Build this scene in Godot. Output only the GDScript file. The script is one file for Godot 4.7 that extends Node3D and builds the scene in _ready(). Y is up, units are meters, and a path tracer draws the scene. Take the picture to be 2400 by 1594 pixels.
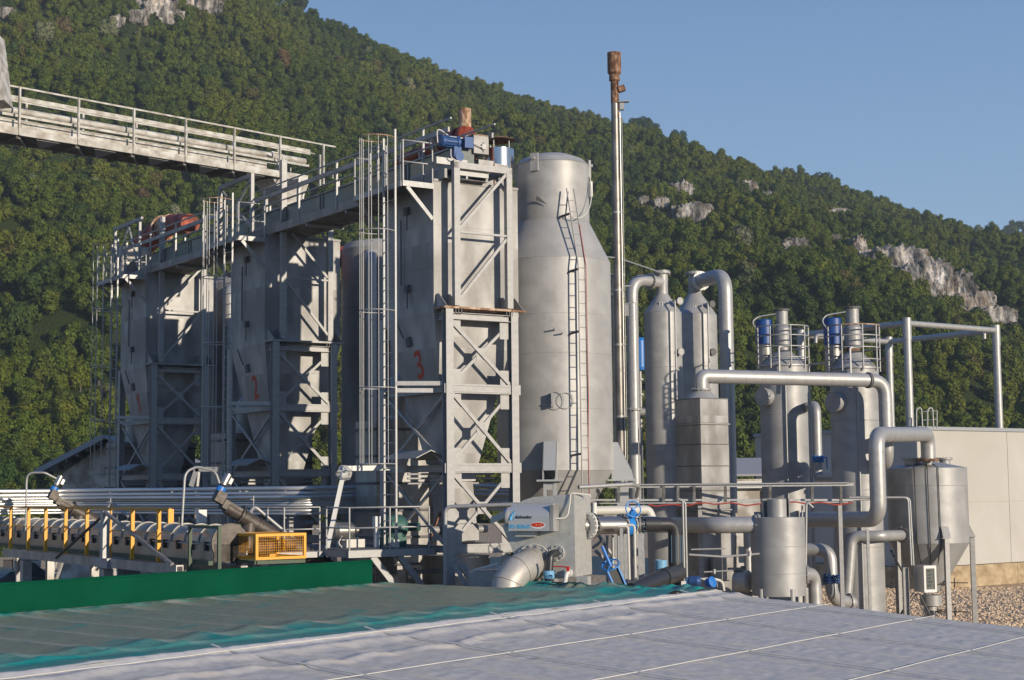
extends Node3D

# ---------------------------------------------------------------- camera and survey helpers
const FOCAL := 3710.0            # focal length in photo pixels (2400 x 1594 frame)
const EYE := Vector3(0, 4.2, 0)
var right_axis: Vector3
var up_axis: Vector3
var fwd_axis: Vector3
var M := {}
var used := {}
var noise := FastNoiseLite.new()
var voff := 0.0                  # offset along the tower row
var O := Vector3(-1.83, 0, -37)  # near corner of the nearest tower
var PA := Vector3(-0.5538, 0, -0.8327)   # along the row of towers, away from the camera
var PB := Vector3(0.8327, 0, -0.5538)    # across it, to the right
var PBAS: Basis

func survey():
	var p := atan(344.5 / FOCAL)
	var r := 0.010
	var u0 := Vector3(0, cos(p), sin(p))
	fwd_axis = Vector3(0, sin(p), -cos(p))
	right_axis = Vector3(cos(r), 0, 0) - u0 * sin(r)
	up_axis = Vector3(sin(r), 0, 0) + u0 * cos(r)
	PBAS = Basis(PB, Vector3.UP, -PA)

func ray(x: float, y: float) -> Vector3:
	return right_axis * ((x - 1200.0) / FOCAL) - up_axis * ((y - 797.0) / FOCAL) + fwd_axis

# the point of the place seen at photo position x, y that lies d metres out along -z
func spot(x: float, y: float, d: float) -> Vector3:
	var v := ray(x, y)
	return EYE + v * (d / -v.z)

func px(d: float) -> float:      # metres per photo pixel at distance d
	return d / FOCAL

func seen(p: Vector3) -> Vector2:
	var v := p - EYE
	var z := v.dot(fwd_axis)
	return Vector2(1200.0 + FOCAL * v.dot(right_axis) / z, 797.0 - FOCAL * v.dot(up_axis) / z)

func pl(u: float, v: float, y: float) -> Vector3:   # plant grid: across, along, height
	return O + PB * u + PA * (v + voff) + Vector3(0, y, 0)

# ---------------------------------------------------------------- mesh building
class Shape:
	var v := PackedVector3Array()
	var n := PackedVector3Array()
	var c := PackedColorArray()
	var col := Color(1, 1, 1)
	var colored := false
	func t3(a: Vector3, b: Vector3, d: Vector3, na: Vector3, nb: Vector3, nd: Vector3):
		var g := (b - a).cross(d - a)
		v.push_back(a); n.push_back(na)
		if g.dot(na + nb + nd) > 0.0:
			v.push_back(d); n.push_back(nd); v.push_back(b); n.push_back(nb)
		else:
			v.push_back(b); n.push_back(nb); v.push_back(d); n.push_back(nd)
		if colored:
			for i in 3: c.push_back(col)
	func quad(a: Vector3, b: Vector3, d: Vector3, e: Vector3, out: Vector3):
		var m := (b - a).cross(d - a)
		if m.length_squared() < 1e-14: m = (d - a).cross(e - a)
		m = m.normalized()
		if m.dot(out) < 0.0: m = -m
		t3(a, b, d, m, m, m); t3(a, d, e, m, m, m)
	func tri(a: Vector3, b: Vector3, d: Vector3, out: Vector3):
		var m := (b - a).cross(d - a).normalized()
		if m.dot(out) < 0.0: m = -m
		t3(a, b, d, m, m, m)
	func hexa(p: Array):          # 8 corners: 0-3 bottom ring, 4-7 top ring
		var m := Vector3.ZERO
		for q in p: m += q
		m /= 8.0
		for f in [[0, 1, 2, 3], [4, 5, 6, 7], [0, 1, 5, 4], [1, 2, 6, 5], [2, 3, 7, 6], [3, 0, 4, 7]]:
			var a: Vector3 = p[f[0]]; var b: Vector3 = p[f[1]]; var d: Vector3 = p[f[2]]; var e: Vector3 = p[f[3]]
			quad(a, b, d, e, (a + b + d + e) / 4.0 - m)
	func box(ce: Vector3, s: Vector3, bs := Basis.IDENTITY):
		var x := bs.x * s.x / 2.0; var y := bs.y * s.y / 2.0; var z := bs.z * s.z / 2.0
		hexa([ce - x - y - z, ce + x - y - z, ce + x - y + z, ce - x - y + z, ce - x + y - z, ce + x + y - z, ce + x + y + z, ce - x + y + z])
	func beam(a: Vector3, b: Vector3, w: float, h: float, up := Vector3.UP):
		var z := (b - a).normalized()
		if absf(z.dot(up)) > 0.98: up = Vector3(0.8327, 0, -0.5538)
		var x := up.cross(z).normalized()
		var y := z.cross(x)
		box((a + b) / 2.0, Vector3(w, h, a.distance_to(b)), Basis(x, y, z))
	func ibeam(a: Vector3, b: Vector3, w: float, h: float, t := 0.014, up := Vector3.UP):
		var z := (b - a).normalized()
		if absf(z.dot(up)) > 0.98: up = Vector3(0.8327, 0, -0.5538)
		var x := up.cross(z).normalized()
		var y := z.cross(x)
		var m := (a + b) / 2.0; var l := a.distance_to(b); var bs := Basis(x, y, z)
		box(m + y * (h - t) / 2.0, Vector3(w, t, l), bs)
		box(m - y * (h - t) / 2.0, Vector3(w, t, l), bs)
		box(m, Vector3(t, h - 2 * t, l - 0.002), bs)
	func ngon_plate(pts: Array, th: Vector3):   # convex outline, thickness vector
		var m := Vector3.ZERO
		for q in pts: m += q
		m /= pts.size()
		for i in pts.size():
			var a: Vector3 = pts[i]; var b: Vector3 = pts[(i + 1) % pts.size()]
			tri(m, a, b, -th); tri(m + th, a + th, b + th, th)
			quad(a, b, b + th, a + th, (a + b) / 2.0 - m)
	func ring_basis(d: Vector3) -> Array:
		var up := Vector3.UP if absf(d.y) < 0.9 else Vector3(1, 0, 0)
		var x := up.cross(d).normalized()
		return [x, d.cross(x)]
	func tube(pts: Array, r, sides := 10, caps := true):
		var k := pts.size()
		var x: Vector3; var y: Vector3
		var rings := []; var norms := []
		for i in k:
			var d: Vector3
			if i == 0: d = pts[1] - pts[0]
			elif i == k - 1: d = pts[k - 1] - pts[k - 2]
			else: d = (pts[i + 1] - pts[i]).normalized() + (pts[i] - pts[i - 1]).normalized()
			d = d.normalized()
			if i == 0:
				var rb := ring_basis(d); x = rb[0]; y = rb[1]
			else:
				x = (x - d * x.dot(d)).normalized(); y = d.cross(x)
			var rr: float = r[i] if r is Array else r
			var ring := PackedVector3Array(); var nn := PackedVector3Array()
			for j in sides:
				var a := TAU * j / sides
				var q := x * cos(a) + y * sin(a)
				ring.push_back(pts[i] + q * rr); nn.push_back(q)
			rings.push_back(ring); norms.push_back(nn)
			if caps and (i == 0 or i == k - 1):
				var o := -d if i == 0 else d
				for j in sides: t3(pts[i], ring[j], ring[(j + 1) % sides], o, o, o)
		for i in k - 1:
			for j in sides:
				var l := (j + 1) % sides
				t3(rings[i][j], rings[i][l], rings[i + 1][l], norms[i][j], norms[i][l], norms[i + 1][l])
				t3(rings[i][j], rings[i + 1][l], rings[i + 1][j], norms[i][j], norms[i + 1][l], norms[i + 1][j])
	func rod(a: Vector3, b: Vector3, r: float, sides := 8):
		tube([a, b], r, sides)
	# profile: radius, height pairs along the axis from base
	func lathe(base: Vector3, prof: Array, sides := 40, axis := Vector3.UP, a0 := 0.0, a1 := TAU):
		var rb := ring_basis(axis) if absf(axis.y) < 0.99 else [Vector3(1, 0, 0), Vector3(0, 0, 1)]
		var x: Vector3 = rb[0]; var y: Vector3 = rb[1]
		for i in prof.size() - 1:
			var p: Vector2 = prof[i]; var q: Vector2 = prof[i + 1]
			var sl := (q - p).normalized()
			for j in sides:
				var aa := lerpf(a0, a1, float(j) / sides); var ab := lerpf(a0, a1, float(j + 1) / sides)
				var da := x * cos(aa) + y * sin(aa); var db := x * cos(ab) + y * sin(ab)
				var na := (da * sl.y - axis * sl.x).normalized(); var nb := (db * sl.y - axis * sl.x).normalized()
				var A := base + da * p.x + axis * p.y; var B := base + db * p.x + axis * p.y
				var C := base + db * q.x + axis * q.y; var D := base + da * q.x + axis * q.y
				if p.x > 1e-5: t3(A, B, C, na, nb, nb)
				if q.x > 1e-5: t3(A, C, D, na, nb, na)
	func torus(ce: Vector3, axis: Vector3, R: float, r: float, seg := 28, sides := 6, a0 := 0.0, a1 := TAU, xdir := Vector3.ZERO):
		var x: Vector3; var y: Vector3
		if xdir != Vector3.ZERO:
			x = (xdir - axis * xdir.dot(axis)).normalized(); y = axis.cross(x)
		else:
			var rb := ring_basis(axis); x = rb[0]; y = rb[1]
		var p := []
		for i in seg + 1:
			var a := lerpf(a0, a1, float(i) / seg)
			p.push_back(ce + (x * cos(a) + y * sin(a)) * R)
		tube(p, r, sides, a1 - a0 < TAU - 0.01)
	func flange(ce: Vector3, axis: Vector3, r: float, t: float, bolts := 14, br := 0.02):
		lathe(ce - axis * t / 2.0, [Vector2(0, 0), Vector2(r, 0), Vector2(r, t), Vector2(0, t)], 28, axis)
		var rb := ring_basis(axis)
		for i in bolts:
			var a := TAU * i / bolts
			var q: Vector3 = ce + (rb[0] * cos(a) + rb[1] * sin(a)) * (r - br * 1.5)
			lathe(q - axis * (t / 2.0 + br * 1.3), [Vector2(0, 0), Vector2(br, 0), Vector2(br, t + br * 2.6), Vector2(0, t + br * 2.6)], 6, axis)

func fillet(pts: Array, R: float, seg := 7) -> Array:
	var o := [pts[0]]
	for i in range(1, pts.size() - 1):
		var p: Vector3 = pts[i]
		var d0: Vector3 = (pts[i - 1] - p); var d1: Vector3 = (pts[i + 1] - p)
		var ang := d0.angle_to(d1)
		var cut := minf(R / tan(ang / 2.0), minf(d0.length(), d1.length()) * 0.49)
		var a := p + d0.normalized() * cut; var b := p + d1.normalized() * cut
		for k in seg + 1:
			var t := float(k) / seg
			o.push_back(a.lerp(p, t).lerp(p.lerp(b, t), t))
	o.push_back(pts[pts.size() - 1])
	return o

func pbox(s: Shape, u0: float, u1: float, v0: float, v1: float, y0: float, y1: float):
	s.box(pl((u0 + u1) / 2, (v0 + v1) / 2, (y0 + y1) / 2), Vector3(absf(u1 - u0), absf(y1 - y0), absf(v1 - v0)), PBAS)

# ---------------------------------------------------------------- scene tree helpers
func numbered(called: String) -> String:
	if not used.has(called):
		used[called] = 0
		return called
	used[called] += 1
	return "%s_%03d" % [called, used[called]]

func tag(o: Node, label: String, category: String, group := "", kind := ""):
	if label: o.set_meta("label", label)
	if category: o.set_meta("category", category)
	if group: o.set_meta("group", group)
	if kind: o.set_meta("kind", kind)

func thing(called: String, label: String, category: String, at: Vector3, group := "", turn := 0.0) -> Node3D:
	var o := Node3D.new()
	o.name = numbered(called)
	add_child(o)
	o.position = Vector3(at.x, at.y, at.z)
	o.rotation.y = turn
	tag(o, label, category, group)
	return o

func top_of(o: Node) -> Transform3D:
	var t := Transform3D.IDENTITY
	while o != self and o is Node3D:
		t = o.transform * t
		o = o.get_parent()
	return t

func mesh_of(s: Shape, inv: Transform3D) -> ArrayMesh:
	var arr := []
	arr.resize(Mesh.ARRAY_MAX)
	var vv := s.v; var nn := s.n
	if inv != Transform3D.IDENTITY:
		vv = PackedVector3Array(); nn = PackedVector3Array()
		for p in s.v: vv.push_back(inv * p)
		for p in s.n: nn.push_back(inv.basis * p)
	arr[Mesh.ARRAY_VERTEX] = vv
	arr[Mesh.ARRAY_NORMAL] = nn
	if s.colored: arr[Mesh.ARRAY_COLOR] = s.c
	var m := ArrayMesh.new()
	m.add_surface_from_arrays(Mesh.PRIMITIVE_TRIANGLES, arr)
	return m

# commits a shape given in world coordinates as one mesh under parent
func part(called: String, s: Shape, m: Material, parent: Node = self, label := "") -> MeshInstance3D:
	var o := MeshInstance3D.new()
	o.mesh = mesh_of(s, top_of(parent).affine_inverse() if parent != self else Transform3D.IDENTITY)
	o.material_override = m
	o.name = called if parent != self else numbered(called)
	parent.add_child(o, true)
	if label: o.set_meta("label", label)
	return o

func solo(called: String, s: Shape, m: Material, label: String, category: String, at: Vector3, group := "") -> Node3D:
	var o := MeshInstance3D.new()
	o.mesh = mesh_of(s, Transform3D(Basis.IDENTITY, at).affine_inverse())
	o.material_override = m
	o.name = numbered(called)
	o.position = at
	add_child(o)
	tag(o, label, category, group)
	return o

func structure(called: String, s: Shape, m: Material) -> MeshInstance3D:
	var o := part(called, s, m)
	o.set_meta("kind", "structure")
	return o

func text3(called: String, txt: String, size: float, m: Material, at: Transform3D, parent: Node3D, bold := true, width_scale := 1.0):
	var tm := TextMesh.new()
	var f := SystemFont.new()
	f.font_names = PackedStringArray(["Droid Sans"])
	if bold: f.font_weight = 700
	tm.font = f
	tm.text = txt
	tm.font_size = 64
	tm.pixel_size = size / 64.0
	tm.depth = 0.004
	var o := MeshInstance3D.new()
	o.mesh = tm
	o.material_override = m
	o.name = called
	parent.add_child(o, true)
	o.transform = top_of(parent).affine_inverse() * at
	o.scale_object_local(Vector3(width_scale, 1, 1))

# ---------------------------------------------------------------- materials
func lin(r: float, g: float, b: float) -> Color:
	return Color(r, g, b).linear_to_srgb()

var texes := {}
func blotch(key: String, sd: int, freq: float, lo: float, hi: float, stretch := 1.0, tint_lo := Color(1, 1, 1), size := 256) -> ImageTexture:
	if texes.has(key): return texes[key]
	var n := FastNoiseLite.new()
	n.seed = sd
	n.frequency = freq
	n.fractal_octaves = 5
	n.fractal_gain = 0.55
	var src := n.get_seamless_image(size, size)
	var im := Image.create(size, size, false, Image.FORMAT_RGB8)
	for y in size:
		for x in size:
			var t := src.get_pixel(x, int(y / stretch) % size).r
			t = clampf((t - 0.3) / 0.4, 0, 1)
			var k := lerpf(lo, hi, t)
			var w := tint_lo.lerp(Color(1, 1, 1), t)
			im.set_pixel(x, y, Color(k * w.r, k * w.g, k * w.b).linear_to_srgb())
	im.generate_mipmaps()
	texes[key] = ImageTexture.create_from_image(im)
	return texes[key]

var bumps := {}
func bump(key: String, sd: int, freq: float, strength: float) -> ImageTexture:
	if bumps.has(key): return bumps[key]
	var n := FastNoiseLite.new()
	n.seed = sd
	n.frequency = freq
	n.fractal_octaves = 4
	var im := n.get_seamless_image(256, 256)
	im.convert(Image.FORMAT_RGBA8)
	im.bump_map_to_normal_map(strength)
	bumps[key] = ImageTexture.create_from_image(im)
	return bumps[key]

func mat(key: String, c: Color, rough: float, metal := 0.0, tex: Texture2D = null, scale := 0.5, nrm: Texture2D = null, nscale := 0.4) -> StandardMaterial3D:
	var m := StandardMaterial3D.new()
	m.albedo_color = c.linear_to_srgb()
	m.roughness = rough
	m.metallic = metal
	m.metallic_specular = 0.5
	if tex or nrm:
		m.uv1_triplanar = true
		m.uv1_world_triplanar = true
		m.uv1_scale = Vector3.ONE * scale
	if tex: m.albedo_texture = tex
	if nrm:
		m.normal_enabled = true
		m.normal_texture = nrm
		m.normal_scale = nscale
	M[key] = m
	return m

func materials():
	var mot := blotch("mottle", 3, 0.012, 0.78, 1.0)
	var fine := blotch("fine", 5, 0.03, 0.86, 1.0)
	var stain := blotch("stain", 9, 0.010, 0.62, 1.0, 3.0, Color(0.95, 0.93, 0.9))
	var dirt := blotch("dirt", 12, 0.02, 0.55, 1.0, 1.0, Color(1.0, 0.93, 0.85))
	var rusty := blotch("rusty", 21, 0.02, 0.35, 1.0, 2.5, Color(0.8, 0.55, 0.4))
	var wob := bump("wobble", 31, 0.012, 5.0)
	var grain := bump("grain", 33, 0.06, 6.0)
	mat("silver", Color(0.36, 0.357, 0.35), 0.5, 0.18, mot, 0.35, wob, 0.12)
	mat("silver_pipe", Color(0.40, 0.396, 0.388), 0.46, 0.35, fine, 0.5)
	mat("tank", Color(0.385, 0.38, 0.37), 0.50, 0.12, mot, 0.28, wob, 0.15)
	mat("plate", Color(0.385, 0.382, 0.375), 0.55, 0.3, stain, 0.4, wob, 0.15)
	mat("steel", Color(0.345, 0.342, 0.335), 0.55, 0.3, fine, 0.8)
	mat("bridge", Color(0.58, 0.57, 0.53), 0.6, 0.15, dirt, 0.5)
	mat("galv", Color(0.37, 0.37, 0.365), 0.5, 0.4, fine, 0.9)
	mat("rail", Color(0.36, 0.36, 0.355), 0.5, 0.3)
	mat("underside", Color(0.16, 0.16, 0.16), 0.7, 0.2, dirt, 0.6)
	mat("grate", Color(0.12, 0.12, 0.125), 0.7, 0.3)
	mat("stainless", Color(0.40, 0.385, 0.36), 0.36, 0.85, fine, 1.2)
	mat("bright", Color(0.6, 0.6, 0.59), 0.2, 1.0)
	mat("fan", Color(0.46, 0.455, 0.43), 0.42, 0.25, fine, 0.7)
	mat("fan_cover", Color(0.46, 0.465, 0.46), 0.38, 0.35)
	mat("box_dark", Color(0.38, 0.372, 0.36), 0.45, 0.5, stain, 0.5, wob, 0.1)
	mat("elbow_steel", Color(0.43, 0.405, 0.37), 0.5, 0.3, fine, 1.2)
	mat("bundle", Color(0.58, 0.575, 0.56), 0.3, 0.6)
	mat("flare_pipe", Color(0.24, 0.225, 0.21), 0.42, 0.5, stain, 0.8)
	mat("trough", Color(0.17, 0.18, 0.165), 0.3, 0.6, fine, 0.8)
	mat("black_pipe", Color(0.028, 0.028, 0.03), 0.38)
	mat("black", Color(0.02, 0.02, 0.02), 0.6)
	mat("brown_tube", Color(0.11, 0.095, 0.085), 0.5, 0.3, dirt, 0.9)
	mat("blue", Color(0.02, 0.15, 0.47), 0.4)
	mat("blue_valve", Color(0.02, 0.20, 0.55), 0.35)
	mat("blue_motor", Color(0.03, 0.08, 0.22), 0.4, 0.1)
	mat("blue_drum", Color(0.008, 0.055, 0.215), 0.45)
	mat("blue_light", Color(0.16, 0.36, 0.55), 0.45)
	mat("cyan", Color(0.06, 0.37, 0.68), 0.5)
	mat("yellow", Color(0.80, 0.36, 0.012), 0.45, 0.0, fine, 1.5)
	mat("rail_top", Color(0.52, 0.25, 0.02), 0.55)
	mat("green", Color(0.001, 0.062, 0.032), 0.6, 0.0, mot, 0.3)
	mat("green_motor", Color(0.035, 0.11, 0.095), 0.5)
	mat("olive", Color(0.06, 0.085, 0.05), 0.6)
	mat("red", Color(0.5, 0.02, 0.015), 0.5)
	mat("red_paint", Color(0.42, 0.045, 0.02), 0.6)
	mat("red_hose", Color(0.36, 0.05, 0.03), 0.5)
	mat("orange", Color(0.42, 0.085, 0.035), 0.6, 0.0, rusty, 0.9)
	mat("rust", Color(0.30, 0.185, 0.12), 0.8, 0.1, rusty, 1.6)
	mat("rust_light", Color(0.58, 0.43, 0.30), 0.75, 0.1, rusty, 1.2)
	mat("wood", Color(0.30, 0.13, 0.045), 0.7, 0.0, rusty, 2.0)
	mat("white", Color(0.62, 0.61, 0.58), 0.5)
	mat("cable", Color(0.55, 0.53, 0.48), 0.5)
	mat("yellow_dot", Color(0.85, 0.6, 0.1), 0.5)
	mat("concrete_white", Color(0.46, 0.445, 0.41), 0.8, 0.0, blotch("wall", 41, 0.008, 0.86, 1.0, 2.0, Color(1, 0.98, 0.94)), 0.12)
	mat("footing", Color(0.46, 0.36, 0.23), 0.85, 0.0, dirt, 0.3)
	mat("coping", Color(0.30, 0.32, 0.34), 0.6, 0.2)
	mat("concrete", Color(0.44, 0.41, 0.36), 0.9, 0.0, dirt, 0.4, grain, 0.3)
	mat("shed_wall", Color(0.55, 0.53, 0.50), 0.8, 0.0, dirt, 0.2)
	mat("shed_roof", Color(0.28, 0.29, 0.31), 0.7, 0.1)
	mat("soil", Color(0.055, 0.048, 0.04), 0.95, 0.0, dirt, 0.6, grain, 0.8)
	mat("gravel", Color(0.64, 0.47, 0.29), 0.95, 0.0, blotch("gravel", 51, 0.09, 0.5, 1.0, 1.0, Color(1, 0.95, 0.9), 512), 0.22, grain, 0.9)
	M["green"].metallic_specular = 0.15
	var pla := StandardMaterial3D.new()
	pla.albedo_color = Color(0.85, 0.85, 0.83, 0.55)
	pla.transparency = BaseMaterial3D.TRANSPARENCY_ALPHA
	pla.roughness = 0.15
	M["film"] = pla
	var gl := StandardMaterial3D.new()
	gl.albedo_color = Color(0.05, 0.08, 0.07, 0.35)
	gl.transparency = BaseMaterial3D.TRANSPARENCY_ALPHA
	gl.roughness = 0.05
	M["glass"] = gl
	var vc := StandardMaterial3D.new()
	vc.vertex_color_use_as_albedo = true
	vc.roughness = 0.6
	M["vertex"] = vc
	for k in ["leaf", "tarp", "tarp_white", "rock", "slope"]:
		var q := StandardMaterial3D.new()
		q.vertex_color_use_as_albedo = true
		q.roughness = {"leaf": 0.75, "tarp": 0.5, "tarp_white": 0.55, "rock": 0.9, "slope": 1.0}[k]
		q.metallic_specular = 0.3 if k != "rock" else 0.4
		M[k] = q
	M["leaf"].cull_mode = BaseMaterial3D.CULL_DISABLED
	M["leaf"].backlight_enabled = true
	M["leaf"].backlight = Color(0.12, 0.16, 0.05)
	for k in ["rock", "slope"]:
		M[k].uv1_triplanar = true
		M[k].uv1_world_triplanar = true
		M[k].uv1_scale = Vector3.ONE * 0.12
		M[k].normal_enabled = true
		M[k].normal_texture = grain
		M[k].normal_scale = 1.2
	M["rock"].albedo_texture = dirt
	for k in ["tarp", "tarp_white"]:
		M[k].uv1_triplanar = true
		M[k].uv1_world_triplanar = true
		M[k].uv1_scale = Vector3.ONE * 0.7
		M[k].albedo_texture = fine
		M[k].normal_enabled = true
		M[k].normal_texture = wob
		M[k].normal_scale = 0.08

func _ready():
	survey()
	var cam := Camera3D.new()
	cam.name = "camera"
	cam.keep_aspect = Camera3D.KEEP_HEIGHT
	cam.fov = rad_to_deg(2.0 * atan(797.0 / FOCAL))
	cam.near = 0.1
	cam.far = 4000
	cam.transform = Transform3D(Basis(right_axis, up_axis, -fwd_axis), EYE)
	add_child(cam)
	cam.current = true
	var sky := ProceduralSkyMaterial.new()
	sky.sky_top_color = Color(0.026, 0.11, 0.345).linear_to_srgb()
	sky.sky_horizon_color = Color(0.375, 0.56, 0.73).linear_to_srgb()
	sky.sky_curve = 0.2
	sky.ground_bottom_color = Color(0.26, 0.25, 0.22)
	sky.ground_horizon_color = Color(0.5, 0.54, 0.57)
	sky.sun_angle_max = 1.0
	var sk := Sky.new()
	sk.sky_material = sky
	var env := Environment.new()
	env.background_mode = Environment.BG_SKY
	env.sky = sk
	env.tonemap_mode = Environment.TONE_MAPPER_LINEAR
	env.tonemap_exposure = 1.15
	env.sdfgi_enabled = true
	env.ssao_enabled = true
	env.ssil_enabled = true
	env.fog_enabled = true
	env.fog_density = 0.00024
	env.fog_light_color = Color(0.60, 0.66, 0.70)
	var we := WorldEnvironment.new()
	we.name = "world"
	we.environment = env
	add_child(we)
	var sun := DirectionalLight3D.new()
	sun.name = "sun"
	var el := deg_to_rad(12.2); var az := deg_to_rad(43.8)
	var to_sun := Vector3(sin(az) * cos(el), sin(el), cos(az) * cos(el))
	add_child(sun)
	sun.look_at_from_position(Vector3.ZERO, -to_sun, Vector3.UP)
	sun.light_color = Color(1.0, 0.94, 0.85)
	sun.light_energy = 1.55
	sun.light_angular_distance = 0.5
	sun.shadow_enabled = true
	materials()
	land()
	plant()

# ---------------------------------------------------------------- the wooded hill
var ridge := []        # x, z, height of the crest
var far_ridge := []
var roll_noise := FastNoiseLite.new()
var tone_noise := FastNoiseLite.new()

func lay_ridges():
	roll_noise.seed = 4; roll_noise.frequency = 0.012; roll_noise.fractal_octaves = 4
	tone_noise.seed = 8; tone_noise.frequency = 0.02; tone_noise.fractal_octaves = 3
	for q in [[-900, -640, 480], [0, -345, 520], [350, -170, 530], [691, -2, 540], [1016, 140, 555], [1300, 243, 580], [1525, 296, 600], [1728, 371, 620], [1900, 425, 632], [2033, 466, 640], [2110, 498, 625], [2200, 575, 600], [2300, 660, 580], [2400, 752, 560], [2520, 840, 550], [2800, 900, 540]]:
		var p := spot(q[0], q[1], q[2]); ridge.append(Vector3(p.x, p.z, p.y - 5.0))
	for q in [[1500, 640, 1000], [1900, 575, 985], [2100, 535, 970], [2250, 527, 955], [2330, 519, 950], [2400, 514, 945], [2600, 490, 940], [3200, 440, 930]]:
		var p := spot(q[0], q[1], q[2]); far_ridge.append(Vector3(p.x, p.z, p.y - 6.0))

func along(list: Array, x: float) -> Vector3:
	if x <= list[0].x: return list[0]
	for i in list.size() - 1:
		if x < list[i + 1].x: return list[i].lerp(list[i + 1], (x - list[i].x) / (list[i + 1].x - list[i].x))
	return list[list.size() - 1]

func foot(x: float) -> float: return -188.0 - 0.3 * maxf(x, 0.0)

func hill(x: float, z: float) -> float:
	var r := along(ridge, x)
	var t := (foot(x) - z) / (foot(x) - r.y)
	if t < 0.0: return maxf(-0.6, t * 6.0)
	var h: float = r.z * (t * (1.13 - 0.13 * t)) if t < 1.0 else r.z * (1.0 - (t - 1.0) * 1.3)
	var k := smoothstep(0.0, 0.15, t) * (1.0 - 0.75 * smoothstep(0.8, 1.0, t))
	return h + roll_noise.get_noise_2d(x, z) * 11.0 * k

func far_hill(x: float, z: float) -> float:
	var r := along(far_ridge, x)
	var t := (-720.0 - z) / (-720.0 - r.y)
	var h: float = lerpf(-5.0, r.z, t * (1.1 - 0.1 * t)) if t < 1.0 else r.z * (1.0 - (t - 1.0))
	return h + roll_noise.get_noise_2d(x * 0.7, z * 0.7) * 14.0 * (1.0 - smoothstep(0.75, 1.0, t))

func hit(x: float, y: float) -> Vector3:
	var d := 160.0
	while d < 760.0:
		var p := spot(x, y, d)
		if p.y < hill(p.x, p.z): return p
		d += 1.0
	return spot(x, y, 600)

func sheet(fun: Callable, x0: float, x1: float, z0: float, z1: float, step: float, c: Color) -> Shape:
	var s := Shape.new(); s.colored = true; s.col = c
	var nx := int((x1 - x0) / step); var nz := int((z0 - z1) / step)
	var g := []
	for j in nz + 1:
		var row := PackedVector3Array()
		for i in nx + 1:
			var x := x0 + i * step; var z := z0 - j * step
			row.push_back(Vector3(x, fun.call(x, z), z))
		g.append(row)
	var nr := func(i, j):
		var a: Vector3 = g[j][mini(i + 1, nx)] - g[j][maxi(i - 1, 0)]
		var b: Vector3 = g[mini(j + 1, nz)][i] - g[maxi(j - 1, 0)][i]
		var m: Vector3 = a.cross(b).normalized()
		return m if m.y > 0 else -m
	for j in nz:
		for i in nx:
			var na = nr.call(i, j); var nb = nr.call(i + 1, j); var nc = nr.call(i + 1, j + 1); var nd = nr.call(i, j + 1)
			s.t3(g[j][i], g[j][i + 1], g[j + 1][i + 1], na, nb, nc)
			s.t3(g[j][i], g[j + 1][i + 1], g[j + 1][i], na, nc, nd)
	return s

# a crown of leaf clumps: unit size, many small folded leaf faces on several lobes
func crown_mesh(sd: int, leaves: int, size: float, tall := 1.0) -> ArrayMesh:
	var rg := RandomNumberGenerator.new(); rg.seed = sd
	var s := Shape.new(); s.colored = true
	var lobes := []
	for i in 13:
		var a := rg.randf() * TAU
		var q := sqrt(rg.randf()) * 0.62
		var yy := rg.randf_range(0.25, 1.25)
		var shrink := 1.0 - 0.45 * absf(yy - 0.6)
		lobes.append([Vector3(cos(a) * q * shrink, yy * tall, sin(a) * q * shrink), rg.randf_range(0.28, 0.5), rg.randf_range(0.8, 1.2), rg.randf_range(0.95, 1.1)])
	for i in leaves:
		var L: Array = lobes[rg.randi() % lobes.size()]
		var d := Vector3(rg.randfn(), rg.randfn() * 0.9 + 0.25, rg.randfn()).normalized()
		var p: Vector3 = L[0] + d * L[1] * (rg.randf_range(0.72, 1.08))
		var n := (d + Vector3(rg.randfn(), rg.randfn(), rg.randfn()) * 0.34 + Vector3(0, 0.25, 0)).normalized()
		var x := n.cross(Vector3(rg.randfn(), rg.randfn(), rg.randfn())).normalized()
		var y := n.cross(x)
		var z := size * rg.randf_range(0.6, 1.35)
		var k: float = L[2] * rg.randf_range(0.88, 1.12)
		s.col = Color(k * L[3], k, k * 0.95)
		var A := p - x * z; var B := p + y * z * 0.62 + n * z * 0.15; var C := p + x * z; var D := p - y * z * 0.62 + n * z * 0.15
		s.t3(A, B, C, n, n, n); s.t3(A, C, D, n, n, n)
	return mesh_of(s, Transform3D.IDENTITY)

func trunk_mesh(sd: int) -> ArrayMesh:
	var rg := RandomNumberGenerator.new(); rg.seed = sd
	var s := Shape.new()
	s.tube([Vector3(0, -0.7, 0), Vector3(0.02, 0.0, 0.01), Vector3(0.0, 0.5, 0.03), Vector3(0.03, 0.95, 0)], [0.09, 0.07, 0.05, 0.02], 7)
	for i in 5:
		var a := rg.randf() * TAU
		var y := rg.randf_range(0.0, 0.6)
		s.tube([Vector3(0.01, y, 0.01), Vector3(cos(a) * 0.25, y + 0.25, sin(a) * 0.25), Vector3(cos(a) * 0.5, y + 0.4, sin(a) * 0.5)], [0.035, 0.024, 0.01], 5)
	return mesh_of(s, Transform3D.IDENTITY)

var crowns_far := []
var crowns_near := []
var trunks := []
var leaf_mats := {}

func leaf_mat(c: Color) -> StandardMaterial3D:
	var key := "%.3f %.3f %.3f" % [c.r, c.g, c.b]
	if not leaf_mats.has(key):
		var m: StandardMaterial3D = M["leaf"].duplicate()
		m.albedo_color = c.linear_to_srgb()
		leaf_mats[key] = m
	return leaf_mats[key]

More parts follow.
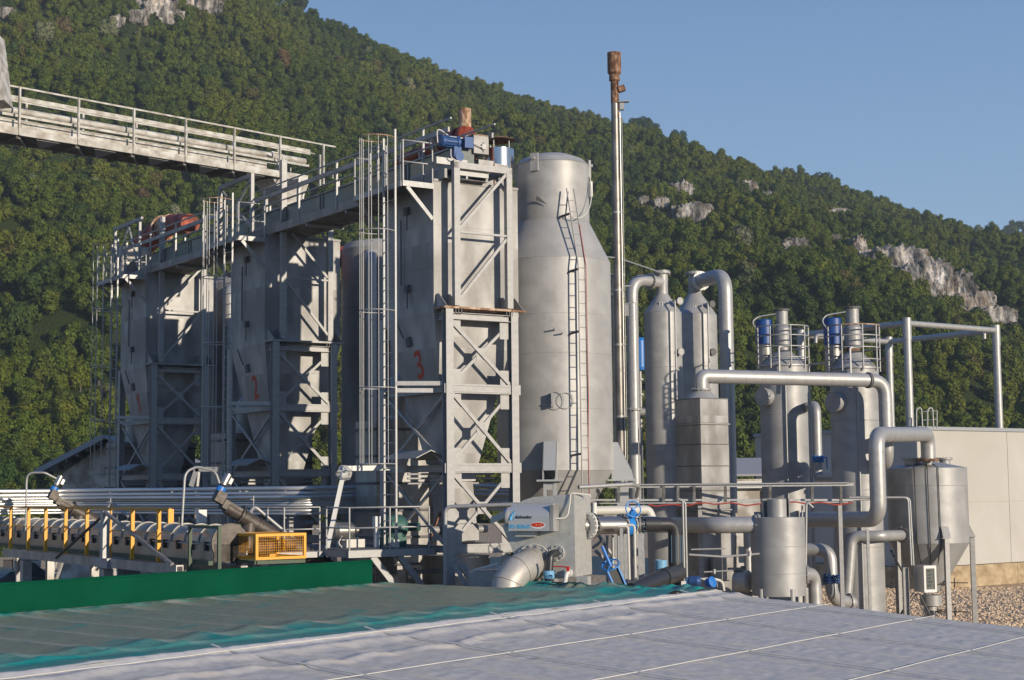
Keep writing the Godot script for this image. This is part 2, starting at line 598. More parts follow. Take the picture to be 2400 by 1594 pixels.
func tree(called: String, label: String, group: String, at: Vector3, r: float, h: float, variant: int, c: Color, turn: float):
	var o := thing(called, label, "tree", at, group, turn)
	var b := MeshInstance3D.new(); b.mesh = trunks[variant % trunks.size()]; b.material_override = M["bark"]; b.name = "trunk"
	o.add_child(b, true)
	var k := MeshInstance3D.new(); k.mesh = crowns_near[variant % crowns_near.size()]; k.material_override = leaf_mat(c); k.name = "crown"
	o.add_child(k, true)
	k.scale = Vector3(r, h, r); b.scale = Vector3(r, h, r)
	k.position.y = r * 0.15; b.position.y = 0.15 * r

var rocks := []

func leaf_tone(x: float, z: float, rg: RandomNumberGenerator) -> Color:
	var t := tone_noise.get_noise_2d(x, z) * 0.95 + rg.randfn() * 0.2
	var c := Color(0.082, 0.113, 0.014)
	if t < -0.15: c = c.lerp(Color(0.042, 0.070, 0.013), clampf((-t - 0.15) * 2.2, 0, 1))
	else: c = c.lerp(Color(0.118, 0.134, 0.014), clampf((t + 0.15) * 1.3, 0, 1))
	var q := rg.randf()
	if q < 0.014: c = c.lerp(Color(0.115, 0.085, 0.03), 0.7)
	elif q < 0.022: c = c.lerp(Color(0.17, 0.18, 0.09), 0.6)
	return c

func forest():
	mat("bark", Color(0.09, 0.075, 0.06), 0.9)
	for i in 5: crowns_far.append(crown_mesh(100 + i, 1900, 0.095, 1.0 if i < 3 else 1.25))
	for i in 5: crowns_near.append(crown_mesh(200 + i, 3600, 0.082, 1.0 if i < 3 else 1.25))
	for i in 3: trunks.append(trunk_mesh(300 + i))
	var rg := RandomNumberGenerator.new(); rg.seed = 77
	var all := []
	var z := -180.0
	while z > -665.0:
		var sp := lerpf(3.15, 3.5, clampf((-z - 200.0) / 400.0, 0, 1))
		var x := z * 0.385
		while x < -z * 0.385:
			var p := Vector3(x + rg.randf_range(-0.4, 0.4) * sp, 0, z + rg.randf_range(-0.4, 0.4) * sp)
			var r := along(ridge, p.x)
			if p.z < foot(p.x) + 2.0 and p.z > r.y - 16.0:
				p.y = hill(p.x, p.z)
				var ok := true
				var small := 1.0
				for q in rocks:
					var dd: Vector3 = p - q[0]
					if absf(dd.x) < q[1] and dd.z > -5.0 and dd.z < 7.0: ok = dd.z > 2.0 and rg.randf() < 0.5; small = 0.5
				if ok: all.append([p, small * rg.randf_range(1.35, 2.5) * (1.2 if rg.randf() < 0.15 else 1.0), leaf_tone(p.x, p.z, rg), rg.randi(), rg.randf() * TAU])
			x += sp
		z -= sp
	# the nearest trees are trees of their own, the rest one forest
	var near := 0
	var rest := []
	for t in all:
		var v := seen(t[0] + Vector3(0, 3, 0))
		if near < 295 and t[0].z > -262.0 and v.x > -30.0 and v.x < 1250.0:
			near += 1
			var cc: Color = t[2]
			cc = Color(snappedf(cc.r, 0.012), snappedf(cc.g, 0.012), snappedf(cc.b, 0.006))
			var rr: float = t[1] * 1.06
			tree("broadleaf_tree", "green broadleaf tree among many at the foot of the wooded hillside", "trees at the foot of the hillside", t[0], rr, rr * rg.randf_range(0.95, 1.25), t[3], cc, t[4])
		else: rest.append(t)
	var fz := -900.0
	while fz > -985.0:
		var fx := 190.0
		while fx < 400.0:
			var p := Vector3(fx + rg.randf_range(-3, 3), 0, fz + rg.randf_range(-3, 3))
			p.y = far_hill(p.x, p.z)
			rest.append([p, rg.randf_range(2.6, 4.2), leaf_tone(p.x, p.z, rg), rg.randi(), rg.randf() * TAU])
			fx += 5.2
		fz -= 5.2
	fz = -735.0
	while fz > -900.0:
		var fx := 150.0
		while fx < 380.0:
			var p := Vector3(fx + rg.randf_range(-3, 3), 0, fz + rg.randf_range(-3, 3))
			p.y = far_hill(p.x, p.z)
			rest.append([p, rg.randf_range(2.6, 4.2), leaf_tone(p.x, p.z, rg), rg.randi(), rg.randf() * TAU])
			fx += 6.0
		fz -= 6.0
	var root := thing("forest", "dense green forest covering the whole hillside up to the ridge", "forest", Vector3(0, 0, -300))
	tag(root, "", "", "", "stuff")
	for k in crowns_far.size():
		var mine := []
		for t in rest:
			if t[3] % crowns_far.size() == k: mine.append(t)
		var mm := MultiMesh.new()
		mm.transform_format = MultiMesh.TRANSFORM_3D
		mm.use_colors = true
		mm.mesh = crowns_far[k]
		mm.instance_count = mine.size()
		for i in mine.size():
			var t: Array = mine[i]
			var bs := Basis(Vector3.UP, t[4]).scaled(Vector3(t[1], t[1] * rg.randf_range(0.9, 1.25), t[1]))
			mm.set_instance_transform(i, Transform3D(bs, t[0] - root.position + Vector3(0, 0.1 * t[1], 0)))
			mm.set_instance_color(i, t[2])
		var mi := MultiMeshInstance3D.new()
		mi.multimesh = mm
		mi.material_override = M["leaf"]
		mi.name = "tree_canopy"
		root.add_child(mi, true)
	print("trees ", all.size(), " rest ", rest.size(), " near ", near)
	# trees that stand out
	var odd := [
		[405, 540, 36, "tree", "pale grey-green tree in blossom just left above the lowest orange duct", Color(0.19, 0.20, 0.11)],
		[958, 225, 24, "tree", "pale flowering tree high on the slope above the red duct", Color(0.20, 0.20, 0.10)],
		[1738, 600, 42, "tree", "pale flowering tree on the slope above the right hand scrubber pipes", Color(0.16, 0.17, 0.10)],
		[105, 110, 36, "tree", "pale flowering tree near the top left corner below the rocks", Color(0.17, 0.18, 0.09)],
		[255, 100, 34, "tree", "pale flowering tree beside the rocks at the top of the hill", Color(0.17, 0.18, 0.09)],
		[75, 470, 40, "tree", "pale leaved tree under the inclined white conveyor bridge", Color(0.14, 0.16, 0.09)],
		[665, 175, 36, "tree", "reddish brown tree on the upper slope left of the crest", Color(0.13, 0.085, 0.035)],
		[145, 92, 34, "tree", "brownish tree beside the pale one near the top left corner", Color(0.12, 0.09, 0.035)],
		[335, 490, 30, "tree", "small brown tree left of the pale blossoming tree", Color(0.11, 0.075, 0.04)],
		[1492, 296, 26, "tree", "left one of three dark trees on the crest right of the tall flare stack", Color(0.03, 0.055, 0.022)],
		[1512, 300, 30, "tree", "middle one of three dark trees on the crest right of the tall flare stack", Color(0.03, 0.055, 0.022)],
		[1534, 310, 24, "tree", "right one of three dark trees on the crest right of the tall flare stack", Color(0.03, 0.055, 0.022)],
		[1590, 325, 30, "tree", "round dark tree alone on the crest right of the group of three", Color(0.03, 0.058, 0.022)],
		[1850, 412, 26, "tree", "pointed dark tree standing above the middle of the right crest", Color(0.03, 0.05, 0.02)],
		[1932, 442, 34, "tree", "wide dark tree standing above the crest, second from its right end", Color(0.03, 0.055, 0.024)],
		[2085, 500, 34, "tree", "dark tree at the right end of the near crest", Color(0.03, 0.055, 0.024)],
		[700, 22, 34, "tree", "tall dark tree where the crest leaves the top of the picture", Color(0.035, 0.055, 0.025)]]
	for q in odd:
		var p := hit(q[0], q[1])
		if q[1] < 520 and q[0] > 1400 or q[0] == 700:
			var rr := along(ridge, spot(q[0], q[1], 600).x)
			p = spot(q[0], q[1], -rr.y); p.y = hill(p.x, p.z)
		var r: float = q[2] * px(-p.z) * (0.85 if q[0] > 1400 and q[1] < 520 else 0.8)
		p.y = hill(p.x, p.z)
		tree("hillside_tree", q[4], "", p, r, r * 1.15, int(q[0]), q[5], q[0])

func rock_patch(s: Shape, ce: Vector3, w: float, h: float, tilt: float, sd: int, depth: float):
	var nn := FastNoiseLite.new(); nn.seed = sd; nn.frequency = 0.11; nn.fractal_octaves = 5
	var tn := Vector3(1, 0, 0.1).normalized()
	var out := Vector3(0.12, 0, 1).normalized().rotated(tn, -tilt).normalized()
	var up := out.cross(tn).normalized()
	if up.y < 0: up = -up
	var N := 60
	var g := []
	for j in N + 1:
		var row := []
		for i in N + 1:
			var a := (float(i) / N - 0.5) * 2.0; var b := (float(j) / N - 0.5) * 2.0
			var P := ce + tn * a * w / 2.0 + up * b * h / 2.0
			var e := pow(absf(a), 2.6) + pow(absf(b), 2.4) + nn.get_noise_2d(a * 22.0, b * 22.0 + sd) * 0.75
			var d := depth * (1.0 - smoothstep(0.55, 1.15, e) * 2.6)
			var k := absf(nn.get_noise_3d(P.x * 2.0, P.y * 0.35, P.z * 2.0))
			d += depth * (nn.get_noise_3d(P.x * 0.7, P.y * 0.3, P.z) * 1.2 - k * 0.9)
			d += depth * 0.2 * nn.get_noise_3d(P.x * 4.5, P.y * 2.2, P.z * 4.5) + depth * 0.3 * snappedf(nn.get_noise_3d(P.x * 0.5, P.y * 1.6 + P.x * 0.2, P.z), 0.25)
			var q := 0.72 + 0.7 * nn.get_noise_3d(P.x * 2.5, P.y * 0.7, P.z) + k * 0.9  # cracks coloured darker, their shade painted into the vertex colours
			var c := Color(0.40, 0.37, 0.33) * q * q * 1.1
			if nn.get_noise_3d(P.x, P.y * 0.6 + 50, P.z) > 0.3: c = c.lerp(Color(0.36, 0.26, 0.17), 0.45)
			row.append([P + out * d, c])
		g.append(row)
	for j in N:
		for i in N:
			var A = g[j][i]; var B = g[j][i + 1]; var C = g[j + 1][i + 1]; var D = g[j + 1][i]
			s.col = A[1]; s.tri(A[0], B[0], C[0], out)
			s.col = C[1]; s.tri(A[0], C[0], D[0], out)

func add_rock(label: String, list: Array):
	var s := Shape.new(); s.colored = true
	var first := Vector3.ZERO
	for q in list:            # x, y, width, height in photo pixels, tilt
		var p := hit(q[0], q[1])
		if first == Vector3.ZERO: first = p
		var m := px(-p.z)
		var w: float = q[2] * m * 1.15; var h: float = q[3] * m * 1.15
		p += Vector3(0.0, 1.2, 1.2)
		rock_patch(s, p, w, h, q[4], int(q[0] + q[1]), clampf(h * 0.12, 0.8, 2.6))
		rocks.append([p, w * 0.48])
	solo("rock_outcrop", s, M["rock"], label, "rock", first)

func land():
	lay_ridges()
	var g := Shape.new()
	g.quad(Vector3(-1500, 0, 300), Vector3(1500, 0, 300), Vector3(1500, 0, -1500), Vector3(-1500, 0, -1500), Vector3.UP)
	structure("ground", g, M["gravel"])
	structure("hill", sheet(hill, -330, 330, -186, -720, 6.0, Color(0.030, 0.042, 0.010)), M["slope"])
	structure("far_hill", sheet(far_hill, 60, 620, -712, -1060, 10.0, Color(0.03, 0.042, 0.012)), M["slope"])
	add_rock("long grey limestone cliff running down the right side of the hill", [[2105, 640, 140, 105, 0.35], [2170, 680, 120, 120, 0.35], [2225, 700, 110, 110, 0.35], [2285, 725, 90, 70, 0.35], [2340, 755, 80, 50, 0.4]])
	add_rock("slender grey rock spire just left of the long cliff", [[2012, 606, 36, 80, 0.25]])
	add_rock("small pale rock patch left of the rock spire", [[1862, 592, 60, 44, 0.4]])
	add_rock("tiny rock patch above and between the spire and the pale patch", [[1953, 573, 26, 18, 0.4]])
	add_rock("tall split rock face on the slope beside the flare stack", [[1597, 476, 56, 84, 0.3], [1624, 515, 84, 56, 0.35], [1566, 460, 34, 42, 0.3]])
	add_rock("low rust stained rock left of the tall split rock face", [[1548, 490, 36, 30, 0.4], [1508, 482, 22, 24, 0.4]])
	add_rock("pale rock knob right of the tall split rock face", [[1746, 458, 54, 48, 0.35]])
	add_rock("small pale rock right of the rock knob", [[1800, 478, 36, 40, 0.4]])
	add_rock("thin rock ledge below the right hand crest", [[1966, 513, 54, 34, 0.4]])
	add_rock("large pale rock face at the top edge of the hill", [[375, 34, 76, 84, 0.3], [402, 56, 56, 44, 0.3], [350, 26, 60, 70, 0.3]])
	add_rock("pale rock face right of the largest one at the top edge", [[476, 26, 90, 80, 0.3]])
	add_rock("small rock under the large pale rock face", [[325, 52, 48, 40, 0.35]])
	add_rock("pale rock block below the large rocks near the top left", [[274, 72, 34, 54, 0.3]])
	add_rock("pale rock at the left edge near the top of the hill", [[14, 46, 44, 32, 0.35]])
	forest()

func cyl(s: Shape, base: Vector3, r: float, y0: float, y1: float, sides := 40, cap := true):
	var b := Vector3(base.x, 0, base.z)
	s.lathe(b, [Vector2(0, y0), Vector2(r, y0), Vector2(r, y1), Vector2(0, y1)] if cap else [Vector2(r, y0), Vector2(r, y1)], sides)

# a railing: posts, rails at the given heights above the base line
func railing(root: Node3D, pts: Array, base: float, heights: Array, m: Material, r := 0.022, spacing := 1.2):
	for i in pts.size() - 1:
		var a: Vector3 = pts[i]; var b: Vector3 = pts[i + 1]
		var n := maxi(1, int(round(a.distance_to(b) / spacing)))
		for k in n + 1:
			if k == n and i < pts.size() - 2: continue
			var p := a.lerp(b, float(k) / n)
			var s := Shape.new(); s.rod(Vector3(p.x, base, p.z), Vector3(p.x, heights[0] + base, p.z), r, 6)
			part("railing_post", s, m, root)
	for h in heights:
		var s := Shape.new()
		var q := []
		for p in pts: q.append(Vector3(p.x, base + h, p.z))
		s.tube(q, r * 0.9, 6)
		part("rail", s, m, root)

func caged_ladder(root: Node3D, top: float, bottom: float, cage_from: float):
	var lad := Node3D.new(); lad.name = "caged_ladder"; root.add_child(lad, true)
	for v in [0.2, 0.76]:
		var s := Shape.new(); s.beam(pl(-0.92, v, bottom), pl(-0.92, v, top - (0.12 if v > 0.5 else 0.0)), 0.045, 0.045, PA)
		part("rail", s, M["galv"], lad)
	var y := bottom + 0.25
	while y < top - 0.9:
		var s := Shape.new(); s.rod(pl(-0.92, 0.2, y), pl(-0.92, 0.76, y), 0.013, 5)
		part("rung", s, M["rail"], lad)
		y += 0.3
	var ce := Vector2(-1.26, 0.48)
	for h in [cage_from, 6.52, 8.32, 10.2, 12.42]:
		var s := Shape.new()
		var p := []
		for i in 17:
			var a := lerpf(-2.35, 2.35, i / 16.0)
			p.append(pl(ce.x - cos(a) * 0.41, ce.y + sin(a) * 0.41, h))
		p.push_front(pl(-0.92, 0.2, h)); p.append(pl(-0.92, 0.76, h))
		s.tube(p, 0.014, 5)
		part("hoop", s, M["rust_light"] if h > 12.0 else M["rail"], lad)
	for i in 7:
		var a := lerpf(-1.75, 1.75, i / 6.0)
		var s := Shape.new()
		var q := pl(ce.x - cos(a) * 0.40, ce.y + sin(a) * 0.40, 0)
		s.beam(q + Vector3(0, cage_from, 0), q + Vector3(0, 12.44, 0), 0.022, 0.010, PB)
		part("strap", s, M["galv"], lad)

func tower(k: int, num: String, label: String):
	voff = k * 9.4
	var root := thing("gasifier_tower", label, "tower", pl(0, 0, 0), "gasifier towers in a row", PBAS.get_euler().y)
	var W := 2.4
	# the square bin
	var s := Shape.new()
	var yb := 8.32; var yt := 11.5
	for f in [[0, 0, W, 0], [W, 0, W, W], [W, W, 0, W], [0, W, 0, 0]]:
		s.quad(pl(f[0], f[1], yb), pl(f[2], f[3], yb), pl(f[2], f[3], yt), pl(f[0], f[1], yt), (pl((f[0] + f[2]) / 2.0, (f[1] + f[3]) / 2.0, 0) - pl(W / 2, W / 2, 0)))
	s.quad(pl(0.02, 0.02, yt - 0.35), pl(W - 0.02, 0.02, yt - 0.35), pl(W - 0.02, W - 0.02, yt - 0.35), pl(0.02, W - 0.02, yt - 0.35), Vector3.UP)
	part("bin", s, M["plate"], root)
	s = Shape.new()
	for f in [[0, 0, W, 0], [W, 0, W, W], [W, W, 0, W], [0, W, 0, 0]]:
		s.beam(pl(f[0], f[1], yt - 0.03), pl(f[2], f[3], yt - 0.03), 0.05, 0.06)
	part("rim", s, M["plate"], root)
	s = Shape.new()
	for yy in [9.4, 10.5]:
		s.beam(pl(-0.004, 0, yy), pl(-0.004, W, yy), 0.006, 0.008)
		s.beam(pl(0, -0.004, yy - 0.1), pl(W, -0.004, yy - 0.1), 0.006, 0.006)
	part("weld_seam", s, M["plate"], root)
	# the hopper under it
	s = Shape.new()
	var ta := [pl(0, 0, yb), pl(W, 0, yb), pl(W, W, yb), pl(0, W, yb)]
	var tb := [pl(0.4, 0.15, 4.75), pl(1.3, 0.15, 4.75), pl(1.3, 1.05, 4.75), pl(0.4, 1.05, 4.75)]
	for i in 4:
		var j := (i + 1) % 4
		s.quad(ta[i], ta[j], tb[j], tb[i], (ta[i] + ta[j]) / 2.0 - pl(W / 2, W / 2, yb) + Vector3(0, -0.3, 0))
	part("hopper", s, M["plate"], root)
	# hatch levers on the shaded side and the painted number
	s = Shape.new()
	for q in [[1.15, 10.9], [1.15, 9.0]]:
		pbox(s, -0.07, -0.005, q[0] - 0.05, q[0] + 0.15, q[1] - 0.10, q[1] + 0.08)
		s.rod(pl(-0.09, q[0] - 0.05, q[1] + 0.05), pl(-0.09, q[0] - 0.05, q[1] - 0.5), 0.018, 6)
	s.rod(pl(-0.06, 1.45, 10.7), pl(-0.06, 1.45, 9.1), 0.02, 6)
	part("hatch_lock", s, M["grate"], root)
	var e1: Vector3 = (tb[0] - ta[0]).normalized(); var e2 := -PA
	var nrm := e2.cross(-e1).normalized()
	if nrm.dot(PB) > 0: nrm = -nrm
	var dn: Vector3 = ((tb[0] + tb[3]) / 2.0 - (ta[0] + ta[3]) / 2.0).normalized()
	var upv := -dn
	var rx := upv.cross(nrm).normalized()
	var mid: Vector3 = (ta[0] + ta[3]) / 2.0 + dn * 1.22 + nrm * 0.004 - PA * 0.08
	text3("painted_number", num, 0.95, M["red_paint"], Transform3D(Basis(rx, upv, nrm), mid - nrm * 0.001), root, true, 0.72)
	s = Shape.new()
	s.box((ta[0] + ta[3]) / 2.0 + dn * 0.62 + nrm * 0.04 + PA * 0.15, Vector3(0.18, 0.22, 0.07), Basis(rx, upv, nrm))
	s.beam((ta[0] + ta[3]) / 2.0 + dn * 0.5 + nrm * 0.09 + PA * 0.28, (ta[0] + ta[3]) / 2.0 + dn * 0.02 + nrm * 0.09 + PA * 0.5, 0.03, 0.03)
	part("hatch_lock", s, M["grate"], root)
	# upper frame standing on the ledge
	for u in [0.38, 1.86]:
		s = Shape.new()
		var yy := 11.85
		if u < 1.0: yy = [11.9, 13.6, 13.35][k]
		s.beam(pl(u, -0.4, 8.45), pl(u, -0.4, yy), 0.16, 0.13, PA)
		part("upper_column", s, M["steel"], root)
	s = Shape.new(); s.beam(pl(0.3, -0.4, 11.79), pl(1.94, -0.4, 11.79), 0.13, 0.15); part("upper_beam", s, M["steel"], root)
	for u in [0.38, 1.86]:
		s = Shape.new(); s.beam(pl(u, -0.33, 11.79), pl(u, 1.6, 11.79), 0.12, 0.15); part("upper_beam", s, M["steel"], root)
	s = Shape.new(); s.beam(pl(0.46, -0.42, 10.2), pl(1.78, -0.42, 10.2), 0.06, 0.05); part("upper_bar", s, M["steel"], root)
	for q in [[10.28, 11.7], [8.62, 10.12]]:
		s = Shape.new()
		if k == 1: s.beam(pl(0.46, -0.42, q[1]), pl(1.78, -0.42, q[0]), 0.05, 0.07)
		else: s.beam(pl(0.46, -0.42, q[0]), pl(1.78, -0.42, q[1]), 0.05, 0.07)
		part("upper_brace", s, M["steel"], root)
	s = Shape.new()
	s.beam(pl(0.42, -0.35, 11.3), pl(0.42, 0.05, 11.68), 0.06, 0.06); s.beam(pl(1.82, -0.35, 11.3), pl(1.82, 0.05, 11.68), 0.06, 0.06)
	part("knee_brace", s, M["steel"], root)
	# ledge between upper and lower frame
	s = Shape.new(); pbox(s, -0.02, 2.25, -0.52, -0.02, 8.37, 8.42); part("ledge", s, M["rust_light"] if k == 0 else M["plate"], root)
	for u in [0.06, 0.36, 1.86, 2.2]:
		s = Shape.new()
		s.ngon_plate([pl(u, -0.5, 8.42), pl(u, -0.005, 8.42), pl(u, -0.005, 8.75), pl(u, -0.12, 8.75)], PB * 0.02)
		part("gusset", s, M["plate"], root)
	for u in [0.30, 0.38, 0.46, 1.72, 1.80, 1.88]:
		s = Shape.new(); pbox(s, u - 0.012, u + 0.012, -0.5, -0.3, 8.25, 8.365); part("stiffener", s, M["grate"], root)
	# lower frame
	for u in [0.13, 1.95]:
		for v in [-0.4, 2.6]:
			s = Shape.new(); s.ibeam(pl(u, v, 0), pl(u, v, 8.36), 0.2, 0.2, 0.016, PA if v < 0 else PB)
			part("column", s, M["steel"], root)
	for y in [8.2, 6.5, 4.65, 2.78]:
		s = Shape.new(); s.ibeam(pl(0.24, -0.4, y), pl(1.84, -0.4, y), 0.16, 0.16); part("beam", s, M["steel"], root)
		s = Shape.new(); s.ibeam(pl(0.13, -0.29, y), pl(0.13, 2.49, y), 0.14, 0.16); part("beam", s, M["steel"], root)
		s = Shape.new(); s.ibeam(pl(1.95, -0.29, y), pl(1.95, 2.49, y), 0.14, 0.16); part("beam", s, M["steel"], root)
	for y in [6.5, 4.65, 2.78]:
		s = Shape.new(); s.beam(pl(0.0, -0.45, y), pl(2.12, -0.45, y), 0.02, 0.22); pbox(s, 1.98, 2.1, -0.5, -0.3, y - 0.12, y + 0.12)
		part("splice_plate", s, M["steel"], root)
	var bays := [[6.62, 8.05], [4.78, 6.38], [2.92, 4.52], [0.6, 2.62]]
	for b in bays:
		s = Shape.new(); s.beam(pl(0.24, -0.42, b[1]), pl(1.84, -0.42, b[0]), 0.05, 0.08); part("cross_brace", s, M["steel"], root)
		s = Shape.new(); s.beam(pl(0.24, -0.36, b[0]), pl(1.84, -0.36, b[1]), 0.05, 0.07); part("cross_brace", s, M["steel"], root)
		s = Shape.new(); pbox(s, 0.92, 1.16, -0.40, -0.385, (b[0] + b[1]) / 2 - 0.14, (b[0] + b[1]) / 2 + 0.14); part("gusset", s, M["steel"], root)
		for u in [0.36, 1.72]:
			for yy in [b[0] + 0.12, b[1] - 0.12]:
				s = Shape.new(); pbox(s, u - 0.13, u + 0.13, -0.394, -0.38, yy - 0.22, yy + 0.22); part("gusset", s, M["steel"], root)
	for b in [[4.78, 6.38], [2.92, 4.52]]:
		s = Shape.new(); s.beam(pl(0.10, -0.2, b[0]), pl(0.10, 2.4, b[1]), 0.05, 0.07); part("cross_brace", s, M["steel"], root)
		s = Shape.new(); s.beam(pl(0.16, -0.2, b[1]), pl(0.16, 2.4, b[0]), 0.05, 0.07); part("cross_brace", s, M["steel"], root)
	# chute below the hopper
	s = Shape.new()
	pbox(s, 0.45, 1.25, 0.2, 1.0, 4.35, 4.75)
	part("slide_gate", s, M["galv"], root)
	s = Shape.new()
	s.hexa([pl(0.55, 0.25, 3.35), pl(1.3, 0.25, 3.35), pl(1.3, 0.95, 3.35), pl(0.55, 0.95, 3.35), pl(0.45, 0.25, 4.34), pl(1.2, 0.25, 4.34), pl(1.2, 0.95, 4.34), pl(0.45, 0.95, 4.34)])
	part("chute", s, M["plate"], root)
	s = Shape.new(); pbox(s, 0.5, 1.3, 0.15, 1.05, 2.95, 3.34); s.rod(pl(0.2, 0.6, 3.2), pl(1.8, 0.6, 3.2), 0.09, 12)
	part("rotary_valve", s, M["plate"], root)
	s = Shape.new(); pbox(s, 0.35, 1.5, 0.0, 1.2, 1.1, 2.6); part("ash_box", s, M["box_dark"], root)
	s = Shape.new()
	s.ngon_plate([pl(-0.55, -0.1, 4.88), pl(-0.15, -0.1, 5.06), pl(-0.15, 1.5, 5.06), pl(-0.55, 1.5, 4.88)], Vector3(0, 0.02, 0))
	s.ngon_plate([pl(-0.15, -0.1, 5.06), pl(0.35, -0.1, 4.86), pl(0.35, 1.5, 4.86), pl(-0.15, 1.5, 5.06)], Vector3(0, 0.02, 0))
	part("rain_cover", s, M["galv"], root)
	s = Shape.new()
	for y in [4.3, 4.42, 4.52]: s.rod(pl(-0.5, 0.4, y), pl(1.9, 0.4, y), 0.028, 6)
	part("feed_pipe", s, M["galv"], root)
	# platform along the shaded side with railing and brackets
	s = Shape.new(); pbox(s, -0.82, -0.01, 0.02, 2.4, 11.36, 11.385); part("platform_grating", s, M["grate"], root)
	s = Shape.new()
	s.beam(pl(-0.84, 0.0, 11.31), pl(0.0, 0.0, 11.31), 0.05, 0.13); s.beam(pl(-0.84, 0.03, 11.31), pl(-0.84, 2.4, 11.31), 0.05, 0.13)
	s.beam(pl(-0.84, 2.42, 11.31), pl(0.0, 2.42, 11.31), 0.05, 0.13)
	part("platform_frame", s, M["galv"], root)
	for v in [0.0, 2.4]:
		s = Shape.new(); s.beam(pl(-0.72, v, 11.24), pl(-0.03, v, 10.52), 0.05, 0.09); part("bracket", s, M["galv"], root)
	railing(root, [pl(-0.02, 0.0, 0), pl(-0.82, 0.0, 0), pl(-0.82, 0.14, 0)], 11.37, [0.97, 0.46], M["galv"], 0.023, 0.8)
	railing(root, [pl(-0.82, 0.82, 0), pl(-0.82, 2.4, 0), pl(-0.4, 2.4, 0)], 11.37, [0.97, 0.46], M["galv"], 0.023, 0.8)
	caged_ladder(root, 12.62, 2.6, 4.76)
	s = Shape.new(); s.beam(pl(-0.92, 0.2, 6.62), pl(0.1, -0.3, 6.62), 0.06, 0.1); s.beam(pl(-0.92, 0.25, 6.46), pl(-0.1, -0.1, 6.46), 0.05, 0.1)
	part("ladder_strut", s, M["galv"], root)
	voff = 0.0

func reactor(base: Vector3, label: String):
	var r := 0.97; var R := 1.5
	var root := thing("reactor_vessel", label, "tank", Vector3(base.x, 0, base.z), "reactor vessels behind the towers")
	var yb := 4.6; var y1 := 9.98; var y2 := 11.05; var yt := 12.55
	var s := Shape.new()
	s.lathe(root.position, [Vector2(0.55, 2.9), Vector2(0.75, 3.3), Vector2(R - 0.02, yb), Vector2(R, yb), Vector2(R, y1)], 56)
	s.lathe(root.position, [Vector2(R, y1), Vector2(r, y2), Vector2(r, yt), Vector2(r + 0.02, yt + 0.02), Vector2(r * 0.85, yt + 0.17), Vector2(r * 0.55, yt + 0.29), Vector2(r * 0.25, yt + 0.345), Vector2(0.0, yt + 0.36)], 56)
	part("shell", s, M["tank"], root)
	for y in [6.15, 7.55, 8.55, y1, y2, yt]:
		s = Shape.new()
		var rr: float = R if y <= y1 else r
		s.lathe(root.position, [Vector2(rr, y - 0.008), Vector2(rr + 0.006, y - 0.004), Vector2(rr + 0.006, y + 0.004), Vector2(rr, y + 0.008)], 56)
		part("weld_seam", s, M["tank"], root)
	s = Shape.new(); s.lathe(root.position, [Vector2(0.9, 2.2), Vector2(0.5, 2.95)], 30); part("lower_cone", s, M["tank"], root)
	# brackets with legs
	for a in [-6.0, 88.0, 190.0]:
		var d := Vector3(sin(deg_to_rad(a)), 0, cos(deg_to_rad(a)))
		var x := Vector3(d.z, 0, -d.x)
		var br := Node3D.new(); br.name = "support_bracket"; root.add_child(br, true)
		s = Shape.new()
		for sd in [-0.17, 0.15]:
			var o: Vector3 = root.position + x * sd
			s.ngon_plate([o + d * (R - 0.06) + Vector3(0, 4.37, 0), o + d * (R + 0.5) + Vector3(0, 4.37, 0), o + d * (R + 0.46) + Vector3(0, 4.6, 0), o + d * (R + 0.12) + Vector3(0, 5.32, 0), o + d * (R - 0.06) + Vector3(0, 5.32, 0)], x * 0.02)
		s.ngon_plate([root.position + d * (R + 0.46) - x * 0.17 + Vector3(0, 4.6, 0), root.position + d * (R + 0.46) + x * 0.17 + Vector3(0, 4.6, 0), root.position + d * (R + 0.12) + x * 0.17 + Vector3(0, 5.32, 0), root.position + d * (R + 0.12) - x * 0.17 + Vector3(0, 5.32, 0)], -d * 0.02)
		part("web", s, M["fan_cover"], br)
		s = Shape.new(); s.box(root.position + d * (R + 0.2) + Vector3(0, 4.35, 0), Vector3(0.62, 0.045, 0.75), Basis(x, Vector3.UP, d)); part("foot_plate", s, M["fan_cover"], br)
		s = Shape.new()
		var lg: Vector3 = root.position + d * (R + 0.22)
		for q in [-0.12, 0.12]: s.box(lg + x * q + Vector3(0, 2.15, 0), Vector3(0.08, 4.3, 0.3), Basis(x, Vector3.UP, d))
		for y in [4.2, 3.72, 3.1, 2.4]: s.box(lg + Vector3(0, y, 0), Vector3(0.155, 0.16, 0.28), Basis(x, Vector3.UP, d))
		part("leg", s, M["fan_cover"], br)
	return root

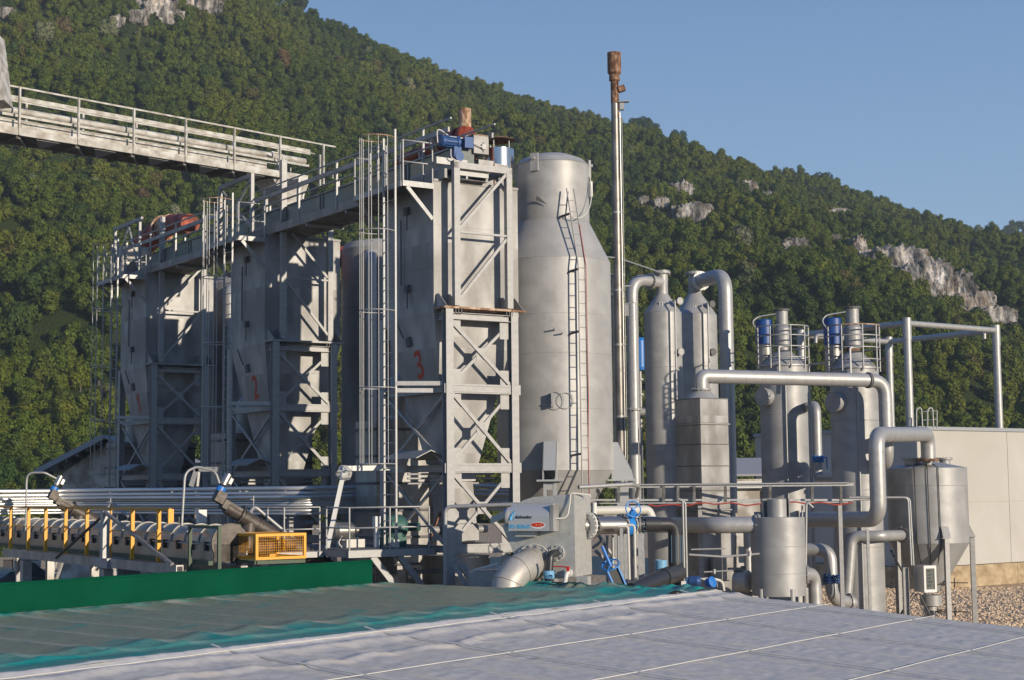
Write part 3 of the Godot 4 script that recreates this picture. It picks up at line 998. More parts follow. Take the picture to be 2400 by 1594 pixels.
func main_reactor():
	var c := spot(1297, 700, 41)
	var root: Node3D = reactor(c, "tall silver vessel with domed top and narrow neck beside tower 3")
	var p := root.position
	# lifting lugs, torn flap and small fittings
	var s := Shape.new()
	for a in [-28.0, 100.0]:
		var d := Vector3(sin(deg_to_rad(a)), 0, cos(deg_to_rad(a)))
		s.box(p + d * 1.0 + Vector3(0, 12.52, 0), Vector3(0.22, 0.46, 0.06), Basis(Vector3(d.z, 0, -d.x), Vector3.UP, d))
		s.rod(p + d * 1.02 + Vector3(0, 12.62, 0), p + d * 1.1 + Vector3(0, 12.62, 0), 0.05, 10)
	part("lifting_lug", s, M["tank"], root)
	s = Shape.new()
	var fd := Vector3(sin(-0.35), 0, cos(-0.35)); var fx := Vector3(fd.z, 0, -fd.x)
	s.ngon_plate([p + fd * 0.98 - fx * 0.12 + Vector3(0, 11.52, 0), p + fd * 1.16 - fx * 0.02 + Vector3(0, 11.62, 0), p + fd * 1.02 + fx * 0.22 + Vector3(0, 11.38, 0)], fd * 0.01)
	part("torn_flap", s, M["white"], root)
	# inspection nozzle with cable
	s = Shape.new()
	var nd := Vector3(sin(-0.06), 0, cos(-0.06))
	s.box(p + nd * 1.62 + Vector3(0, 6.35, 0), Vector3(0.06, 0.34, 0.2), Basis(Vector3(nd.z, 0, -nd.x), Vector3.UP, nd))
	s.rod(p + nd * 1.5 + Vector3(0, 6.3, 0), p + nd * 1.75 + Vector3(0, 6.3, 0), 0.03, 8)
	s.torus(p + Vector3(sin(-0.02), 0, cos(-0.02)) * 1.53 + Vector3(0, 6.33, 0), nd, 0.22, 0.009, 30, 5)
	s.torus(p + Vector3(sin(0.15), 0, cos(0.15)) * 1.53 + Vector3(0, 6.33, 0), Vector3(sin(0.15), 0, cos(0.15)), 0.2, 0.009, 30, 5)
	for q in [[-0.02, 8.1], [0.1, 8.0]]:
		var d := Vector3(sin(q[0]), 0, cos(q[0]))
		s.rod(p + d * 1.48 + Vector3(0, q[1], 0), p + d * 1.72 + Vector3(0, q[1] + 0.04, 0), 0.022, 6)
	part("instrument", s, M["rail"], root)
	# gauge tube with looping cable on the right of the neck
	s = Shape.new()
	var gd := Vector3(sin(1.25), 0, cos(1.25))
	s.rod(p + gd * 1.06 + Vector3(0, 11.7, 0), p + gd * 1.06 + Vector3(0, 12.1, 0), 0.045, 10)
	part("gauge", s, M["white"], root)
	s = Shape.new()
	var cab := []
	for i in 22:
		var t := i / 21.0
		var a := lerpf(1.3, 0.32, t)
		var d := Vector3(sin(a), 0, cos(a))
		cab.append(p + d * (1.02 + 0.22 * sin(t * PI * 0.8)) + Vector3(0, 12.2 - 1.1 * sin(t * PI * 0.62) - 0.1 * t + (0.06 if i < 2 else 0.0), 0))
	s.tube(cab, 0.014, 6)
	part("cable", s, M["cable"], root)
	# ladder
	var ld := Node3D.new(); ld.name = "ladder"; root.add_child(ld, true)
	var az := deg_to_rad(22.0)
	var d := Vector3(sin(az), 0, cos(az)); var x := Vector3(d.z, 0, -d.x)
	for sd in [-0.095, 0.095]:
		s = Shape.new()
		s.tube([p + d * 1.86 + x * sd + Vector3(0, 3.75, 0), p + d * 1.80 + x * sd + Vector3(0, 9.75, 0), p + d * 1.16 + x * (sd * 1.05) + Vector3(0, 11.78, 0)], 0.02, 6)
		part("rail", s, M["steel"], ld)
	var y := 3.95
	while y < 11.6:
		var rr: float = lerpf(1.86, 1.80, (y - 3.75) / 6.0) if y < 9.75 else lerpf(1.80, 1.16, (y - 9.75) / 2.03)
		s = Shape.new(); s.rod(p + d * rr - x * 0.095 + Vector3(0, y, 0), p + d * rr + x * 0.095 + Vector3(0, y, 0), 0.012, 5)
		part("rung", s, M["steel"], ld)
		y += 0.3
	for yy in [5.0, 8.05, 9.62, 11.1]:
		s = Shape.new()
		var rr := 1.82 if yy < 9.7 else 1.3
		s.beam(p + d * (rr + 0.0) - x * 0.1 + Vector3(0, yy, 0), p + d * (1.45 if yy < 9.7 else 0.98) - x * 0.22 + Vector3(0, yy - 0.04, 0), 0.05, 0.05)
		part("standoff", s, M["grate"], ld)
	s = Shape.new()
	s.tube([p + d * 1.89 + x * 0.085 + Vector3(0, 3.9, 0), p + d * 1.88 + x * 0.07 + Vector3(0, 5.2, 0), p + d * 1.88 + x * 0.10 + Vector3(0, 6.4, 0), p + d * 1.86 + x * 0.09 + Vector3(0, 9.7, 0), p + d * 1.5 + x * 0.09 + Vector3(0, 10.8, 0)], 0.011, 6)
	part("red_hose", s, M["red_hose"], ld)
	for q in [["tall grey vessel in shade behind the middle tower, left of the cage of tower 3", 914, 48.6], ["tall grey vessel in shade behind the farthest tower of the row", 588, 56.6]]:
		var w := spot(q[1], 700, q[2])
		var v := thing("plain_vessel", q[0], "tank", Vector3(w.x, 0, w.z))
		s = Shape.new(); s.lathe(v.position, [Vector2(0, 0), Vector2(1.5, 0), Vector2(1.5, 11.5), Vector2(1.4, 11.7), Vector2(0, 11.8)], 44); part("shell", s, M["tank"], v)
		for yy in [5.0, 7.4, 9.7]:
			s = Shape.new(); s.lathe(v.position, [Vector2(1.5, yy - 0.01), Vector2(1.508, yy - 0.004), Vector2(1.508, yy + 0.004), Vector2(1.5, yy + 0.01)], 44); part("weld_seam", s, M["tank"], v)
		s = Shape.new()
		var dp: Vector3 = v.position + Vector3(-0.45, 0, 1.75)
		s.tube(fillet([dp + Vector3(0, 1.0, 0), dp + Vector3(0, 11.2, 0), dp + Vector3(0.0, 11.2, -0.9)], 0.4), 0.2, 16)
		part("down_pipe", s, M["silver_pipe"], v)

func trough_conveyor():
	var root := thing("trough_conveyor", "long galvanised trough conveyor running over the three towers with a blue motor", "conveyor", pl(0.2, 0, 0))
	var v0 := -0.25; var v1 := 21.2
	var s := Shape.new()
	for u in [0.2, 1.35]:
		s = Shape.new(); s.beam(pl(u, v0, 11.61), pl(u, v1, 11.61), 0.07, 0.22); part("side_channel", s, M["plate"], root)
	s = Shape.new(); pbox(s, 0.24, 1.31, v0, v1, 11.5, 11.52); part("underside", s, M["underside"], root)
	var v := v0 + 0.4
	while v < v1:
		s = Shape.new(); s.beam(pl(0.2, v, 11.45), pl(1.35, v, 11.45), 0.06, 0.08); part("cross_beam", s, M["steel"], root)
		v += 2.35
	v = v0
	while v < v1 - 0.1:
		var e := minf(v + 2.35, v1)
		s = Shape.new()
		pbox(s, 0.42, 1.0, v + 0.01, e - 0.01, 11.74, 12.22)
		s.hexa([pl(0.38, v + 0.01, 12.222), pl(1.04, v + 0.01, 12.222), pl(1.04, e - 0.01, 12.222), pl(0.38, e - 0.01, 12.222), pl(0.66, v + 0.01, 12.30), pl(0.76, v + 0.01, 12.30), pl(0.76, e - 0.01, 12.30), pl(0.66, e - 0.01, 12.30)])
		part("trough_panel", s, M["trough"], root)
		s = Shape.new(); s.beam(pl(0.41, e - 0.05, 11.75), pl(0.41, e - 0.05, 12.2), 0.05, 0.03, PA); s.beam(pl(0.41, e - 0.22, 11.75), pl(0.41, e - 0.22, 12.2), 0.05, 0.03, PA); part("joint_strip", s, M["galv"], root)
		v += 2.35
	for q in [[0.17, 0.0], [1.4, 0.0]]:
		for k in 10:
			var vv := 0.75 + k * 2.27
			if vv > v1: continue
			s = Shape.new(); s.beam(pl(q[0], vv, 11.6), pl(q[0], vv, 12.88), 0.05, 0.05, PA); part("railing_post", s, M["galv"], root)
		s = Shape.new(); s.rod(pl(q[0], v0 - 0.3, 12.87), pl(q[0], v1, 12.87), 0.024, 6); part("rail", s, M["rail"], root)
		s = Shape.new(); s.beam(pl(q[0], v0 - 0.2, 12.62), pl(q[0], v1, 12.62), 0.05, 0.12); part("cable_tray", s, M["plate"], root)
		s = Shape.new(); s.rod(pl(q[0], v0 - 0.1, 12.36), pl(q[0], v1, 12.36), 0.02, 6); part("rail", s, M["rail"], root)
	# drive end over tower 3
	s = Shape.new(); pbox(s, 0.94, 1.36, -0.33, 0.45, 12.16, 12.60); part("head_box", s, M["plate"], root)
	s = Shape.new(); pbox(s, 0.92, 1.38, -0.35, 0.47, 12.602, 12.62); part("head_lid", s, M["rust_light"], root)
	s = Shape.new()
	s.tube([pl(1.2, -0.36, 12.25), pl(1.2, -0.36, 12.32)], 0.015, 6); s.box(pl(1.2, -0.36, 12.33), Vector3(0.12, 0.12, 0.05), PBAS); s.rod(pl(1.2, -0.36, 12.2), pl(1.2, -0.36, 12.45), 0.01, 5)
	part("tension_bolt", s, M["rail"], root)
	var mo := Node3D.new(); mo.name = "drive_motor"; root.add_child(mo, true)
	s = Shape.new()
	var ma := pl(0.02, -0.28, 12.36)
	s.lathe(ma, [Vector2(0, 0), Vector2(0.11, 0), Vector2(0.15, 0.03), Vector2(0.15, 0.1), Vector2(0.13, 0.11), Vector2(0.13, 0.42), Vector2(0.16, 0.43), Vector2(0.16, 0.5), Vector2(0, 0.5)], 22, PB)
	for i in 14:
		var a := TAU * i / 14
		s.box(ma + PB * 0.27 + (Vector3.UP * cos(a) + PA * sin(a)) * 0.14, Vector3(0.3, 0.03, 0.012), Basis(PB, (Vector3.UP * cos(a) + PA * sin(a)), PB.cross(Vector3.UP * cos(a) + PA * sin(a))))
	part("housing", s, M["blue_motor"], mo)
	s = Shape.new(); pbox(s, 0.62, 0.86, -0.44, -0.15, 12.24, 12.5); part("gearbox", s, M["blue_motor"], mo)
	s = Shape.new(); pbox(s, 0.36, 0.56, -0.38, -0.16, 12.0, 12.25); s.rod(pl(0.5, -0.40, 12.02), pl(0.5, -0.12, 12.02), 0.12, 16); part("reducer", s, M["blue_motor"], mo)
	s = Shape.new()
	s.tube(fillet([pl(-0.05, -0.3, 12.3), pl(-0.08, -0.3, 12.68), pl(0.25, -0.33, 12.48), pl(0.7, -0.36, 12.47), pl(0.95, -0.4, 12.36), pl(1.15, -0.4, 12.3)], 0.1), 0.016, 6)
	s.tube(fillet([pl(0.22, -0.45, 12.15), pl(0.2, -0.48, 11.95), pl(0.42, -0.45, 11.86)], 0.08), 0.014, 6)
	part("cable", s, M["cable"], mo)
	s = Shape.new(); pbox(s, -0.1, 0.75, -0.33, -0.29, 11.8, 11.96); pbox(s, 0.45, 1.35, -0.33, -0.29, 11.58, 11.72); part("motor_base", s, M["galv"], root)
	# gallows frame at the far end
	s = Shape.new()
	s.beam(pl(-0.1, 19.2, 11.6), pl(-0.1, 19.2, 13.35), 0.08, 0.08, PA); s.beam(pl(-0.1, 21.6, 11.6), pl(-0.1, 21.6, 13.35), 0.08, 0.08, PA); s.beam(pl(-0.1, 19.0, 13.35), pl(-0.1, 21.7, 13.35), 0.08, 0.1)
	s.beam(pl(-0.1, 19.3, 11.7), pl(-0.1, 20.3, 13.3), 0.05, 0.06); s.beam(pl(-0.1, 21.5, 11.7), pl(-0.1, 20.3, 13.3), 0.05, 0.06)
	part("end_frame", s, M["steel"], root)
	s = Shape.new(); pbox(s, 0.1, 1.0, 21.3, 22.0, 11.6, 12.75); part("tail_box", s, M["bridge"], root)

func ducts():
	voff = 0
	var s := Shape.new()
	var root := thing("flue_duct", "red painted duct with a rusty upright stub above tower 3", "duct", pl(1.5, 1.4, 12.8))
	s.tube([pl(1.9, 5.0, 12.95), pl(1.9, 3.4, 13.0), pl(1.88, 2.9, 13.02)], 0.2, 18); s.tube([pl(1.88, 2.6, 13.02), pl(1.86, 1.75, 13.04)], [0.22, 0.26], 20); part("pipe", s, M["orange"], root)
	s = Shape.new(); s.lathe(pl(1.84, 1.5, 12.4), [Vector2(0.30, 0), Vector2(0.31, 0.5), Vector2(0.295, 0.62), Vector2(0.25, 0.74), Vector2(0.18, 0.83), Vector2(0.09, 0.88), Vector2(0, 0.9)], 28); part("dome", s, M["orange"], root)
	s = Shape.new(); s.tube([pl(1.84, 1.5, 13.0), pl(1.84, 1.5, 13.72)], 0.155, 18); part("stub_pipe", s, M["rust_light"], root)
	s = Shape.new(); s.lathe(pl(1.88, 2.6, 13.02), [Vector2(0, 0), Vector2(0.27, 0), Vector2(0.27, 0.32), Vector2(0, 0.32)], 24, PA); part("flange_joint", s, M["rust_light"], root)
	root = thing("flue_duct", "orange elbow duct above tower 1 at the far end of the row", "duct", pl(1.5, 21, 12.8))
	s = Shape.new(); s.tube(fillet([pl(1.5, 24.0, 11.9), pl(1.5, 23.3, 13.1), pl(1.5, 21.2, 13.45)], 0.8), 0.42, 20); part("elbow", s, M["orange"], root)
	s = Shape.new(); s.tube([pl(1.5, 21.2, 13.45), pl(1.5, 20.4, 13.5)], 0.36, 20); s.torus(pl(1.5, 21.2, 13.45), PA, 0.43, 0.05, 24, 6); part("sleeve", s, M["rust_light"], root)
	s = Shape.new(); s.tube([pl(1.5, 20.4, 13.5), pl(1.5, 18.7, 13.25)], 0.34, 20); part("pipe", s, M["orange"], root)
	root = thing("flue_duct", "short rust red duct behind tower 2 under the conveyor", "duct", pl(2.6, 11, 10))
	s = Shape.new(); s.tube(fillet([pl(2.7, 12.2, 10.4), pl(2.9, 12.2, 11.35), pl(4.1, 12.2, 11.5)], 0.4), 0.32, 18); part("elbow", s, M["orange"], root)
	s = Shape.new()
	for i in 8: s.rod(pl(0.9 + i * 0.14, 11.95, 11.5), pl(0.9 + i * 0.14, 11.95, 11.95), 0.035, 8)
	solo("bellows_rods", s, M["rust_light"], "row of short beige rods on top of tower 2", "rods", pl(1.4, 11.95, 11.5))
	# vent and transfer box between tower 3 and its vessel
	var c := spot(1168, 360, 40.2)
	root = thing("roof_vent", "shiny round vent with brown rain cap beside the domed vessel", "vent", Vector3(c.x, 11.9, c.z))
	s = Shape.new(); s.lathe(Vector3(c.x, 0, c.z), [Vector2(0, 12.1), Vector2(0.40, 12.1), Vector2(0.40, 12.86), Vector2(0.36, 12.86), Vector2(0.36, 12.6), Vector2(0, 12.6)], 36); part("ring", s, M["bright"], root)
	s = Shape.new(); s.lathe(Vector3(c.x, 0, c.z), [Vector2(0.44, 13.1), Vector2(0.4, 13.13), Vector2(0.1, 13.2), Vector2(0, 13.2), Vector2(0.0, 13.17), Vector2(0.44, 13.1)], 30); part("rain_cap", s, M["rust"], root)
	s = Shape.new()
	for i in 4: s.rod(Vector3(c.x + 0.3 * cos(i * 1.57 + 0.4), 12.6, c.z + 0.3 * sin(i * 1.57 + 0.4)), Vector3(c.x + 0.3 * cos(i * 1.57 + 0.4), 13.13, c.z + 0.3 * sin(i * 1.57 + 0.4)), 0.02, 6)
	part("stay", s, M["rail"], root)
	root = thing("transfer_box", "grey steel box duct joining tower 3 to the domed vessel", "duct", pl(2.7, 1.2, 11.2))
	s = Shape.new(); pbox(s, 1.95, 2.40, 1.05, 1.9, 11.42, 12.36); part("box", s, M["plate"], root)
	s = Shape.new(); pbox(s, 2.41, 2.86, 1.1, 1.8, 11.3, 12.32); part("box", s, M["plate"], root)
	s = Shape.new(); s.beam(pl(2.405, 1.05, 11.5), pl(2.405, 1.05, 12.3), 0.04, 0.03, PA); s.beam(pl(2.84, 1.09, 11.4), pl(2.84, 1.09, 12.2), 0.03, 0.03, PA); part("flange", s, M["rust"], root)
	s = Shape.new(); s.rod(pl(2.62, 1.1, 12.1), pl(2.62, 1.04, 12.1), 0.05, 12); part("port", s, M["grate"], root)

func bridge():
	var e0 := Vector3(-12.8, 0, -40.5); var e1 := Vector3(-5.9, 0, -49)
	var w := (e1 - e0).normalized(); var n := Vector3(-w.z, 0, w.x)
	var a := e0 - w * 7.0; var b := e1 + w * 0.5
	var yy := func(t: float): return 13.42 + 0.025 * t   # t metres along from e0
	var L := b.distance_to(a); var Le := e0.distance_to(e1)
	var at := func(t: float, off: float, h: float): return e0 + w * t - n * off + Vector3(0, yy.call(t) + h, 0)
	var root := thing("conveyor_bridge", "white galvanised conveyor bridge with railing crossing the upper left", "conveyor", e0 + Vector3(0, 13, 0))
	var s := Shape.new()
	var t0 := -7.0; var t1 := 10.3
	for q in [[0.0, 0.12, 0.2, 0.06], [1.15, 0.12, 0.2, 0.06], [0.32, 0.385, 0.19, 0.03]]:
		s = Shape.new(); s.beam(at.call(t0, q[0], q[1]), at.call(t1 if q[0] != 0.32 else 8.9, q[0], q[1]), q[3], q[2]); part("side_channel" if q[0] != 0.32 else "belt_panel", s, M["bridge"], root)
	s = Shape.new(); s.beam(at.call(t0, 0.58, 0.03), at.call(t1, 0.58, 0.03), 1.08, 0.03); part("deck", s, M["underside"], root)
	s = Shape.new(); s.tube([at.call(t0, 0.45, 0.77), at.call(t1 + 0.3, 0.45, 0.77)], 0.1, 14); part("main_pipe", s, M["bridge"], root)
	s = Shape.new(); s.beam(at.call(t0, 0.3, 0.60), at.call(t1 + 0.3, 0.3, 0.60), 0.12, 0.07); part("cable_tray", s, M["bridge"], root)
	s = Shape.new(); s.tube([at.call(t0, 0.12, 0.45), at.call(9.5, 0.12, 0.45)], 0.016, 6); part("conduit", s, M["bridge"], root)
	s = Shape.new(); s.beam(at.call(t0, 1.15, 1.28), at.call(t1 + 1.2, 1.15, 1.28), 0.04, 0.17); part("far_guard", s, M["bridge"], root)
	s = Shape.new(); s.beam(at.call(t0, 0.0, 1.29), at.call(t1 + 1.2, 0.0, 1.29), 0.045, 0.045); part("rail", s, M["bridge"], root)
	s = Shape.new(); s.beam(at.call(t0, 0.0, 0.95), at.call(t1 + 0.3, 0.0, 0.95), 0.03, 0.03); part("rail", s, M["bridge"], root)
	for i in 11:
		var t := Le / 6.0 * (i - 4)
		s = Shape.new(); s.beam(at.call(t, -0.045, 0.02), at.call(t, -0.045, 1.29), 0.05, 0.06, n); part("railing_post", s, M["bridge"], root)
		s = Shape.new(); s.beam(at.call(t + 1.0, 1.15, 0.2), at.call(t + 1.0, 1.15, 1.26), 0.06, 0.05, n); part("railing_post", s, M["bridge"], root)
		s = Shape.new(); s.beam(at.call(t + 0.75, 0.30, 0.34), at.call(t + 0.75, 0.30, 0.46), 0.04, 0.02, n); s.box(at.call(t + 0.3, 0.29, 0.36), Vector3(0.04, 0.2, 0.04), Basis(w, Vector3.UP, n)); part("clip", s, M["bridge"], root)
		if t < 9.0:
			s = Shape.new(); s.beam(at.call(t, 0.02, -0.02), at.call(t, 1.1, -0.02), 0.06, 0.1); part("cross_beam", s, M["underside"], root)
			s = Shape.new(); s.beam(at.call(t + 0.1, 0.1, -0.02), at.call(t + 0.95, 1.0, -0.04), 0.05, 0.05); part("truss_brace", s, M["steel"], root)
			s = Shape.new(); s.ngon_plate([at.call(t + 0.6, 0.06, 0.0), at.call(t + 1.3, 0.06, 0.0), at.call(t + 1.05, 0.6, -0.12)], Vector3(0, -0.01, 0)); part("gusset", s, M["steel"], root)
	# discharge end
	s = Shape.new()
	s.hexa([at.call(9.6, 0.2, -0.75), at.call(10.2, 0.2, -0.75), at.call(10.2, 0.9, -0.75), at.call(9.6, 0.9, -0.75), at.call(9.0, 0.15, 0.02), at.call(10.5, 0.15, 0.02), at.call(10.5, 1.0, 0.02), at.call(9.0, 1.0, 0.02)])
	part("discharge_chute", s, M["bridge"], root)
	s = Shape.new(); s.hexa([at.call(9.6, 0.25, -1.5), at.call(10.1, 0.25, -1.5), at.call(10.1, 0.85, -1.5), at.call(9.6, 0.85, -1.5), at.call(9.62, 0.22, -0.76), at.call(10.18, 0.22, -0.76), at.call(10.18, 0.88, -0.76), at.call(9.62, 0.88, -0.76)]); part("chute_boot", s, M["plate"], root)
	s = Shape.new(); s.tube(fillet([at.call(8.9, 0.1, 0.8), at.call(9.25, -0.02, 0.75), at.call(9.35, -0.06, 0.3), at.call(9.1, -0.04, -0.1)], 0.2), 0.025, 8); part("hose", s, M["cable"], root)
	# hopper edge at the left of the frame
	var c := spot(-40, 170, 39.6)
	s = Shape.new()
	var f := px(39.6)
	var q0 := Vector3(c.x, c.y, c.z)
	s.hexa([q0 + Vector3(-0.5, -80 * f, -0.6), q0 + Vector3(61 * f, -78 * f, -0.4), q0 + Vector3(61 * f, -74 * f, 0.3), q0 + Vector3(-0.5, -80 * f, 0.3), q0 + Vector3(-0.5, 90 * f, -0.6), q0 + Vector3(38 * f, 90 * f, -0.4), q0 + Vector3(38 * f, 90 * f, 0.3), q0 + Vector3(-0.5, 90 * f, 0.3)])
	solo("feed_hopper", s, M["bridge"], "pale hopper panel at the left edge above the conveyor bridge", "hopper", q0)
	# trestle carrying the bridge end
	root = thing("bridge_trestle", "dark steel trestle under the lower end of the conveyor bridge", "trestle", pl(0.3, 10.2, 11.6))
	for q in [[-0.1, 12.4], [1.4, 12.4], [-0.1, 10.1], [1.4, 10.1]]:
		s = Shape.new(); s.beam(pl(q[0], q[1], 11.6), pl(q[0], q[1], 13.35), 0.1, 0.1, PA); part("post", s, M["steel"], root)
	s = Shape.new(); s.beam(pl(-0.1, 10.1, 13.3), pl(-0.1, 12.4, 13.3), 0.1, 0.12); s.beam(pl(1.4, 10.1, 13.3), pl(1.4, 12.4, 13.3), 0.1, 0.12); part("head_beam", s, M["steel"], root)
	s = Shape.new(); s.beam(pl(-0.1, 10.2, 11.8), pl(-0.1, 12.3, 13.2), 0.05, 0.07); part("brace", s, M["steel"], root)
	s = Shape.new(); s.beam(pl(-0.1, 12.3, 11.8), pl(-0.1, 10.2, 13.2), 0.05, 0.07); part("brace", s, M["steel"], root)

func back_equipment():
	for k in 3:
		voff = k * 9.4
		var root := thing("heat_exchanger", ["dark ribbed heat exchanger box behind the foot of tower 3", "dark ribbed heat exchanger box behind the foot of the middle tower", "dark ribbed heat exchanger box behind the foot of the farthest tower"][k], "machine", pl(1.5, 4, 0), "heat exchangers behind the towers")
		var s := Shape.new(); pbox(s, 0.2, 3.1, 3.2, 4.3, 0.3, 5.9); part("casing", s, M["box_dark"], root)
		for i in 8:
			s = Shape.new(); pbox(s, 0.14, 3.16, 3.15, 4.35, 0.9 + i * 0.68, 0.96 + i * 0.68); part("rib", s, M["grate"], root)
		s = Shape.new(); s.tube(fillet([pl(1.0, 3.7, 5.9), pl(1.0, 3.7, 6.9), pl(3.2, 3.0, 6.9)], 0.5), 0.3, 16); part("duct", s, M["tank"], root)
	voff = 0.0

func upright(x: float, y: float, d: float) -> Vector3:
	var p := spot(x, y, d)
	return Vector3(p.x, 0, p.z)

func hy(x: float, y: float, d: float) -> float: return spot(x, y, d).y

# a length of insulated pipe with elbows, its spiral seams and flanges as parts
func pipe_run(root: Node3D, called: String, pts: Array, r: float, bend: float, m: Material, seams := true, sides := 20):
	var s := Shape.new()
	s.tube(fillet(pts, bend, 9), r, sides)
	part(called, s, m, root)
	if not seams: return
	for i in pts.size() - 1:
		var a: Vector3 = pts[i]; var b: Vector3 = pts[i + 1]
		var L := a.distance_to(b)
		if L < bend * 2.0 + 0.5: continue
		var d := (b - a).normalized()
		var t := bend if i > 0 else 0.25
		var e := L - (bend if i < pts.size() - 2 else 0.2)
		var rb := s.ring_basis(d)
		while t < e:
			var q := Shape.new()
			var hel := []
			for k in 15:
				var an := TAU * k / 14.0
				hel.append(a + d * minf(t + 0.34 * k / 14.0, e) + (rb[0] * cos(an) + rb[1] * sin(an)) * r)
			q.tube(hel, 0.006, 4, false)
			part("seam", q, m, root)
			t += 0.62

func scrubbers():
	# slender scrubbers with necks and elbow pipes
	for q in [[0, 1556.0, 50.0, 0.60, 734.0, 690.0, 640.0, 0.19, "slender scrubber tower with its elbow pipe going left beside the flare stack"], [1, 1633.0, 53.0, 0.72, 740.0, 688.0, 642.0, 0.22, "slender scrubber tower with its elbow pipe going right behind the hexagonal box"]]:
		var b := upright(q[1], 900, q[2])
		var root := thing("scrubber_tower", q[8].replace("hexagonal", "square grey"), "tower", b, "pair of slender scrubber towers")
		var ys := hy(q[1], q[4], q[2]); var yn := hy(q[1], q[5], q[2]); var yt := hy(q[1], q[6], q[2])
		var r: float = q[3]; var rn: float = q[7]
		var s := Shape.new()
		s.lathe(b, [Vector2(0, 0.2), Vector2(r, 0.2), Vector2(r, ys), Vector2(rn, yn), Vector2(rn, yt)], 48)
		part("shell", s, M["silver"], root)
		for y in [ys, ys - 1.75, ys - 4.2, ys - 6.5, yn]:
			s = Shape.new()
			var rr := r if y < yn else rn
			s.lathe(b, [Vector2(rr, y - 0.012), Vector2(rr + 0.007, y - 0.005), Vector2(rr + 0.007, y + 0.005), Vector2(rr, y + 0.012)], 48)
			part("weld_seam", s, M["silver"], root)
		s = Shape.new(); s.flange(b + Vector3(0, yt, 0), Vector3.UP, rn + 0.09, 0.05, 16, 0.018); part("top_flange", s, M["steel"], root)
		s = Shape.new(); s.lathe(b, [Vector2(rn + 0.06, yt + 0.03), Vector2(rn + 0.06, yt + 0.07), Vector2(0, yt + 0.075)], 24); part("blind_cover", s, M["silver"], root)
		var ya := (yn + yt) / 2.0 + 0.04
		if q[0] == 0:
			var v := upright(1485, 900, 49.2)
			pipe_run(root, "elbow_pipe", [b + Vector3(0, ya, 0), Vector3(v.x, ya, v.z), Vector3(v.x, 0.3, v.z)], 0.185, 0.52, M["silver_pipe"])
			var d := Vector3(v.x - b.x, 0, v.z - b.z).normalized()
			s = Shape.new(); s.flange(b + d * 0.5 + Vector3(0, ya, 0), d, 0.265, 0.05, 14, 0.018); s.flange(Vector3(v.x, hy(1485, 960, 49.2), v.z), Vector3.UP, 0.26, 0.05, 12, 0.018); part("pipe_flange", s, M["steel"], root)
		else:
			var v := upright(1705, 900, 51.0)
			pipe_run(root, "elbow_pipe", [b + Vector3(0, ya, 0), Vector3(v.x, ya, v.z), Vector3(v.x, 3.3, v.z)], 0.235, 0.62, M["silver_pipe"])
			var d := Vector3(v.x - b.x, 0, v.z - b.z).normalized()
			s = Shape.new(); s.flange(b + d * 0.48 + Vector3(0, ya, 0), d, 0.32, 0.05, 14, 0.018); part("pipe_flange", s, M["white"], root)
			pipe_run(root, "return_pipe", [Vector3(v.x, 3.6, v.z), Vector3(v.x, 3.05, v.z), upright(1751, 1200, 44.5) + Vector3(0, 3.05, 0), upright(1751, 1200, 44.5) + Vector3(0, 1.6, 0)], 0.12, 0.35, M["silver_pipe"], false)
		# thin sampling pipe with small flanged ports
		var gx := b + Vector3(0.32, 0, r + 0.16)
		s = Shape.new(); s.tube(fillet([gx + Vector3(-0.05, ys + 0.32, -0.25), gx + Vector3(0, ys + 0.32, 0), gx + Vector3(0, 3.0, 0)], 0.08), 0.03, 8); part("sampling_pipe", s, M["rail"], root)
		for y in [ys + 0.32, ys - 1.28]:
			var po := b + Vector3(0.40, y, r * 0.62)
			s = Shape.new(); s.rod(po, po + Vector3(0.09, 0, 0.16), 0.055, 12); s.flange(po + Vector3(0.1, 0, 0.18), Vector3(0.5, 0, 0.87).normalized(), 0.12, 0.035, 8, 0.014); part("port", s, M["steel"] if q[0] == 0 else M["grate"], root)
		s = Shape.new(); s.box(b + Vector3(-0.12, ys + 0.2, r * 0.72), Vector3(0.02, 0.22, 0.04)); s.box(b + Vector3(-0.05, ys + 0.2, r * 0.75), Vector3(0.02, 0.2, 0.04)); part("lug", s, M["white"], root)
	# third pipe half hidden by the flare stack
	var c := upright(1449, 800, 47.6)
	var root := thing("riser_pipe", "flanged riser pipe half hidden behind the flare stack", "pipe", c)
	var yt := hy(1449, 645, 47.6)
	var s := Shape.new(); s.lathe(c, [Vector2(0.17, 0.3), Vector2(0.17, yt)], 22); part("pipe", s, M["silver_pipe"], root)
	s = Shape.new(); s.flange(c + Vector3(0, yt, 0), Vector3.UP, 0.25, 0.05, 14, 0.016); s.flange(c + Vector3(0, yt - 0.62, 0), Vector3.UP, 0.22, 0.05, 12, 0.016); part("flange", s, M["steel"], root)
	s = Shape.new(); s.box(c + Vector3(0.1, yt - 1.1, 0.1), Vector3(0.42, 0.35, 0.4)); part("junction_box", s, M["silver"], root)
	s = Shape.new(); s.rod(c + Vector3(0.1, yt - 0.35, 0.1), c + Vector3(0.45, yt - 0.35, 0.1), 0.03, 8); s.tube(fillet([c + Vector3(0.2, yt - 0.9, 0.25), c + Vector3(0.52, yt - 0.86, 0.25), c + Vector3(0.56, 1.0, 0.25)], 0.05), 0.016, 6); part("conduit", s, M["rail"], root)
	# blue barrel and small fittings between the pipe and the scrubber
	c = upright(1499, 800, 52)
	root = thing("blue_tank", "narrow blue tank showing between the elbow pipe and the first scrubber", "tank", c)
	s = Shape.new(); var ta := hy(1499, 792, 52); var tb := hy(1499, 868, 52)
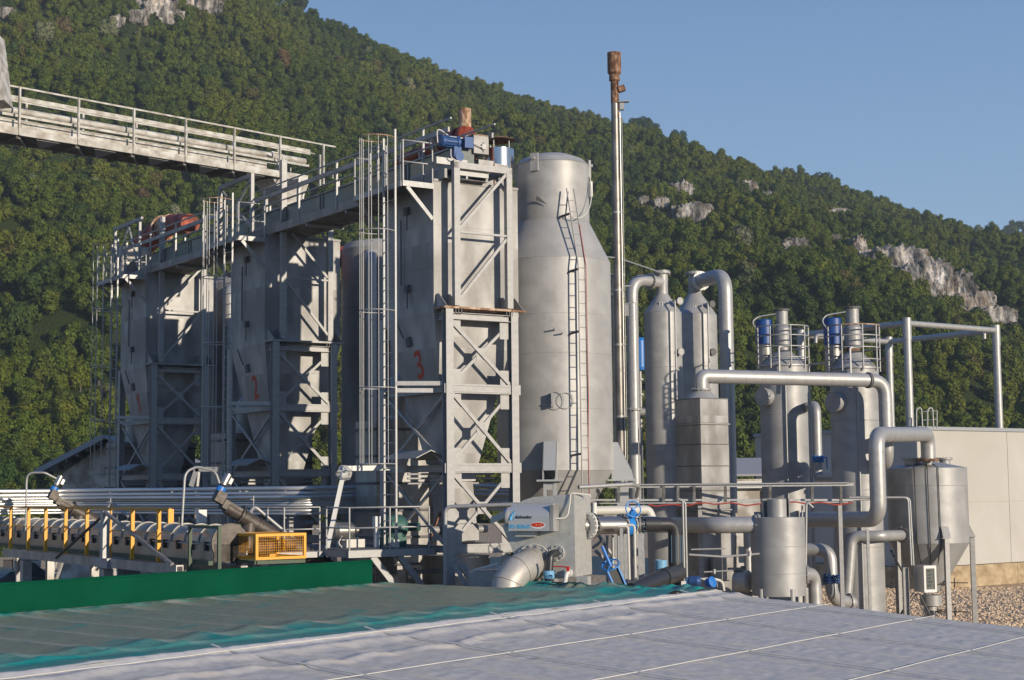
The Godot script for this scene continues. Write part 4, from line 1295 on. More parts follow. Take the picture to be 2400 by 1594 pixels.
	s.lathe(c, [Vector2(0, tb), Vector2(0.2, tb), Vector2(0.22, tb + 0.1), Vector2(0.22, ta - 0.1), Vector2(0.15, ta), Vector2(0, ta)], 20); part("body", s, M["blue"], root)
	s = Shape.new(); s.rod(c + Vector3(0, 0.3, 0), c + Vector3(0, tb, 0), 0.05, 8); s.flange(c + Vector3(0, tb - 0.3, 0), Vector3.UP, 0.11, 0.05, 8, 0.012); s.flange(c + Vector3(0, tb - 0.8, 0), Vector3.UP, 0.11, 0.05, 8, 0.012)
	s.tube([c + Vector3(-0.5, 6.6, 0.3), c + Vector3(0.5, 6.6, 0.3)], 0.14, 14)
	part("stand_pipe", s, M["rail"], root)

func flare():
	var b := upright(1447, 600, 46)
	var root := thing("flare_stack", "tall thin flare stack with a rusty brown burner on top", "stack", b)
	var yc := hy(1437, 172, 46); var yt := hy(1437, 124, 46)
	var s := Shape.new(); s.lathe(b, [Vector2(0.125, 0), Vector2(0.125, yc - 3.2), Vector2(0.115, yc - 3.2), Vector2(0.115, yc - 0.1)], 20); part("pipe", s, M["flare_pipe"], root)
	s = Shape.new(); s.lathe(b, [Vector2(0.12, yc - 0.9), Vector2(0.118, yc - 0.25), Vector2(0.16, yc - 0.22), Vector2(0.16, yc - 0.08), Vector2(0.12, yc)], 20); part("collar", s, M["rust"], root)
	s = Shape.new(); s.lathe(b, [Vector2(0.1, yc - 0.06), Vector2(0.18, yc - 0.02), Vector2(0.205, yc + 0.02), Vector2(0.205, yt), Vector2(0.19, yt), Vector2(0.18, yc + 0.1), Vector2(0, yc + 0.1)], 26); part("burner", s, M["rust"], root)
	s = Shape.new(); s.rod(b + Vector3(0.13, 0.5, 0.07), b + Vector3(0.13, yc - 1.2, 0.07), 0.028, 8); part("pilot_pipe", s, M["stainless"], root)
	s = Shape.new(); s.rod(b + Vector3(0.19, 0.5, 0.04), b + Vector3(0.19, yc - 1.35, 0.04), 0.013, 6); part("conduit", s, M["rail"], root)
	s = Shape.new(); s.rod(b + Vector3(0.10, yc - 1.3, 0.07), b + Vector3(0.09, yc - 0.2, 0.09), 0.025, 8); part("pilot_pipe", s, M["rust"], root)
	s = Shape.new(); s.box(b + Vector3(0.2, yc - 0.48, 0.05), Vector3(0.2, 0.17, 0.2), Basis(Vector3(0, 0, 1), 0.35)); part("ignition_box", s, M["rust"], root)
	s = Shape.new(); s.box(b + Vector3(0.2, yc - 1.02, 0.05), Vector3(0.13, 0.2, 0.16)); part("control_box", s, M["galv"], root)
	s = Shape.new(); s.box(b + Vector3(0.24, yc - 0.88, 0.05), Vector3(0.34, 0.02, 0.22), Basis(Vector3(0, 0, 1), 0.05)); part("box_roof", s, M["galv"], root)
	for y in [12.2, 9.9, 8.3, 6.2]:
		s = Shape.new(); s.lathe(b, [Vector2(0.125, y - 0.03), Vector2(0.135, y - 0.03), Vector2(0.135, y + 0.03), Vector2(0.125, y + 0.03)], 20); s.box(b + Vector3(0.07, y, 0.08), Vector3(0.28, 0.03, 0.06)); part("clamp", s, M["rail"], root)
	s = Shape.new()
	s.rod(b + Vector3(0.1, hy(1460, 608, 46), 0.1), spot(1552, 640, 49.6), 0.025, 8); s.rod(b + Vector3(-0.1, hy(1440, 605, 46), 0.1), spot(1395, 600, 43.5), 0.025, 8)
	part("stay_rod", s, M["galv"], root)

func square_scrubber():
	voff = 0
	var c := spot(1643, 1040, 41)
	var at := Vector3(c.x, 0, c.z)
	var root := thing("square_scrubber", "square grey box scrubber column with bolted bands", "tower", at, "", PBAS.get_euler().y)
	var bx := func(s: Shape, u0: float, u1: float, v0: float, v1: float, y0: float, y1: float):
		s.box(at + PB * (u0 + u1) / 2.0 + PA * (v0 + v1) / 2.0 + Vector3(0, (y0 + y1) / 2.0, 0), Vector3(u1 - u0, y1 - y0, v1 - v0), PBAS)
	var yt := hy(1643, 933, 41)
	var ys := [yt, hy(1643, 993, 41), hy(1643, 1041, 41), hy(1643, 1092, 41), hy(1643, 1150, 41), hy(1643, 1196, 41), 0.5]
	for i in 6:
		var s := Shape.new()
		bx.call(s, 0.0 + 0.003 * (i % 2), 0.95 - 0.003 * (i % 2), 0.0 + 0.003 * (i % 2), 1.02, ys[i + 1] + 0.012, ys[i] - 0.012)
		part("panel", s, M["box_dark"], root)
		s = Shape.new()
		bx.call(s, -0.035 if i in [1, 5] else -0.012, 0.985 if i in [1, 5] else 0.962, -0.035 if i in [1, 5] else -0.012, 1.05, ys[i] - 0.012, ys[i] + 0.012)
		part("band", s, M["grate"] if not (i in [1, 5]) else M["steel"], root)
	var s := Shape.new()
	for k in 17:
		for y in [ys[1], ys[5]]:
			var p: Vector3 = at + PB * (0.02 + k * 0.057) - PA * 0.022 + Vector3(0, y, 0)
			s.rod(p - Vector3(0, 0.028, 0), p + Vector3(0, 0.028, 0), 0.011, 5)
			p = at + PA * (0.02 + k * 0.062) - PB * 0.022 + Vector3(0, y, 0)
			s.rod(p - Vector3(0, 0.028, 0), p + Vector3(0, 0.028, 0), 0.011, 5)
	part("bolts", s, M["grate"], root)
	root.get_node("bolts").set_meta("kind", "stuff")
	s = Shape.new(); bx.call(s, 0.2, 0.9, -0.16, -0.04, 1.75, 2.35); part("side_box", s, M["box_dark"], root)
	var mid := at + PB * 0.475 + PA * 0.5
	s = Shape.new(); s.lathe(mid, [Vector2(0.44, yt + 0.012), Vector2(0.21, yt + 0.24)], 30); part("transition_cone", s, M["silver"], root)
	s = Shape.new(); s.flange(mid + Vector3(0, yt + 0.26, 0), Vector3.UP, 0.27, 0.04, 14, 0.016); part("flange", s, M["steel"], root)
	# overhead pipe to the far side of the second adsorber
	var yp := hy(1700, 877, 41)
	var e := spot(2052, 886, 43.4)
	var pr := thing("overhead_pipe", "long silver pipe running level from the square scrubber to the right", "pipe", mid + Vector3(0, yp, 0))
	var dn := upright(2077, 1000, 43.8)
	pipe_run(pr, "pipe", [mid + Vector3(0, yt + 0.28, 0), mid + Vector3(0, yp, 0), Vector3(dn.x, yp - 0.03, dn.z), Vector3(dn.x, hy(2078, 1085, 43.8), dn.z), Vector3(dn.x + 0.2, hy(2078, 1085, 43.8), dn.z - 5.0)], 0.188, 0.46, M["silver_pipe"])
	var q := Vector3(dn.x, yp - 0.03, dn.z); var d := (mid + Vector3(0, yp, 0) - q).normalized()
	s = Shape.new(); s.lathe(q + d * 0.52, [Vector2(0.19, 0), Vector2(0.225, 0.0), Vector2(0.225, 0.05), Vector2(0.19, 0.05)], 24, d); part("clamp_ring", s, M["grate"], pr)
	s = Shape.new(); s.lathe(q + d * 0.46, [Vector2(0.19, 0), Vector2(0.21, 0.0), Vector2(0.21, 0.03), Vector2(0.19, 0.03)], 24, d); part("clamp_ring", s, M["steel"], pr)

func adsorber(b: Vector3, r: float, yt: float, label: String, near: bool):
	var root := thing("adsorber", label, "tank", b, "pair of railed adsorber vessels")
	var s := Shape.new()
	s.lathe(b, [Vector2(0, 0.1), Vector2(r, 0.1), Vector2(r, yt), Vector2(r * 0.94, yt + 0.04), Vector2(0.27, yt + 0.5)], 48); part("shell", s, M["silver"], root)
	for y in [yt, yt - 1.45, yt - 3.4, yt - 5.0]:
		s = Shape.new(); s.lathe(b, [Vector2(r, y - 0.014), Vector2(r + 0.01, y - 0.006), Vector2(r + 0.01, y + 0.006), Vector2(r, y + 0.014)], 48); part("weld_seam", s, M["silver"], root)
	s = Shape.new(); s.lathe(b, [Vector2(r + 0.03, yt + 0.02), Vector2(r + 0.05, yt + 0.02), Vector2(r + 0.05, yt + 0.06), Vector2(r - 0.02, yt + 0.06)], 48); part("rim", s, M["galv"], root)
	# outlet with collar
	s = Shape.new(); s.lathe(b, [Vector2(0.20, yt + 0.45), Vector2(0.20, yt + 0.72)], 24); part("neck", s, M["rust" if near else "steel"], root)
	s = Shape.new(); s.lathe(b, [Vector2(0.2, yt + 0.70), Vector2(0.25, yt + 0.70), Vector2(0.25, yt + 1.22), Vector2(0.185, yt + 1.3), Vector2(0.185, yt + 1.8)], 26); part("outlet", s, M["steel"], root)
	s = Shape.new(); s.flange(b + Vector3(0, yt + 1.8, 0), Vector3.UP, 0.24, 0.045, 16, 0.014); part("flange", s, M["grate"], root)
	s = Shape.new(); s.lathe(b, [Vector2(0.255, yt + 0.68), Vector2(0.27, yt + 0.68), Vector2(0.27, yt + 0.71), Vector2(0.255, yt + 0.71)], 26); s.lathe(b, [Vector2(0.21, yt + 0.50), Vector2(0.24, yt + 0.50), Vector2(0.24, yt + 0.54), Vector2(0.21, yt + 0.54)], 26); part("collar_ring", s, M["grate"], root)
	# blue drum at the back left
	var dp := b + Vector3(-0.52, 0, -0.25)
	s = Shape.new(); s.lathe(dp, [Vector2(0, yt + 0.75), Vector2(0.27, yt + 0.75), Vector2(0.27, yt + 1.5), Vector2(0.24, yt + 1.53), Vector2(0, yt + 1.53)], 26); part("drum", s, M["blue_drum"], root)
	s = Shape.new(); s.lathe(dp, [Vector2(0.25, yt - 0.1), Vector2(0.25, yt + 0.75)], 22); part("drum_stand", s, M["box_dark"], root)
	# ring railing
	var cage := Node3D.new(); cage.name = "guard_railing"; root.add_child(cage, true)
	var R := r + 0.06
	var hs := [0.28, 0.62, 0.96, 1.26]
	for i in 4:
		s = Shape.new(); s.torus(b + Vector3(0, yt + hs[i], 0), Vector3.UP, R, 0.022, 34, 6, -2.6, 2.35, Vector3(0.2, 0, 1)); part("rail", s, M["rust_light"] if (i == 3 and near) else M["galv"], cage)
	for a in [-1.5, -0.75, 0.05, 0.72, 1.45]:
		var p := b + Vector3(sin(a + 0.1), 0, cos(a + 0.1)) * R
		s = Shape.new(); s.rod(p + Vector3(0, yt - 0.05, 0), p + Vector3(0, yt + 1.27, 0), 0.024, 6); part("post", s, M["galv"], cage)
	s = Shape.new(); s.tube(fillet([b + Vector3(-R - 0.03, yt + 1.2, 0.15), b + Vector3(-R - 0.16, yt + 1.42, 0.1), b + Vector3(-0.75, yt + 1.6, 0), b + Vector3(-0.2, yt + 1.68, 0.05)], 0.3), 0.022, 6); part("cable_loop", s, M["rail"], root)
	s = Shape.new(); s.tube(fillet([b + Vector3(-0.25, yt - 0.5, R * 0.97), b + Vector3(-0.25, yt + 0.6, R * 0.97), b + Vector3(0.15, yt + 0.6, R * 0.9)], 0.08), 0.03, 8); part("vent_pipe", s, M["white"], root)
	# manhole on the left front and long standpipe
	var md := Vector3(-0.80, 0, 0.60)
	var mp := b + md * (r - 0.1) + Vector3(0, yt - 0.93, 0)
	s = Shape.new(); s.lathe(mp, [Vector2(0.26, 0), Vector2(0.26, 0.26), Vector2(0.29, 0.26), Vector2(0.29, 0.34), Vector2(0, 0.34)], 28, md); part("manhole", s, M["silver"], root)
	s = Shape.new()
	for i in 14:
		var a := TAU * i / 14.0
		var x := Vector3(md.z, 0, -md.x)
		s.rod(mp + md * 0.25 + (x * cos(a) + Vector3.UP * sin(a)) * 0.275, mp + md * 0.36 + (x * cos(a) + Vector3.UP * sin(a)) * 0.275, 0.012, 5)
	part("bolts", s, M["steel"], root)
	s = Shape.new(); s.rod(b + Vector3(-0.08, 0.5, r + 0.05), b + Vector3(-0.08, yt - 0.2, r + 0.05), 0.028, 8); part("standpipe", s, M["galv"], root)
	s = Shape.new(); s.box(b + Vector3(-0.16, yt - 0.42, r * 0.98), Vector3(0.02, 0.12, 0.03)); s.box(b + Vector3(-0.04, yt - 0.42, r * 1.0), Vector3(0.02, 0.12, 0.03)); part("lug", s, M["white"], root)
	return root

func adsorbers():
	var b1 := upright(1838, 950, 49); var b2 := upright(2004, 950, 45.2)
	adsorber(b1, 0.74, hy(1838, 862, 49), "shaded adsorber vessel with railing and blue drum, the left one", false)
	adsorber(b2, 0.69, hy(2004, 868, 45.2), "adsorber vessel with rusty top rail and blue drum, the right one", true)
	# pipe between the two
	var root := thing("crossover_pipe", "bent silver pipe with a blue valve between the two adsorbers", "pipe", upright(1912, 1000, 47.5))
	var p := upright(1914, 1000, 47.6)
	pipe_run(root, "pipe", [b1 + Vector3(0.6, hy(1900, 950, 47.6), 0), p + Vector3(0, hy(1900, 950, 47.6), 0), p + Vector3(0, hy(1914, 1123, 47.6), 0), b2 + Vector3(-0.5, hy(1914, 1123, 47.6), 0.0)], 0.145, 0.32, M["silver_pipe"], false)
	var s := Shape.new(); s.flange(p + Vector3(0, hy(1918, 1072, 47.6), 0), Vector3.UP, 0.2, 0.06, 12, 0.02); s.flange(p + Vector3(0, hy(1918, 1080, 47.6), 0), Vector3.UP, 0.2, 0.05, 12, 0.02); part("valve", s, M["blue"], root)
	s = Shape.new(); s.rod(p + Vector3(0.28, hy(1930, 1072, 47.6), 0), p + Vector3(0.28, hy(1930, 1100, 47.6), 0), 0.02, 6); s.rod(p + Vector3(0.1, hy(1930, 1072, 47.6), 0), p + Vector3(0.28, hy(1930, 1072, 47.6), 0), 0.02, 6); part("valve_lever", s, M["blue"], root)
	# thin handrail pipe linking the tops
	s = Shape.new(); s.tube(fillet([spot(1896, 900, 47.5), spot(1896, 853, 47.5), spot(1955, 851, 46)], 0.15), 0.03, 8)
	s.tube(fillet([spot(1912, 804, 60), spot(1912, 786, 60), spot(1950, 786, 60)], 0.12), 0.07, 10)
	solo("vent_line", s, M["galv"], "thin bent vent line between the railed tops of the adsorbers", "pipe", spot(1896, 853, 47.5))
	# tall conduit beside the left adsorber
	s = Shape.new(); s.rod(upright(1903, 1100, 46.8) + Vector3(0, 0.5, 0), upright(1903, 1100, 46.8) + Vector3(0, hy(1898, 900, 46.8), 0), 0.03, 8); s.rod(upright(1899, 1100, 46.9) + Vector3(0, 0.5, 0), upright(1899, 1100, 46.9) + Vector3(0, hy(1898, 920, 46.8), 0), 0.02, 8)
	solo("conduit_pair", s, M["galv"], "pair of thin vertical conduits right of the left adsorber", "conduit", upright(1903, 1100, 46.8))

func small_tank():
	var b := upright(1824, 1300, 39)
	var root := thing("settling_tank", "small silver tank with stepped plate collar in front of the left adsorber", "tank", b)
	var r := 0.66
	var yt := hy(1824, 1212, 39); var yb := hy(1824, 1395, 39)
	var s := Shape.new(); s.lathe(b, [Vector2(0, yb), Vector2(r, yb), Vector2(r, yt), Vector2(0, yt + 0.02)], 48); part("shell", s, M["silver"], root)
	for y in [yt - 0.7, yt - 1.35]:
		s = Shape.new(); s.lathe(b, [Vector2(r, y - 0.006), Vector2(r + 0.006, y), Vector2(r, y + 0.006)], 48); part("seam", s, M["silver"], root)
	var n := b + Vector3(-0.04, 0, 0.2)
	s = Shape.new(); s.lathe(n, [Vector2(0.235, yt), Vector2(0.235, hy(1818, 1170, 39)), Vector2(0, hy(1818, 1170, 39) + 0.01)], 28); part("neck", s, M["silver"], root)
	# stepped collar plate standing behind the neck
	var pz := Vector3(b.x, 0, b.z - 0.12)
	for q in [[-0.55, -0.36, 0.0, 0.13], [-0.36, 0.27, 0.0, 0.45], [0.27, 0.52, 0.0, 0.15]]:
		s = Shape.new(); s.box(pz + Vector3((q[0] + q[1]) / 2.0, yt + (q[2] + q[3]) / 2.0, 0), Vector3(q[1] - q[0] - 0.002, q[3] - q[2], 0.02)); part("collar_plate", s, M["plate"], root)
	for q in [[-0.36, 0.45, 0.3], [0.27, 0.45, 0.3], [0.52, 0.15, 0.26]]:
		s = Shape.new(); s.box(pz + Vector3(q[0], yt + q[1] / 2.0, q[2] / 2.0), Vector3(0.02, q[1], q[2] - 0.024)); part("collar_plate", s, M["plate"], root)
	for a in [-0.9, 0.35, 1.4]:
		s = Shape.new(); s.rod(b + Vector3(sin(a) * 0.63, 0, cos(a) * 0.63), b + Vector3(sin(a) * 0.63, yb + 0.18, cos(a) * 0.63), 0.075, 12); part("leg", s, M["silver"], root)
	# inlet from the left
	var pr := thing("inlet_pipe", "fat silver pipe entering the small tank from the left", "pipe", spot(1700, 1231, 39))
	var y := hy(1770, 1230, 39)
	pipe_run(pr, "pipe", [Vector3(b.x - 0.5, y, b.z + 0.1), spot(1668, 1231, 38.9), spot(1585, 1231, 41.2), spot(1530, 1231, 43.5)], 0.2, 0.5, M["silver_pipe"], false)
	s = Shape.new(); s.flange(Vector3(b.x - 0.50, y, b.z + 0.12), Vector3(-1, 0, 0.1).normalized(), 0.27, 0.05, 16, 0.018); s.flange(Vector3(b.x - 0.57, y, b.z + 0.12), Vector3(-1, 0, 0.1).normalized(), 0.25, 0.04, 16, 0.018); part("flange", s, M["silver"], pr)
	# outlet crossing to the hopper tank
	var po := thing("swan_neck_pipe", "big silver swan neck pipe rising and bending over into the conical tank", "pipe", spot(2055, 1100, 40.3))
	var t := spot(2174, 1018, 45.6)
	var v := upright(2056, 1100, 40.4)
	pipe_run(po, "pipe", [spot(1880, 1218, 43.6), Vector3(v.x, hy(2035, 1217, 40.6), v.z), Vector3(v.x, hy(2056, 1019, 40.4), v.z), t, Vector3(t.x, hy(2176, 1078, 45.6), t.z)], 0.205, 0.44, M["silver_pipe"])
	s = Shape.new(); s.flange(Vector3(t.x, hy(2176, 1078, 45.6), t.z), Vector3.UP, 0.3, 0.05, 16, 0.018); part("flange", s, M["rust"], po)
	# elbow at its right side, and valve run behind
	var pe := thing("drain_elbow", "silver elbow pipe at the lower right side of the small tank", "pipe", upright(1905, 1350, 39.6))
	pipe_run(pe, "pipe", [b + Vector3(0.55, hy(1895, 1345, 39.5), -0.1), upright(1908, 1350, 39.6) + Vector3(0, hy(1908, 1345, 39.6), 0), upright(1910, 1350, 39.6)], 0.17, 0.3, M["silver_pipe"], false)
	s = Shape.new(); s.flange(b + Vector3(0.7, hy(1895, 1345, 39.5), -0.1), Vector3(1, 0, 0), 0.23, 0.05, 12, 0.018); part("flange", s, M["steel"], pe)
	var pv := thing("valve_pipe", "bent silver pipe with a dark blue flanged valve left of the right adsorber", "pipe", upright(1950, 1300, 41.5))
	pipe_run(pv, "pipe", [spot(1885, 1288, 41.8), spot(1946, 1288, 41.6), spot(1950, 1405, 41.5), spot(1998, 1413, 42.2)], 0.165, 0.42, M["silver_pipe"], false)
	s = Shape.new()
	for yy in [1350, 1357, 1363]: s.flange(spot(1950, yy, 41.5), Vector3.UP, 0.235, 0.05, 14, 0.02)
	part("valve", s, M["blue_motor"], pv)
	s = Shape.new(); s.tube([spot(1960, 1350, 41.2), spot(1971, 1350, 41.2), spot(1976, 1400, 41.2)], 0.022, 6); part("valve_lever", s, M["blue"], pv)
	s = Shape.new(); s.flange(spot(1992, 1412, 42.1), Vector3(0.95, 0, -0.3).normalized(), 0.24, 0.05, 12, 0.018); part("flange", s, M["steel"], pv)

func hopper_tank():
	var b := upright(2175, 1200, 46.7)
	var root := thing("conical_tank", "silver tank with conical bottom on four legs in front of the white wall", "tank", b)
	var r := 1.15
	var yt := hy(2175, 1098, 46.7); var yb := hy(2175, 1272, 46.7)
	var s := Shape.new(); s.lathe(b, [Vector2(r, yb), Vector2(r, yt), Vector2(r - 0.02, yt + 0.02), Vector2(0.25, yt + 0.2), Vector2(0, yt + 0.2)], 56); part("shell", s, M["silver"], root)
	s = Shape.new(); s.lathe(b, [Vector2(0.3, hy(2185, 1385, 46.7)), Vector2(r - 0.005, yb)], 56); part("cone", s, M["silver"], root)
	for y in [yt - 0.5, yb + 0.01]:
		s = Shape.new(); s.lathe(b, [Vector2(r, y - 0.007), Vector2(r + 0.008, y), Vector2(r, y + 0.007)], 56); part("weld_seam", s, M["silver"], root)
	for q in [[-0.5, 0.35, 0.22], [0.05, -0.1, 0.24], [0.6, -0.2, 0.16], [-0.15, 0.7, 0.13]]:
		var p := b + Vector3(q[0], yt + 0.1, q[1])
		s = Shape.new(); s.lathe(p, [Vector2(q[2], 0), Vector2(q[2], 0.16)], 20); s.flange(p + Vector3(0, 0.18, 0), Vector3.UP, q[2] + 0.07, 0.045, 14, 0.016); part("nozzle", s, M["steel"], root)
	for i in 4:
		var a := [0.14, 1.50, 3.0, -1.05][i] as float
		var d := Vector3(sin(a), 0, cos(a)); var x := Vector3(d.z, 0, -d.x)
		s = Shape.new(); s.beam(b + d * (r + 0.09), b + d * (r + 0.09) + Vector3(0, yb + 0.16, 0), 0.13, 0.13, d); part("leg", s, M["steel"], root)
		s = Shape.new()
		s.hexa([b + d * (r - 0.04) - x * 0.11 + Vector3(0, yb + 0.17, 0), b + d * (r - 0.04) + x * 0.11 + Vector3(0, yb + 0.17, 0), b + d * (r + 0.17) + x * 0.11 + Vector3(0, yb + 0.17, 0), b + d * (r + 0.17) - x * 0.11 + Vector3(0, yb + 0.17, 0), b + d * (r - 0.04) - x * 0.11 + Vector3(0, yb + 0.5, 0), b + d * (r - 0.04) + x * 0.11 + Vector3(0, yb + 0.5, 0), b + d * (r + 0.02) + x * 0.11 + Vector3(0, yb + 0.5, 0), b + d * (r + 0.02) - x * 0.11 + Vector3(0, yb + 0.5, 0)])
		s.box(b + d * (r + 0.08) + Vector3(0, yb + 0.17, 0), Vector3(0.28, 0.02, 0.2), Basis(x, Vector3.UP, d))
		part("bracket", s, M["steel"], root)
	for q in [[-0.62, 0.97], [-0.28, 1.12], [0.02, 1.15]]:
		s = Shape.new(); s.tube([b + Vector3(q[0] * 0.7, yt + 0.12, q[1] * 0.6), b + Vector3(q[0], yt, q[1] + 0.03), b + Vector3(q[0] + 0.02, yb, q[1] + 0.03), b + Vector3(q[0] * 0.6 + 0.02, yb - 0.8, q[1] * 0.55)], 0.013, 6); part("cable", s, M["black"], root)
	s = Shape.new(); var yo := hy(2187, 1396, 46.7)
	s.lathe(b, [Vector2(0, yo - 0.28), Vector2(0.31, yo - 0.28), Vector2(0.31, yo + 0.02), Vector2(0, yo + 0.02)], 28); part("outlet_drum", s, M["silver"], root)
	s = Shape.new(); s.lathe(b, [Vector2(0.16, 0.1), Vector2(0.16, yo - 0.28)], 20); part("outlet_pipe", s, M["silver"], root)
	# hand wheels on long spindles
	for q in [[2237, 1366], [2239, 1434]]:
		var p := spot(q[0], q[1], 46.2)
		s = Shape.new()
		s.torus(p, Vector3(0.95, 0, 0.3).normalized(), 0.135, 0.014, 24, 6)
		s.rod(p - Vector3(0, 0.13, 0), p + Vector3(0, 0.13, 0), 0.01, 5); s.rod(p - Vector3(0.03, 0, -0.12), p + Vector3(0.03, 0, -0.12), 0.01, 5)
		s.rod(p - Vector3(0.55, 0, 0.17), p + Vector3(0.36, 0, 0.11), 0.016, 6)
		s.rod(p + Vector3(-0.45, 0.05, -0.14), p + Vector3(-0.12, 0.05, -0.04), 0.012, 5); s.rod(p + Vector3(-0.45, -0.05, -0.14), p + Vector3(-0.12, -0.05, -0.04), 0.012, 5)
		s.box(p - Vector3(0.42, 0, 0.13), Vector3(0.1, 0.12, 0.1))
		part("hand_wheel", s, M["black"], root)
	# side pipe into the tank
	var pr := thing("side_pipe", "short level pipe with flange entering the conical tank from the left", "pipe", spot(2060, 1256, 44))
	pipe_run(pr, "pipe", [spot(1985, 1400, 44.4), spot(1996, 1256, 44.4), spot(2066, 1256, 44.2), spot(2128, 1254, 45.7)], 0.15, 0.3, M["silver_pipe"], false)
	var fd := (spot(2128, 1254, 45.7) - spot(2066, 1256, 44.2)).normalized()
	s = Shape.new(); s.flange(spot(2115, 1254.5, 45.3), fd, 0.22, 0.05, 14, 0.018); s.flange(spot(2122, 1254, 45.5), fd, 0.23, 0.05, 14, 0.018); part("flange", s, M["grate"], pr)
	# instrument cabinet on its post
	root = thing("control_cabinet", "grey control cabinet with a glass door on posts in front of the conical tank", "cabinet", upright(2165, 1355, 44.8))
	var cp := spot(2168, 1356, 44.8)
	var cb := Basis(Vector3.UP, -0.18 + 0.5)
	s = Shape.new(); s.box(cp, Vector3(0.40, 0.74, 0.5), cb); part("cabinet_body", s, M["fan_cover"], root)
	var fr := cp + cb.z * 0.26
	s = Shape.new()
	for q in [[-0.17, 0, 0.06, 0.74], [0.17, 0, 0.06, 0.74], [0, 0.33, 0.28, 0.08], [0, -0.33, 0.28, 0.08]]: s.box(fr + cb.x * q[0] + Vector3(0, q[1], 0), Vector3(q[2], q[3], 0.02), cb)
	part("door_frame", s, M["white"], root)
	s = Shape.new(); s.box(fr - cb.z * 0.004, Vector3(0.28, 0.58, 0.006), cb); part("door_glass", s, M["glass"], root)
	s = Shape.new()
	for i in 5: s.box(cp + cb.z * 0.2555 + cb.x * (-0.03 + 0.02 * (i % 2)) + Vector3(0, 0.22 - i * 0.1, 0), Vector3(0.14 - 0.02 * (i % 3), 0.045, 0.004), cb)
	part("instrument", s, M["green_motor"], root)
	s = Shape.new(); s.ibeam(upright(2124, 1400, 44.9), upright(2124, 1400, 44.9) + Vector3(0, hy(2124, 1330, 44.9), 0), 0.16, 0.16, 0.014, Vector3(1, 0, 0)); part("post", s, M["steel"], root)
	s = Shape.new()
	for q in [[2150, 1390, 2105, 1450], [2140, 1390, 2110, 1440], [2145, 1392, 2172, 1450], [2155, 1392, 2180, 1440]]: s.rod(spot(q[0], q[1], 45), spot(q[2], q[3], 45), 0.018, 6)
	s.rod(spot(2088, 1290, 46.5), spot(2118, 1345, 45.5), 0.03, 8)
	part("cable", s, M["grate"], root)

